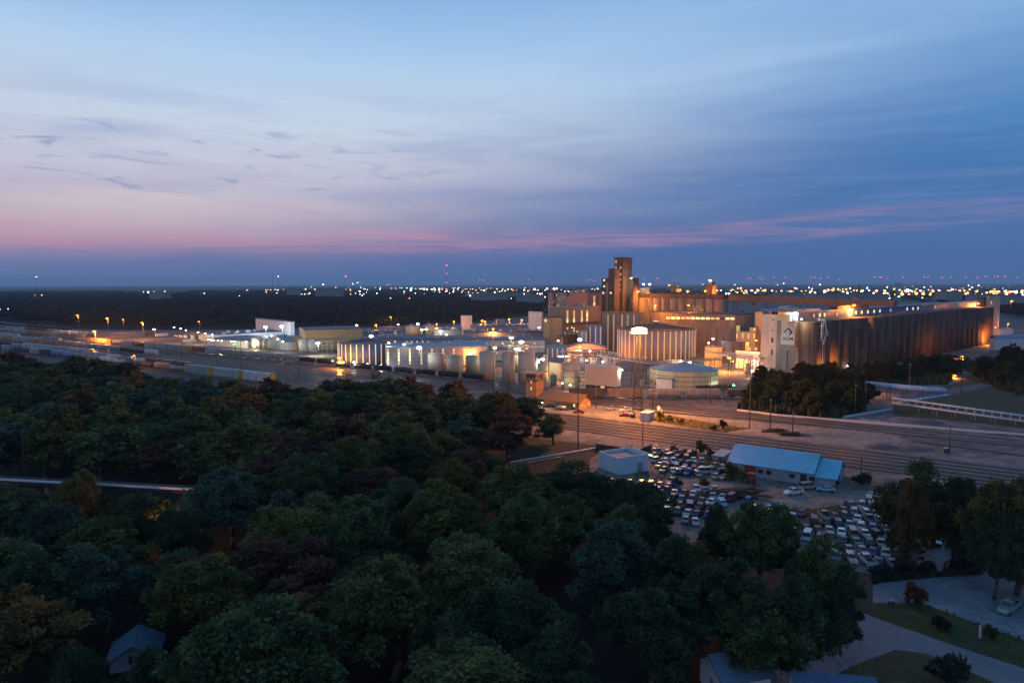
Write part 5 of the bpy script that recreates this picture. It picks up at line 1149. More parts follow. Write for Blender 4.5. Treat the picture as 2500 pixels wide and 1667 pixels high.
# colours are set on the copied body
def put_car(kind, pos, yaw, label, group, colr):
    root, parts = CARS[kind]
    if kind not in USEDC:
        USEDC.add(kind); r = root; r.location = pos; r.rotation_euler = (0, 0, yaw)
        for p, s in parts: p.color = (*colr, 1)
    else:
        r = copy_tree(parts, root, pos, yaw, label, group, color=colr)
    r['label'] = label
    if group: r['group'] = group
    elif 'group' in r: del r['group']
    return r
CC = {'white': (.66, .66, .66), 'silver': (.42, .43, .45), 'grey': (.20, .21, .22), 'black': (.02, .02, .022), 'dark blue': (.03, .05, .14), 'dark red': (.18, .025, .025), 'tan': (.38, .31, .22), 'dark green': (.03, .07, .05), 'pale blue': (.25, .38, .50)}
CW = ['white']*3+['silver']*5+['grey']*6+['black']*5+['dark blue']*4+['dark red']*3+['tan']*3+['dark green', 'pale blue']
def lot(poly_px, name, yaw, dx, dy, jit, seed, skip=.06, maxn=200):
    r = random.Random(seed); poly = wpoly(poly_px); cx = sum(p[0] for p in poly)/len(poly); cy = sum(p[1] for p in poly)/len(poly)
    u = Vector((math.cos(yaw), math.sin(yaw), 0)); v = Vector((-u.y, u.x, 0)); L_ = []
    for j in range(-25, 26):          # rows of cars parked side by side along v
        for i in range(-30, 31):
            P = Vector((cx, cy, 0))+u*(j*dx)+v*(i*dy)+u*r.uniform(-.5, .5)+v*r.uniform(-.18, .18)
            if inpoly(P.x, P.y, poly) and r.random() > skip: L_.append((j, P))
    rows = sorted(set(j for j, _ in L_), key=lambda j: -np.mean([P.y for q, P in L_ if q == j])); n = 0
    for ri, j in enumerate(rows):
        cars = sorted([P for q, P in L_ if q == j], key=lambda P: pxof(P)[0])
        for ci, P in enumerate(cars):
            kind = r.choices(['sedan', 'estate car', 'van', 'pickup truck'], [.55, .22, .11, .12])[0]; cn = r.choice(CW); f = r.uniform(.8, 1.15)
            lb = '%s %s, %s from left, %s row, %s' % (cn, kind, ordi(ci+1), ordi(ri+1), name)
            put_car(kind, P, yaw+r.uniform(-jit, jit)+(math.pi if r.random() < .3 else 0), lb, 'junked cars', tuple(c*f for c in CC[cn])); n += 1
    return n
n1 = lot([(1588, 1093), (1640, 1103), (1700, 1118), (1745, 1135), (1790, 1150), (1790, 1176), (1700, 1172), (1625, 1160), (1596, 1130)], 'pack between rails and lane', R_(62), 5.3, 2.5, .5, 1, .15)
n2 = lot([(1560, 1176), (1640, 1178), (1720, 1192), (1800, 1212), (1770, 1238), (1700, 1292), (1600, 1280), (1540, 1240)], 'pack below the lane', R_(70), 5.2, 2.4, .32, 2, .07)
n3 = lot([(1800, 1225), (1880, 1240), (1990, 1262), (2080, 1230), (2140, 1222), (2180, 1240), (2200, 1330), (2180, 1395), (2080, 1392), (2010, 1345), (1900, 1300), (1820, 1260)], 'pack left of lone tree', R_(72), 5.2, 2.4, .32, 3, .07)
n4 = lot([(2200, 1240), (2430, 1215), (2450, 1235), (2400, 1300), (2350, 1340), (2200, 1385)], 'pack right of lone tree', R_(60), 5.2, 2.4, .3, 4, .15)
n5 = lot([(1440, 1160), (1540, 1180), (1540, 1260), (1480, 1240)], 'pack under dark trees', R_(70), 5.2, 2.4, .2, 5, .1)
print('cars', n1, n2, n3, n4, n5)
for kd, px, py, yw, cn, lb in [('pickup truck', 1937, 1206, 200, 'white', 'clean white pickup truck parked alone at the end of the dirt lane'), ('sedan', 2016, 1199, 160, 'pale blue', 'pale sedan standing alone in front of the shed gable'), ('van', 1972, 1193, 20, 'tan', 'tan van standing behind the clean white pickup truck'),
   ('sedan', 1668, 1150, 190, 'white', 'shining white sedan facing left at the edge of the lane'), ('van', 1714, 1156, 185, 'silver', 'long silver van beside the lane, right of the shining white sedan'),
   ('sedan', 1492, 1000, 215, 'silver', 'silver-blue sedan alone in the middle of the depot yard'), ('pickup truck', 1527, 1004, 205, 'white', 'white pickup truck near the lamp mast in the depot yard'), ('sedan', 1525, 1016, 175, 'dark red', 'dark red sedan at the foot of the lamp mast'), ('sedan', 1391, 1000, 215, 'dark blue', 'dark blue sedan beside the small trailer in front of the depot'), ('sedan', 1413, 1008, 175, 'dark red', 'dark low sedan nearest the rails in front of the depot'), ('sedan', 1341, 994, 180, 'black', 'black car half hidden behind trees left of the depot trailer')]:
    put_car(kd, G(px, py), R_(yw), lb, None, CC[cn])
o = thing('tank_trailer', 'small silver tank trailer parked in front of the depot', 'trailer', G(1370, 1001), R_(170))
MB().tube((-2.2, 0, 1.2), (2.2, 0, 1.2), .75, 14).build('barrel', STEEL, o); MB().box(-2.4, 3.4, -.5, .5, .45, .55).build('frame', PMETAL, o)
for s in (-1, 1): MB().tube((0, s*.7, .35), (0, s*.9, .35), .35, 10).build('wheel', TYRE, o)
o = thing('tractor', 'old red tractor truck standing by the red shed door', 'tractor', G(1834, 1180), R_(250))
MB().box(-2.2, 0, -1, 1, .9, 2.7).box(0, 1.9, -.7, .7, .9, 1.9).build('body', mat('dull_red_paint', (.25, .045, .03), .6), o); MB().box(-1.9, -.3, -1.03, 1.03, 1.9, 2.5).build('windows', DARKWIN, o)
for x in (-1.4, 1.3):
    for s in (-1, 1): MB().tube((x, s*.75, .5), (x, s*1.05, .5), .5, 12).build('wheel', TYRE, o)
o = thing('boat', 'white motor boat on the ground beside the lone tree', 'boat', G(2155, 1216), R_(165)); k = MB()
st = [(-3, 1.1, .2), (-1, 1.2, .15), (1.5, .95, .2), (3.4, .08, .7)]; v = []
for x, hw, zb in st: v += [(x, -hw, 1.25+.08*x), (x, 0, zb), (x, hw, 1.25+.08*x)]
k.add(v, [(j*3+i, (j+1)*3+i, (j+1)*3+i+1, j*3+i+1) for j in range(3) for i in range(2)]+[(0, 1, 2)]+[(j*3, j*3+2, (j+1)*3+2, (j+1)*3) for j in range(3)]); k.build('hull', WHITEP, o); MB().box(-1, .8, -.8, .8, 1.2, 2.0).build('cabin', WHITEP, o); MB().box(-.8, .84, -.83, .83, 1.5, 1.85).build('windows', DARKWIN, o)
o = thing('pickup_truck', 'old greenish pickup with a dark bed parked on the gravel lot at the right edge', 'pickup truck', G(2462, 1490), R_(215))
src = CARS['pickup truck'][1]
for p, s in src: c = p.copy(); COL.objects.link(c); c.parent = o; c.color = (.22, .30, .26, 1)
# ---------------------------------------------------------------- poles, masts, wires
def upole(px, py, top, label, arms=1, lean=0.0, insul=True, r=.17, Y=None, group=None):
    P = GY(px, Y) if Y else G(px, py); h = topz(P, top); root = thing('utility_pole', label, 'utility pole', P, TRK+.4, group)
    MB().tube((0, 0, 0), (lean, 0, h), r*1.25, 8, 0, r*.8).build('pole', POLE, root)
    for i in range(arms):
        z = h-.5-1.4*i; MB().box(-1.3, 1.3, -.08, .08, z-.09, z+.09).build('crossarm', POLE, root)
        for x in (-1.1, -.6, .6, 1.1): MB().cyl(x, 0, z+.09, z+.35, .06, 6).build('insulator', STEEL, root)
    return P, h
WPTS = []
for a in [(1411, 1097, 918, 'tall pole with a plain top rising in front of the depot gable', 1), (1569, 1100, 1010, 'pole with double crossarms beside the rails left of the junk cars', 2), (1830, 1045, 920, 'thick bare pole on the pale gravel below the dark thicket', 0), (1880, 1050, 974, 'pole with one crossarm on the pale gravel, behind the scrap pile', 1),
          (1935, 1054, 1000, 'thin bare pole right of the scrap pile', 0), (888, 1125, 1008, 'pole standing up out of the middle of the wood', 1), (62, 1185, 1048, 'pole rising from the wood above the road barrier at the left', 0), (1455, 998, 940, 'thin pole right of the depot gable end', 0), (1602, 1000, 955, 'thin pole between the sidings behind the gas cylinders', 0), (1594, 1000, 915, 'pole in front of the rust-brown boxcars', 1),
          (1734, 985, 880, 'pole at the right side of the many-sided tank', 0), (1776, 982, 935, 'short pole before the control shed', 0), (2087, 1015, 938, 'pole with a crossarm beside the dark thicket edge', 1), (2219, 960, 888, 'tall pole behind the blue pipe', 1), (2347, 958, 910, 'pole where the road runs under the pipe bridge', 0), (2112, 1010, 930, 'thin pole at the left end of the blue pipe', 0), (2102, 1165, 1112, 'pole between the shed gable and the tracks', 0), (2317, 1105, 1038, 'signal pole with a small box beside the tracks above the lone tree', 0),
          (1205, 950, 870, 'pole with equipment in front of the leftmost tall cream tank', 1), (1242, 955, 905, 'short pole left of the depot tower', 0), (1124, 850, 788, 'tall pole before the white cube tower', 1), (1166, 848, 800, 'pole right of the white cube tower', 0), (988, 810, 765, 'thin tall pole left of the coned tanks', 0), (590, 905, 826, 'slim yard pole behind the green signal', 0), (575, 885, 818, 'slim yard pole carrying the green signal', 0), (697, 895, 812, 'slim yard pole in front of the gabled shed', 0), (530, 912, 868, 'short yard pole above the carrier wagons', 0), (730, 925, 858, 'reddish yard pole right of the carrier wagons', 0), (444, 880, 832, 'slim yard pole left of the loading dock', 0), (823, 925, 895, 'short pole below the orange lamp by the blue tank', 0), (845, 925, 880, 'short pole right of the orange lamp by the blue tank', 0), (743, 835, 795, 'slim pole behind the tan warehouse', 0), (2143, 905, 858, 'pole in the tree belt right of the long silo row start', 0)]:
    P, h = upole(a[0], a[1], a[2], a[3], a[4]); WPTS.append((P, h))
def wire(p, q, sag, label, n=14):
    k = MB(); pr = None
    for i in range(n+1):
        t = i/n; c = p.lerp(q, t); c.z -= sag*4*t*(1-t)
        if pr is not None: k.tube(pr, c, .035, 3)
        pr = c
    tag(k.build('power_line', PMETAL), label, 'wire', 'overhead wires')
def tipv(i, dz=-.4): P, h = WPTS[i]; return Vector((P.x, P.y, h+dz))
wire(tipv(5), tipv(0), 3, 'wire sagging from the pole in the wood to the tall pole by the depot gable'); wire(tipv(6), tipv(5), 5, 'wire over the wood between the left pole and the middle pole'); wire(tipv(0), tipv(1), 1.5, 'wire from the tall depot pole to the double-crossarm pole')
wire(tipv(12), tipv(13), 1.5, 'wire over the blue pipe between two poles'); wire(tipv(3), tipv(4), .6, 'short wire between the two poles by the scrap pile'); wire(tipv(2), tipv(3), .8, 'wire from the thick bare pole to the crossarm pole')
for i, (dx, dy) in enumerate(((-40, 25), (-40, 26.2))): wire(tipv(6, -1-i), tipv(6, -1-i)+Vector((-60, 20, 0)), 2, ['upper', 'lower'][i]+' wire leaving the left pole to the picture edge')
wire(AT(2400, 935, 250), AT(2520, 950, 250), .5, 'upper wire crossing the dark trees at the right edge'); wire(AT(2400, 945, 250), AT(2520, 962, 250), .5, 'lower wire crossing the dark trees at the right edge'); wire(AT(1150, 925, 300), AT(1340, 905, 300), .6, 'wire passing before the tall cream tanks')
# high mast with the brightest lamp
P = G(1556, 1019); hm = topz(P, 812); o = thing('lamp_mast', 'very tall lattice mast carrying the brightest orange floodlights beside the depot yard', 'lamp mast', P); k = MB(); n = 16
for i in range(n):
    z0, z1 = hm*i/n, hm*(i+1)/n; w0_, w1_ = 1.9-1.2*i/n, 1.9-1.2*(i+1)/n
    for sx, sy in ((-1, -1), (1, -1), (1, 1), (-1, 1)): k.tube((sx*w0_, sy*w0_, z0), (sx*w1_, sy*w1_, z1), .10, 4)
    for (sx, sy), (tx, ty) in (((-1, -1), (1, -1)), ((1, -1), (1, 1)), ((1, 1), (-1, 1)), ((-1, 1), (-1, -1))): k.tube((sx*w0_, sy*w0_, z0), (tx*w1_, ty*w1_, z1), .05, 4); k.tube((tx*w0_, ty*w0_, z0), (sx*w1_, sy*w1_, z1), .05, 4)
k.build('lattice', mat('rusty_mast_steel', (.035, .03, .028), .8), o); k = MB(); k.box(-3.2, 3.2, -2.6, 2.0, hm-.1, hm+.05)
for i in range(9): k.tube((-2.6+.65*i, -1.4, hm), (-2.6+.65*i, -1.4, hm+1.1), .05, 4)
k.build('platform', STEEL, o)
for i in range(6):
    x = -2.6+1.04*i; q = math.sqrt(1-((i-2.5)/3.3)**2); k = MB().cyl(x, -1.7, hm+1.3-1.0*q, hm+1.3-.45*q, .45*q, 14, 0, .78*q).cyl(x, -1.7, hm+1.3-.45*q, hm+1.3+.45*q, .78*q, 14).cyl(x, -1.7, hm+1.3+.45*q, hm+1.3+1.0*q, .78*q, 14, 0, .4*q); k.build('floodlight', glow('bright_sodium_glass', (1, .55, .16), 6) if 0 < i < 5 else glow('orange_halo_glass', (1, .38, .07), 1.8), o)  # outermost floodlights dim orange, imitating the halo round the bright ones
    MB().box(x-.4, x+.4, -1.2, -1.0, hm+.6, hm+1.5).build('lamp_housing', PMETAL, o)
for dx, dy, en in ((-1.6, -3.5, 100000), (1.6, -3.5, 100000), (-1.6, 3.0, 75000), (1.6, 3.0, 75000)):
    ld = bpy.data.lights.new('light', 'POINT'); ld.energy = en; ld.color = (1, .34, .06); ld.shadow_soft_size = 1.1; lo_ = bpy.data.objects.new('light', ld); COL.objects.link(lo_); lo_.parent = o; lo_.location = (dx, dy, hm+1.2)
# ---------------------------------------------------------------- lamps
LS = [ # px, py, depth, kind, watts, radius, on a pole, label
 (1139, 0, 0)]
def LM(px, py, Y, kind, W_, r_, pole, label): return lamp('street_lamp' if pole else 'wall_lamp', label, px, py, Y, kind, W_, pole, r_)
for a in [
 (1582-0, 1007, 303, 'o', 1800, .42, False, 'orange lamp on the front of the small white hut'),
 (1781, 873, 430, 'o', 15000, .95, True, 'bright orange lamp between the huge round tank and pale headhouse'),
 (2024, 910, 402, 'o', 12000, .8, True, 'orange lamp among the trees near the start of the long silo row'),
 (2330, 862, 550, 'o', 32000, .85, True, 'orange lamp throwing a fan of light on the long silo row'),
 (2331, 917, 400, 'o', 7000, .7, True, 'orange lamp by the road under the pipe bridge'),
 (2388, 741, 628, 'o', 3500, .95, False, 'orange lamp on the roof near the far end of the silo row'),
 (2085, 745, 448, 'o', 9000, .95, False, 'orange roof lamp in the middle of the long silo row gallery'),
 (2430, 799, 660, 'o', 4000, .6, False, 'orange lamp on the corner below the far tower'), (2424, 825, 610, 'o', 9000, .9, False, 'bright orange lamp at the corner of the long white shed'), (2490, 886, 520, 'o', 4000, .7, True, 'orange lamp at the right edge above the trees'),
 (1846, 831, 470, 'o', 9000, .8, False, 'orange lamp on the wall left of the pale headhouse'),
 (828, 873, 455, 'o', 9000, .9, True, 'orange lamp in front of the blue ribbed tank'),
 (230, 809, 640, 'o', 22000, 1.1, True, 'bright orange lamp over the tracks at the left'), (189, 770, 760, 'o', 9000, .9, True, 'orange lamp at the wood edge, leftmost of the yard row'), (261, 777, 740, 'o', 9000, .9, True, 'orange lamp at the wood edge, second of the yard row'), (300, 780, 800, 'o', 3000, .7, True, 'small orange lamp between two brighter ones at the wood edge'), (347, 788, 700, 'o', 12000, .9, True, 'orange lamp over the lit gravel at the wood edge'), (485, 785, 790, 'o', 2500, .7, True, 'small orange lamp behind the big blue roof'),
 (918, 793, 700, 'o', 7000, .8, True, 'orange lamp with a visible post before the far wood'), (954, 774, 900, 'o', 3000, .9, True, 'orange lamp inside the far wood edge'), (1066, 791, 720, 'o', 4000, .8, True, 'orange lamp right of the coned tanks'), (1108, 785, 740, 'o', 4000, .8, True, 'orange lamp left of the white cube tower'), (1177, 783, 780, 'o', 4000, .9, True, 'left one of a close pair of orange lamps'), (1184, 785, 770, 'o', 4000, .9, True, 'right one of a close pair of orange lamps'), (1243, 779, 790, 'o', 4500, .9, True, 'orange lamp behind the far blue roof'), (1274, 781, 780, 'o', 4500, .9, True, 'orange lamp next to the white box building'), (1204, 803, 640, 'o', 6000, .9, True, 'orange lamp above the middle blue roof'),
 (1557, 712, 620, 'o', 9000, 1.0, False, 'orange lamp on the roof right of the tallest tower'), (1634, 696, 660, 'o', 2500, .8, False, 'small orange lamp on the roof structure near the horizon'), (1679, 711, 640, 'o', 9000, 1.1, False, 'left one of three orange lamps on the silo roof'), (1722, 710, 660, 'o', 7000, 1.0, False, 'middle one of three orange lamps on the silo roof'), (1750, 709, 690, 'o', 7000, 1.0, False, 'right one of three orange lamps on the silo roof'), (1680, 745, 550, 'o', 9000, .8, False, 'orange lamp above the concrete hall roof'),
 # white lamps
 (648, 798, 670, 'c', 16000, 1.1, True, 'left one of two dazzling floodlights above the blue warehouse roofs'), (688, 797, 670, 'c', 18000, 1.3, True, 'right one of two dazzling floodlights above the blue warehouse roofs'), (625, 832, 590, 'w', 12000, .95, True, 'bright lamp over the cream silos at the loading dock'), (776, 838, 535, 'w', 18000, 1.1, True, 'bright white lamp at the loading frame'),
 (906, 821, 500, 'w', 8000, 1.0, True, 'white lamp above the blue ribbed tank roof'), (949, 837, 455, 'w', 3000, .7, False, 'white lamp at the left end of the strip-windowed warehouse'), (987, 841, 448, 'w', 1500, .8, False, 'white lamp on the roof edge of the strip-windowed warehouse'), (1023, 849, 430, 'c', 8000, 1.2, True, 'dazzling cool lamp in front of the strip-windowed warehouse'),
 (1020, 791, 700, 'w', 7000, 1.0, True, 'lamp above the gap between the coned tanks'), (1030, 805, 690, 'w', 6000, .9, True, 'lamp low between the coned tanks'), (1041, 804, 690, 'w', 7000, 1.0, True, 'lamp in front of the right coned tank'), (1075, 809, 680, 'w', 14000, 1.2, True, 'bright lamp right of the coned tanks'), (1090, 817, 640, 'w', 3000, .7, True, 'small lamp below the bright one by the coned tanks'), (1021, 821, 600, 'c', 2500, .7, True, 'small cool lamp below the coned tanks'),
 (871, 794, 760, 'c', 3000, .9, True, 'cool lamp before the far wood at the tan warehouse'), (819, 797, 740, 'c', 1500, .6, True, 'faint lamp behind the tan warehouse'), (972, 792, 700, 'c', 1500, .6, True, 'small cool lamp left of the coned tanks'),
 (1248, 825, 540, 'w', 9000, 1.0, True, 'white lamp beside the curled steam plume'), (1273, 835, 480, 'w', 14000, 1.2, True, 'dazzling white lamp left of the mill buildings'), (1208, 849, 440, 'w', 6000, .8, True, 'white lamp above the leftmost tall cream tank'), (1258, 852, 425, 'w', 4000, .6, False, 'left one of a pair of lamps over the widest cream tank'), (1267, 852, 425, 'w', 4000, .6, False, 'right one of a pair of lamps over the widest cream tank'), (1316, 800, 560, 'w', 2500, .7, False, 'white lamp at the foot of the white box building'), (1325, 877, 400, 'c', 7000, .8, True, 'cool lamp above the mossy green tank'),
 (1366, 870, 450, 'w', 3500, .7, False, 'first of three close lamps on the ribbed shed'), (1373, 870, 450, 'w', 3500, .7, False, 'middle of three close lamps on the ribbed shed'), (1384, 869, 450, 'w', 4500, .8, False, 'last of three close lamps on the ribbed shed'), (1415, 829, 500, 'c', 12000, 1.1, True, 'dazzling cool lamp above the curved pink roof'), (1440, 858, 430, 'c', 6000, .8, True, 'cool lamp right of the curved pink roof'), (1432, 880, 396, 'w', 2200, .5, False, 'lamp on the left floodlit cream drum'), (1472, 883, 392, 'w', 2600, .5, False, 'lamp between the two floodlit cream drums'), (1515, 903, 355, 'w', 9000, .85, True, 'dazzling white lamp at the corner of the pink box building'), (1392, 940, 352, 'y', 1200, .42, False, 'greenish lamp on the large ringed tank'), (1373, 935, 355, 'y', 900, .35, False, 'small greenish lamp left of the ringed tank'), (1363, 832, 560, 'w', 1500, .6, False, 'small lamp at the foot of the narrow tan mill annex'),
 (1664, 882, 390, 'w', 3500, .75, False, 'left one of two white lamps on the many-sided tank roof'), (1684, 885, 385, 'w', 3500, .75, False, 'right one of two white lamps on the many-sided tank roof'), (1741, 827, 480, 'c', 6000, .7, False, 'cool lamp at the foot of the concrete hall'), (1730, 837, 470, 'w', 3000, .5, False, 'small lamp below the cool one at the concrete hall'), (1842, 880, 425, 'c', 8000, .85, True, 'cool lamp at the foot of the pale headhouse'), (1837, 905, 400, 'w', 2000, .5, True, 'small warm lamp below the pale headhouse'), (1949, 903, 385, 'c', 3500, .6, True, 'cool lamp shining through the trees below the banner'), (1942, 764, 401, 'w', 4500, .7, False, 'white lamp lighting the round cream rooftop bin'), (1957, 779, 392, 'w', 3500, .45, False, 'white lamp on the bucket elevator platform'), (1872, 757, 412, 'w', 800, .4, False, 'small lamp on the pale headhouse roof'),
 (1571, 694, 640, 'w', 3000, .9, False, 'left one of two white lamps on the steel rooftop platform'), (1586, 694, 640, 'w', 3000, .9, False, 'right one of two white lamps on the steel rooftop platform'), (1541, 679, 634, 'w', 3500, .7, False, 'white lamp on the right edge of the tallest tower'), (1734, 685, 700, 'c', 6000, 1.2, False, 'brilliant white lamp on the dark square stack'),
 (573, 840, 560, 'g', 200, .7, True, 'green signal lamp at the loading dock'), (1791, 940, 345, 'g', 300, .5, True, 'green signal lamp at the end of the lamp string'), (640, 929, 372, 'o', 250, .35, True, 'tiny orange lamp between the carrier wagons'), (327, 868, 450, 'o', 700, .5, True, 'tiny orange lamp by the locomotive'), (322, 871, 445, 'o', 400, .4, True, 'lower tiny orange lamp by the locomotive'), (230, 857, 470, 'o', 500, .5, True, 'tiny orange lamp between the wagon rows'),
 (1324, 983, 305, 'w', 300, .25, False, 'small white lamp at the left eave of the depot'), (2058, 870, 520, 'c', 200, .35, True, 'faint lamp in the tree belt of the silo row'), (2070, 893, 420, 'c', 500, .5, True, 'small cool lamp in the tree belt'), (2143, 885, 430, 'c', 400, .45, True, 'second small cool lamp in the tree belt, further right'), (2213, 877, 450, 'c', 400, .45, True, 'third small cool lamp in the tree belt, furthest right'), (2103, 925, 345, 'o', 2500, .4, True, 'orange lamp hidden in leaves above the blue pipe end'), (1960, 925, 380, 'o', 5000, .4, True, 'hidden orange lamp lighting the leaves below the banner'), (2350, 870, 500, 'o', 3000, .4, True, 'hidden orange lamp behind the trees at the silo row end'),
 (376, 804, 640, 'c', 2500, .7, True, 'cool lamp over lorries at the wood edge'), (2470, 735, 800, 'o', 3000, 1.0, True, 'orange lamp far right beyond the end tower'), (2462, 790, 690, 'o', 1500, .5, True, 'small lamp beside the sheds at the right edge')]: LM(*a)
for a in [(1545, 872, 512, 'o', 9000, .5, True, 'added orange lamp at the foot of the silo block left of the huge round tank'), (1480, 870, 500, 'o', 6000, .5, True, 'orange lamp between the silo block and curved pink roof'), (1600, 745, 560, 'o', 6000, .6, True, 'orange lamp behind the huge round tank roof'), (2290, 872, 545, 'o', 9000, .5, True, 'orange lamp half hidden at the silo row foot'), (1592, 902, 372, 'o', 9000, .6, True, 'orange lamp among the pipe frames left of the many-sided tank'), (1700, 893, 440, 'o', 9000, .6, True, 'orange lamp between the many-sided tank and the huge round tank'), (1372, 905, 385, 'o', 2500, .4, True, 'orange lamp before the square orange building'), (1285, 850, 445, 'o', 4000, .6, True, 'orange lamp over the rusty roofs behind the tall tanks'), (1415, 846, 440, 'o', 5000, .5, True, 'orange lamp lighting the curved pink roof'), (1150, 858, 455, 'o', 3000, .5, True, 'orange lamp among pipes above the short tanks')]: LM(*a)  # lamp at the silo block foot is unseen, added for orange glow
for i in range(5): LM(1719+i*15.6, 943-i*1.0, 356, 'w', 700, .42, False, '%s round lamp from the left on the low shed by the many-sided tank' % ordi(i+1))
for px, py, Y in [(425, 797, 650), (441, 800, 655), (454, 804, 652), (484, 809, 652), (501, 812, 650), (518, 815, 648)]: LM(px, py+2, Y-6, 'w', 3000, .55, False, 'wall lamp on the big blue warehouse, %s from left' % ordi([425, 441, 454, 484, 501, 518].index(px)+1))
for i, px in enumerate([509, 515, 521, 532, 541, 566, 573, 601]): LM(px, 829+i*.8, 586-i*.5, 'w', 2500, .5, False, 'dock lamp of the lower warehouse, %s from left' % ordi(i+1))
for i, (px, py) in enumerate(((663, 820), (678, 828), (691, 834))): LM(px, py, 560, 'w', 2500, .6, False, 'gabled shed lamp, %s from left' % ordi(i+1))
for i, (px, py) in enumerate(((812, 881), (839, 884), (864, 884), (897, 888), (930, 892))): LM(px, py, 447, 'c' if px in (864, 930) else 'w', 500 if px not in (864, 930) else 2500, .3 if px not in (864, 930) else .7, False, 'lamp at the foot of the blue ribbed tank, %s from left' % ordi(i+1))
# lights hidden under the junkyard trees and the wood: a lamp by the road that makes leaves glow
LM(390, 1262, 138, 'o', 700, .22, True, 'orange lamp behind leaves glinting in the wood at the left')
# ---------------------------------------------------------------- pipes at the right, road barrier, small things
def bigpipe(label, p, q, r, m, sup=4, name='pipeline'):
    root = thing(name, label, 'pipeline', (p.x, p.y, 0)); o0 = Vector((p.x, p.y, 0)); MB().tube(p-o0, q-o0, r, 14).build('pipe', m, root)
    for i in range(sup):
        c = p.lerp(q, (i+.5)/sup)-o0; MB().tube((c.x, c.y+r, 0), (c.x, c.y+r, c.z), .18, 5).tube((c.x, c.y-r, 0), (c.x, c.y-r, c.z), .18, 5).build('support', PMETAL, root); MB().tube(c-Vector((.3, 0, 0)), c+Vector((.3, 0, 0)), r+.1, 14).build('collar', STEEL, root)
bigpipe('thick pale blue pipe running level before the dark trees', AT(2112, 937, 330), AT(2310, 955, 315), 1.35, mat('pale_blue_pipe', (.42, .50, .60), .5, noise=.15), 5)
o = thing('pipe_bridge', 'blue steel pipe bridge crossing diagonally from the pipe elbow to the long rack', 'pipe bridge', (0, 0, 0)); A = AT(2314, 960, 305); Bq = AT(2190, 979, 297); o.location = (A.x, A.y, 0); o0 = Vector((A.x, A.y, 0)); BS = mat('blue_steel', (.10, .16, .26), .6)
d = (Bq-A); nn = Vector((-d.y, d.x, 0)).normalized(); k = MB()
for s in (-1.6, 1.6):
    for dz in (-1.2, 1.2): k.tube(A-o0+nn*s+Vector((0, 0, dz)), Bq-o0+nn*s+Vector((0, 0, dz)), .16, 4)
    for i in range(10): k.tube(A-o0+d*(i/10)+nn*s+Vector((0, 0, -1.2)), A-o0+d*((i+1)/10)+nn*s+Vector((0, 0, 1.2)), .1, 4)
k.build('truss', BS, o)
for j, s in enumerate((-1.0, -.3, .5, 1.1)): MB().tube(A-o0+nn*s+Vector((0, 0, -.5)), Bq-o0+nn*s+Vector((0, 0, -.5)), .3, 8).build('pipe', PIPEW if j % 2 else BS, o)
for t_ in (.05, .5, .95):
    c = A-o0+d*t_; MB().tube((c.x, c.y, 0), (c.x, c.y, c.z-1.2), .3, 5).build('support', BS, o)
o = thing('pipe_rack', 'long elevated rack of pale pipes on concrete legs running to the right edge', 'pipe rack', (0, 0, 0)); A = AT(2180, 978, 298); Bq = AT(2560, 1030, 262); o.location = (A.x, A.y, 0); o0 = Vector((A.x, A.y, 0)); d = Bq-A; nn = Vector((-d.y, d.x, 0)).normalized()
for j, (s, dz, rr5) in enumerate(((-1.2, 1.2, .22), (-.5, 1.2, .16), (.4, 1.2, .28), (1.2, 1.2, .16), (-1.1, -.9, .3), (-.2, -.9, .22), (.8, -.9, .26), (1.3, -.9, .14))): MB().tube(A-o0+nn*s+Vector((0, 0, dz)), Bq-o0+nn*s+Vector((0, 0, dz)), rr5, 8).build('pipe', [PIPEW, PIPEW, STEEL, PIPEW][j % 4], o)
k = MB(); 
for i in range(19):
    c = A-o0+d*(i/18)
    for s in (-1.5, 1.5): k.tube(c+nn*s+Vector((0, 0, -1.3)), c+nn*s+Vector((0, 0, 1.5)), .1, 4)
    k.tube(c-nn*1.5+Vector((0, 0, 1)), c+nn*1.5+Vector((0, 0, 1)), .1, 4); k.tube(c-nn*1.5+Vector((0, 0, -1.2)), c+nn*1.5+Vector((0, 0, -1.2)), .1, 4)
k.build('truss', PIPEW, o)
for i in range(8):
    c = A-o0+d*((i+.4)/8); MB().box(c.x-.22, c.x+.22, c.y-1.5, c.y-1.1, 0, c.z-1.3).box(c.x-.22, c.x+.22, c.y+1.1, c.y+1.5, 0, c.z-1.3).box(c.x-.25, c.x+.25, c.y-1.5, c.y+1.5, c.z-1.75, c.z-1.3).build('support', CONC, o)
def barrier(label, pts, z0, z1, m, name='wall'):
    for bi, (a, c) in enumerate(zip(pts[:-1], pts[1:])):
        A = G(*a); Bq = G(*c); root = thing(name, label+(', right-hand stretch' if bi else ''), 'barrier', A, math.atan2((Bq-A).y, (Bq-A).x)); Ld = (Bq-A).length; MB().box(0, Ld, -.15, .15, 0, z1).build('panel', m, root)
        k = MB(); n = int(Ld/3)
        for i in range(n+1): k.box(i*Ld/max(1, n)-.1, i*Ld/max(1, n)+.1, -.22, .22, 0, z1+.06)
        k.build('post', m, root)
A = G(-80, 1160, 11); Bq = G(540, 1192, 11); o = thing('road_bridge', 'pale bridge parapet and deck glimpsed through gaps of the wood at the left', 'bridge', (A.x, A.y, 0), math.atan2((Bq-A).y, (Bq-A).x)); Ld = (Bq-A).length
MB().box(0, Ld, 0, 4, 9.6, 10.0).build('deck', M_BALL, o); MB().box(0, Ld, -.3, 0, 10.3, 10.7).build('parapet', WHITEP, o); MB().box(0, Ld, -.25, -.05, 9.5, 10.2).build('girder', M_BALL, o)
for i in range(5): MB().cyl(Ld*(i+.5)/5, 2, 0, 9.49, .6, 12).build('pier', CONC, o)
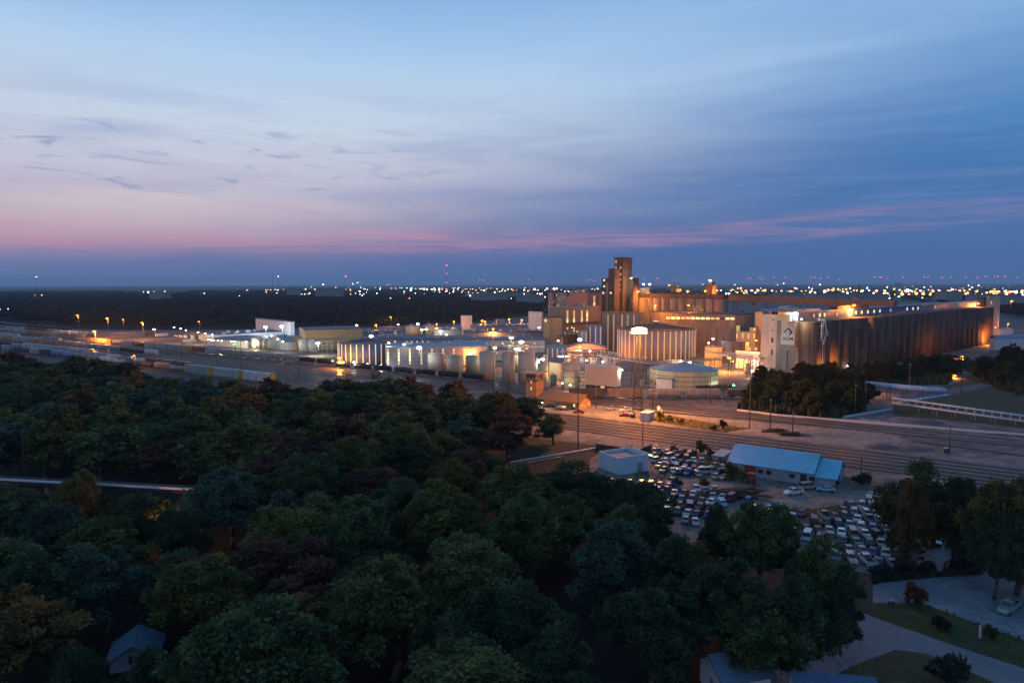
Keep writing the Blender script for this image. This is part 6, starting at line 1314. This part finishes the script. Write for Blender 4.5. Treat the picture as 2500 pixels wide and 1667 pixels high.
A = AT(1245, 1128, 205); Bq = AT(1475, 1090, 232); o = thing('overhead_pipe', 'slender overhead pipe sloping up across the wood to the parapet building', 'pipeline', (A.x, A.y, 0)); o0 = Vector((A.x, A.y, 0))
MB().tube(A-o0, Bq-o0, .22, 8).build('pipe', PIPEW, o); MB().tube(A-o0-Vector((0, 0, 1)), Bq-o0-Vector((0, 0, 1)), .14, 8).build('pipe', STEEL, o)
for t_ in (.1, .4, .7, .98): c = A.lerp(Bq, t_)-o0; MB().tube((c.x, c.y, 0), (c.x, c.y, c.z+.2), .14, 5).build('support', STEEL, o)
barrier('long low pale fence along the sidings above the pale gravel', [(1800, 1003), (1900, 1016), (2500, 1064)], 0, .9, WHITEP, 'fence')
barrier('low fence beside the lit path left of the pipe rack', [(2060, 1020), (2180, 1000)], 0, .8, WHITEP, 'fence')
sheet('path', [(2020, 1022), (2060, 1016), (2185, 984), (2185, 978), (2050, 1010)], .016, M_PALE); sheet('road', [(2200, 975), (2320, 950), (2480, 918), (2600, 900), (2600, 908), (2480, 930), (2330, 962), (2205, 984)], .018, M_ASPH)
def mound(px, py, r_, h_, m, label, name='gravel_pile', cat='pile', sq=1.6):
    P = G(px, py); mb = MB(); n = 22; rr6 = random.Random(int(px)); rings = []
    for j, (f, zf) in enumerate(((1, 0), (.75, .32), (.5, .68), (.25, .92))):
        rings.append([(math.cos(2*math.pi*i/n)*r_*f*sq*(1+rr6.uniform(-.1, .1)), math.sin(2*math.pi*i/n)*r_*f*(1+rr6.uniform(-.1, .1)), h_*zf*(1+rr6.uniform(-.12, .12)) if j else -.05) for i in range(n)])
    v = [p for r7 in rings for p in r7]+[(0, 0, h_)]
    mb.add(v, [(j*n+i, j*n+(i+1) % n, (j+1)*n+(i+1) % n, (j+1)*n+i) for j in range(3) for i in range(n)]+[(3*n+i, 3*n+(i+1) % n, 4*n) for i in range(n)], 0, True)
    o = mb.build(name, m, loc=P); tag(o, label, cat); return o
GP = mat('dark_gravel_heap', (.09, .085, .10), .95, noise=.4, nscale=.8); WD = mat('scrap_wood', (.11, .065, .04), .95, noise=.5, nscale=1.5)
mound(2262, 1032, 4.5, 1.3, GP, 'dark gravel heap on open ground below the long pipe rack'); mound(2155, 1092, 4.0, 1.2, GP, 'brownish gravel heap just above the main tracks'); mound(2235, 1096, 4.2, .8, GP, 'low gravel heap behind the lone tree top'); mound(1962, 1063, 2.2, .9, GP, 'small dark heap right of the scrap piles')
for px, py, s, lb in ((1895, 1054, 1.4, 'longer scrap timber pile under the crossarm pole'), (1930, 1063, 1.5, 'flat scrap timber pile right of the longer one'), (1800, 1212, 2.6, 'brown heap of junk at the end of the car pack below the lane')):
    P = G(px, py); k = MB(); rq = random.Random(px)
    for i in range(46):
        z = rq.uniform(.1, .9); x, y = rq.uniform(-2.4, 2.4)*(1.2-z), rq.uniform(-1.1, 1.1)*(1.2-z); a = rq.uniform(-.4, .4); l_ = rq.uniform(.8, 2); k.tube((x-l_*math.cos(a), y-l_*math.sin(a), z), (x+l_*math.cos(a), y+l_*math.sin(a), z+rq.uniform(-.1, .2)), rq.uniform(.06, .14), 4)
    o = k.build('scrap_pile', WD, loc=P); o.scale = (s, s, s*.9); tag(o, lb, 'pile')
for i, (px, py) in enumerate(((2269, 1484), (2312, 1496), (2330, 1503), (2388, 1524), (2434, 1541), (2462, 1550), (2488, 1558))):
    o = thing('bollard', 'short lot-edge bollard with pale cap, %s from the left along the lawn' % ordi(i+1), 'bollard', G(px, py), 0, 'bollards along the lot edge'); MB().cyl(0, 0, 0, .75, .11, 10).build('post', POLE, o); MB().cyl(0, 0, .75, .9, .14, 10, 0, .05).build('cap', WHITEP, o)
o = thing('marker_post', 'white marker post standing alone on the lawn', 'post', G(2392, 1556)); MB().box(-.13, .13, -.13, .13, 0, 1.9).build('post', WHITEP, o); MB().cyl(0, 0, 1.9, 2.05, .16, 8, 0, .03).build('cap', WHITEP, o)
for px, py, lb in ((2215, 1470, 'small dark box at the edge of the lot left of the reddish bush'), (2176, 1478, 'tiny dark utility box at the left of the lawn')):
    o = thing('utility_box', lb, 'box', G(px, py)); MB().box(-.4, .4, -.3, .3, 0, .9).build('case', PMETAL, o); MB().box(-.45, .45, -.35, .35, .9, 1.0).build('lid', GREYC, o)
for px, py, lb in ((2310, 1104, 'small relay cabinet at the foot of the signal pole'), (1545, 1019, 'dark skip beside the lamp mast foot')):
    o = thing('cabinet', lb, 'cabinet', G(px, py), TRK); MB().box(-1, 1, -.6, .6, 0, 1.4).build('case', PMETAL, o); MB().box(-1.05, 1.05, -.65, .65, 1.4, 1.5).build('lid', STEEL, o)
# lorries and trailers near the warehouses
for px, py, yw, lb in ((395, 823, 60, 'white lorry trailer nearest the wood edge by the big warehouse'), (462, 838, 55, 'dark lorry trailer left of the lower warehouse dock'), (1068, 826, 30, 'trailer parked right of the coned tanks'), (370, 818, 40, 'red-brown lorry trailer at the wood edge')):
    o = thing('lorry_trailer', lb, 'trailer', G(px, py), R_(yw)); MB().box(-6.5, 6.5, -1.25, 1.25, 1.1, 3.9).build('box_body', WHITEP if 'white' in lb else RUST if 'red' in lb else GREYC, o); MB().box(-6, -3.4, -1.1, 1.1, .2, 1.05).build('wheel_bogie', TYRE, o); MB().box(4, 4.3, -1, 1, 0, 1.1).build('landing_leg', PMETAL, o)
# steam
def steam(label, pts, r0, r1, dens):
    k = MB(); n = 10; P = [AT(*p) for p in pts]; o0 = P[0]
    for i, p in enumerate(P):
        r9 = r0+(r1-r0)*i/(len(P)-1); k.v += [tuple(p-o0+Vector((math.cos(2*math.pi*j/n)*r9, math.sin(2*math.pi*j/n)*r9, .3*r9*math.sin(4*math.pi*j/n)+r9*.2*math.sin(j+i)))) if 0 else tuple(p-o0+Vector((math.cos(2*math.pi*j/n)*r9*.7, math.cos(2*math.pi*j/n)*r9*.3, math.sin(2*math.pi*j/n)*r9))+Vector((0, 0, 0))) for j in range(n)]
    for i in range(len(P)-1):
        for j in range(n): k.f.append((i*n+j, i*n+(j+1) % n, (i+1)*n+(j+1) % n, (i+1)*n+j)); k.m.append(0); k.smooth.append(True)
    k.f.append(tuple(range(n-1, -1, -1))); k.m.append(0); k.smooth.append(False); k.f.append(tuple((len(P)-1)*n+j for j in range(n))); k.m.append(0); k.smooth.append(False)
    m = bpy.data.materials.new('steam'); m.use_nodes = True; t = m.node_tree; t.nodes.clear(); out = N(t, 'ShaderNodeOutputMaterial'); pv = N(t, 'ShaderNodeVolumePrincipled'); pv.inputs['Color'].default_value = (1, 1, 1, 1)
    g = N(t, 'ShaderNodeTexCoord'); ns_ = N(t, 'ShaderNodeTexNoise'); ns_.inputs['Scale'].default_value = .35; ns_.inputs['Detail'].default_value = 4; t.links.new(g.outputs['Object'], ns_.inputs[0]); r = ramp(t, [(.40, (0, 0, 0)), (.62, (1, 1, 1))]); t.links.new(ns_.outputs['Fac'], r.inputs[0])
    t.links.new(math_(t, 'MULTIPLY', r.outputs[0], dens), pv.inputs['Density']); t.links.new(pv.outputs[0], out.inputs['Volume'])
    o = k.build('steam_plume', m, loc=o0); import bmesh; bm = bmesh.new(); bm.from_mesh(o.data); bmesh.ops.recalc_face_normals(bm, faces=bm.faces); bm.to_mesh(o.data); bm.free(); tag(o, label, 'steam'); return o
steam('thin white steam drifting up to the right from the white box building', [(1326, 762, 640), (1338, 750, 638), (1350, 738, 636), (1366, 730, 634), (1385, 720, 632)], 1.0, 2.3, .25)
steam('curled white steam puff above the tall cream tanks', [(1242, 822, 530), (1243, 812, 530), (1250, 806, 530), (1256, 804, 530)], .8, 1.6, .25)
steam('faint broad steam cloud behind the concrete hall', [(1812, 760, 700), (1822, 748, 700), (1840, 738, 700)], 1.5, 4, .02)
# ---------------------------------------------------------------- far country: masts, roofs, lights, turbines
def mast(px, top, Y, label, beacons, lit='r', thick=1.0):
    P = GY(px, Y); h = topz(P, top); o = thing('radio_mast', label, 'mast', P); w = max(.5, Y*.00022)*thick; k = MB(); n = 12
    for i in range(n):
        for s in ((-w, 0), (w, 0)): k.tube((s[0], 0, h*i/n), (s[0]*.9, 0, h*(i+1)/n), w*.28, 4)
        k.tube((-w, 0, h*i/n), (w, 0, h*(i+1)/n), w*.2, 4); k.tube((w, 0, h*i/n), (-w, 0, h*(i+1)/n), w*.2, 4)
    k.build('lattice', PMETAL, o)
    for f in beacons:
        rr8 = Y*(.0009 if lit == 'r' else .00045)*(1.0 if f == max(beacons) or f < .3 else .6); MB().cyl(0, -w, h*f-rr8*.6, h*f+rr8*.6, rr8, 10).build('beacon', RED if lit == 'r' else COOL, o)
mast(1091, 648, 3600, 'tall thin radio mast with three red lights on the horizon', (1.0, .72, .42)); mast(845, 675, 3600, 'radio mast with two red lights left of the tall mast', (1.0, .3)); mast(666, 667, 2900, 'dark latticed mast on the horizon without light', (), thick=1.5); mast(681, 675, 2900, 'shorter mast with a small white light beside the dark one', (1.0,), 'w')
mast(91, 676, 5000, 'pale twin-lit mast at the far left horizon', (1.0,), 'w')
TUR = [(1116, 686), (1172, 685), (1181, 685), (1244, 686), (1265, 684), (1290, 683), (1327, 685), (1433, 685), (1441, 683), (1449, 686), (1456, 687), (1571, 683), (1605, 681), (1648, 685), (1684, 685), (1695, 686), (1826, 681), (1833, 680), (1854, 679), (1860, 682), (1888, 678), (1917, 679), (1981, 679), (1990, 678), (2003, 680), (2021, 678), (2049, 683), (2135, 677), (2147, 679), (2152, 678), (2167, 681), (2204, 678), (2256, 678), (2265, 677), (2299, 679), (2320, 678), (2357, 678), (2385, 679), (2405, 676), (2428, 678), (2435, 676), (2453, 676), (2483, 679)]
RB = glow('turbine_beacon', (1, .10, .22), 3.5)
def turb():
    o = thing('wind_turbine', 'x', 'wind turbine', (0, 0, 0), 0, 'distant wind turbines with red lights'); k = MB().cyl(0, 0, 0, 1, .022, 8, 0, .012).build('tower', mat('turbine_white', (.5, .5, .52), .6, noise=0), o); n_ = MB().box(-.02, .02, -.05, .05, 1.0, 1.035).build('nacelle', MATS['turbine_white'], o); b_ = MB()
    for i in range(3):
        a = i*2*math.pi/3+.3; b_.add([(0, -.055, 1.017), (math.sin(a)*.4-.003, -.055, 1.017+math.cos(a)*.4), (math.sin(a)*.1+.02*math.cos(a), -.06, 1.017+math.cos(a)*.1-.02*math.sin(a)), (0, -.06, 1.02)], [(0, 1, 2, 3)])
    r_ = b_.build('rotor', MATS['turbine_white'], o); bc = MB().cyl(0, 0, 1.0, 1.10, .055, 8).build('beacon', RB, o); return o, [(k, []), (n_, []), (r_, []), (bc, [])]
t0, tp = turb(); t0['label'] = 'far wind turbine with a tiny red light among others on the horizon'
for i, (px, py) in enumerate(TUR):
    Y = 11000; P = GY(px, Y); h = topz(P, py); f = random.uniform(.9, 1.1)
    if i == 0: t0.location = P; t0.scale = (h, h, h)
    else: copy_tree(tp, t0, P, 0, t0['label'], 'distant wind turbines with red lights', scale=(max(h, 60),)*3)
def flat_far(px0, px1, top, Y, m, label, dep=60, win=0):
    P = GY((px0+px1)/2, Y); w = (px1-px0)/2*Y/F; h = max(5, topz(P, top)); o = thing('distant_shed', label, 'building', P); MB().box(-w, w, 0, dep, 0, h).build('wall', m, o); MB().box(-w-1, w+1, -1, dep+1, h+.01, h+1).build('roof', BROOF, o)
FARW = mat('far_white_wall', (.24, .24, .25), .8, noise=.1)
for a in [(1905, 1960, 715, 2000, 'pale distant shed left of the slanted crane'), (1990, 2170, 718, 1900, 'very long pale distant shed behind the silo row gallery'), (2310, 2350, 712, 2100, 'lit distant shed among the orange lights'), (2400, 2500, 722, 1500, 'wide distant shed behind the end tower'), (1400, 1440, 703, 2500, 'small distant shed left of the tallest tower'), (1150, 1240, 717, 1900, 'blue distant roofs right of the tall radio mast'), (1260, 1330, 722, 1700, 'distant floodlit yard building left of the mill'), (770, 830, 704, 2600, 'distant shed with four lamps along its front'), (700, 725, 703, 2900, 'distant elevator with a sloping roof on the horizon'), (2070, 2110, 728, 1300, 'low shed just behind the silo row'), (365, 395, 713, 2200, 'lit distant yard shed at the left')]: flat_far(a[0], a[1], a[2], a[3], FARW, a[4])
o = thing('water_tower', 'slim pale lattice tower on the horizon right of centre', 'tower', GY(2191, 2200)); hz = topz(o.location, 690); k = MB()
for x in (-8, -2.6, 2.6, 8): k.tube((x, 0, 0), (x, 0, hz), .8, 4)
for i in range(8): k.tube((-8, 0, hz*i/8), (8, 0, hz*i/8), .5, 4)
k.build('frame', STEEL, o); MB().box(-8, 8, -6, 6, hz*.93, hz).build('cabin', STEEL, o)
o = thing('crane', 'slanted crane arm lit orange behind the silo row roof', 'crane', GY(2086, 600), PL); zc = topz(o.location, 728); k = MB(); k.tube((0, 0, zc), (6, 0, zc+12), .5, 4).tube((0, 0, 0), (0, 0, zc), .8, 5); k.build('boom', RUST, o); MB().box(-2, 2, -2, 2, zc-3, zc).build('cab', STEEL, o)
def farlamp_proto(m):
    o = thing('distant_lamp', 'x', 'lamp', (0, 0, 0)); p = MB().tube((0, 0, 0), (0, 0, 1), .025, 4).build('pole', PMETAL, o); g = MB().cyl(0, 0, .91, .95, .05, 10, 0, .10, caps=True).cyl(0, 0, .95, 1.05, .11, 10, 0, .11).cyl(0, 0, 1.05, 1.09, .10, 10, 0, .05).build('globe', m, o); return o, [(p, []), (g, [])]
FK = {k_: farlamp_proto(m_) for k_, m_ in (('o', glow('far_sodium', (1, .42, .13), 4)), ('w', glow('far_white', (1, .86, .60), 9)), ('c', glow('far_cool', (.85, .95, 1), 8)), ('g', glow('far_green', (.2, 1, .5), 4)), ('r', glow('far_red', (1, .1, .12), 4)))}
FN = {'o': 'orange', 'w': 'warm white', 'c': 'cool white', 'g': 'green', 'r': 'red'}; FU = set()
def farlamp(px, py, k_, size):
    """a lamp head seen at (px, py); size = its blob in photo pixels"""
    Y = 12.0; z = 12.0; P = G(px, py+ (0), z) if py > 697 else AT(px, py, 9000)
    Y = P.y; P = Vector((P.x, P.y, 0)); s = max(6, size*(.46 if k_ == 'o' else .38)*Y/F/.12); h = max(6.0, topz(P, py)); root, parts = FK[k_]
    zone_ = 'left of the tall radio mast' if px < 1080 else 'between the radio mast and the tallest tower' if px < 1480 else 'behind the concrete silos' if px < 1900 else 'in the far bright district'
    lb = 'tiny %s light %s' % (FN[k_], zone_); grp = 'far %s lights %s' % (FN[k_], zone_)
    sc_ = (s, s, s)
    if k_ not in FU: FU.add(k_); r = root; r.scale = sc_; r['label'] = lb; r['group'] = grp
    else: r = copy_tree(parts, root, P, 0, lb, grp, scale=sc_)
    r.location = (P.x, P.y, h-s); return r
FL = [(764, 703, 'r', 3), (383, 698, 'w', 5)]
for x, y, k_, s in [(362, 713, 'w', 5), (350, 713, 'c', 2), (376, 712, 'c', 2), (402, 712, 'w', 4), (396, 718, 'o', 2), (85, 721, 'o', 2), (102, 721, 'o', 4), (0, 755, 'c', 2), (20, 754, 'c', 2), (404, 712, 'o', 3), (499, 716, 'c', 3), (584, 722, 'w', 2), (603, 709, 'o', 5), (649, 708, 'o', 3), (654, 708, 'o', 3), (661, 708, 'o', 3), (672, 708, 'o', 5), (679, 708, 'w', 3), (650, 713, 'w', 2), (676, 715, 'w', 2), (692, 707, 'o', 2), (736, 718, 'w', 2), (744, 718, 'w', 3), (752, 718, 'w', 2), (746, 706, 'w', 3), (769, 707, 'w', 4), (788, 706, 'w', 4), (806, 706, 'w', 4), (830, 706, 'w', 5), (789, 718, 'w', 3), (789, 695, 'c', 4), (760, 700, 'c', 2), (856, 710, 'o', 3), (878, 711, 'w', 5), (891, 706, 'w', 3), (856, 718, 'o', 3), (879, 718, 'w', 3), (895, 714, 'w', 3), (920, 716, 'w', 3), (861, 693, 'w', 3), (873, 690, 'w', 3), (888, 718, 'c', 3), (945, 695, 'o', 2), (952, 695, 'o', 2), (956, 704, 'o', 3), (966, 704, 'o', 3), (981, 703, 'w', 2), (993, 703, 'w', 3), (1004, 705, 'c', 6), (1003, 709, 'c', 5), (1015, 705, 'g', 3), (1014, 716, 'c', 3), (1026, 705, 'w', 3), (1031, 705, 'w', 3), (1036, 705, 'w', 4), (1042, 706, 'w', 5), (1054, 707, 'w', 5), (1060, 705, 'w', 5), (1063, 709, 'w', 3), (1072, 705, 'w', 4), (1080, 706, 'o', 3), (1090, 706, 'o', 4), (1107, 704, 'o', 4), (1108, 709, 'c', 3), (1130, 709, 'o', 3), (1136, 706, 'o', 3), (1140, 706, 'o', 3), (1154, 706, 'o', 4), (1162, 709, 'w', 3), (1182, 709, 'w', 6), (1188, 705, 'o', 3), (1144, 719, 'r', 3), (1148, 722, 'w', 4), (1154, 716, 'w', 3), (1156, 726, 'w', 4), (1164, 726, 'w', 3), (1186, 728, 'w', 3), (1198, 725, 'c', 5), (1213, 724, 'w', 3), (1208, 714, 'w', 3), (1225, 710, 'w', 3), (1233, 710, 'w', 3), (1240, 708, 'o', 3), (1249, 706, 'o', 4), (1253, 709, 'o', 3), (1261, 709, 'o', 3), (1280, 708, 'w', 5), (1293, 707, 'r', 3), (1305, 706, 'c', 6), (1313, 708, 'w', 3), (1336, 705, 'w', 5), (1352, 705, 'w', 5), (1359, 705, 'w', 5), (1405, 707, 'c', 6), (1421, 707, 'w', 4), (1438, 704, 'r', 3), (1459, 705, 'w', 4), (1272, 725, 'w', 4), (1285, 726, 'w', 7), (1298, 725, 'c', 7), (1312, 717, 'w', 3), (1318, 717, 'w', 3), (1323, 717, 'w', 3), (1330, 725, 'w', 5), (1248, 729, 'w', 3), (1226, 729, 'w', 3), (1331, 708, 'c', 3), (1370, 708, 'c', 3), (1345, 709, 'c', 3),
 (1794, 695, 'o', 4), (1760, 709, 'c', 4), (1773, 717, 'c', 5), (1780, 717, 'w', 6), (1784, 710, 'w', 3), (1796, 712, 'g', 3), (1811, 710, 'o', 4), (1821, 710, 'o', 6), (1835, 710, 'o', 8), (1850, 709, 'o', 8), (1867, 709, 'o', 8), (1816, 715, 'w', 4), (1844, 715, 'w', 5), (1889, 718, 'c', 6), (1907, 718, 'c', 6), (1933, 722, 'w', 5), (1953, 723, 'w', 5), (1953, 728, 'w', 4), (1795, 724, 'w', 4), (1767, 733, 'w', 3), (1913, 692, 'w', 3), (1941, 703, 'c', 4), (1975, 702, 'c', 3), (1983, 705, 'c', 3), (1926, 711, 'r', 4), (1898, 695, 'w', 2), (2002, 695, 'w', 4), (2022, 708, 'o', 7), (2035, 705, 'o', 5), (2046, 706, 'o', 5), (2058, 711, 'o', 4), (2066, 706, 'o', 5), (2012, 710, 'w', 4), (2069, 716, 'c', 6), (2085, 709, 'o', 4), (2105, 710, 'o', 8), (2117, 703, 'c', 5), (2122, 709, 'c', 4), (2133, 716, 'c', 6), (2140, 710, 'o', 7), (2160, 710, 'o', 7), (2158, 717, 'w', 6), (2167, 717, 'w', 5), (2166, 701, 'w', 4), (2171, 728, 'w', 5), (2195, 691, 'w', 4), (2196, 708, 'w', 4), (2202, 718, 'o', 9), (2216, 709, 'c', 10), (2223, 710, 'c', 5), (2219, 718, 'o', 5), (2194, 724, 'w', 5), (2237, 717, 'o', 7), (2248, 710, 'o', 6), (2254, 717, 'o', 8), (2278, 711, 'o', 6), (2289, 716, 'o', 8), (2271, 719, 'o', 6), (2252, 727, 'w', 3), (2325, 707, 'c', 5), (2338, 717, 'o', 6), (2344, 722, 'o', 5), (2358, 717, 'o', 6), (2372, 722, 'o', 4), (2384, 712, 'o', 7), (2389, 697, 'c', 4), (2365, 697, 'c', 3), (2318, 723, 'w', 3), (2424, 712, 'o', 6), (2438, 712, 'o', 7), (2454, 711, 'o', 7), (2458, 718, 'o', 6), (2466, 713, 'o', 8), (2480, 713, 'w', 9), (2495, 714, 'c', 6), (2497, 720, 'c', 5), (2433, 717, 'o', 4), (2136, 728, 'o', 4), (2148, 728, 'o', 4), (1716, 694, 'o', 3)]: farlamp(x, y, k_, s)
rl_ = random.Random(12)
for i in range(60):
    farlamp(rl_.uniform(1780, 2500) if i % 3 else rl_.uniform(2200, 2500), rl_.gauss(712, 4), 'o', rl_.uniform(2.5, 6))
for i in range(150):
    x = rl_.choice([rl_.uniform(1060, 1470), rl_.uniform(1770, 2500), rl_.uniform(1900, 2500), rl_.uniform(2180, 2500), rl_.uniform(740, 1120)]); y = rl_.gauss(710, 6)
    if y > 697.5 and y < 730: farlamp(x, y, (rl_.choice('ooowc') if x > 1700 else rl_.choice('owwc')), rl_.uniform(1.2, 3.4))
# ---------------------------------------------------------------- air
def haze():
    k = MB(); k.box(-33000, 33000, -700, 43000, -1, 330); m = bpy.data.materials.new('haze'); m.use_nodes = True; t = m.node_tree; t.nodes.clear(); out = N(t, 'ShaderNodeOutputMaterial'); pv = N(t, 'ShaderNodeVolumePrincipled')
    pv.inputs['Color'].default_value = (.72, .84, 1, 1); pv.inputs['Density'].default_value = 4.5e-5; pv.inputs['Anisotropy'].default_value = .1; t.links.new(pv.outputs[0], out.inputs['Volume']); o = k.build('haze', m); tag(o, 'thin blue evening haze over the whole district', kind='stuff')
haze()
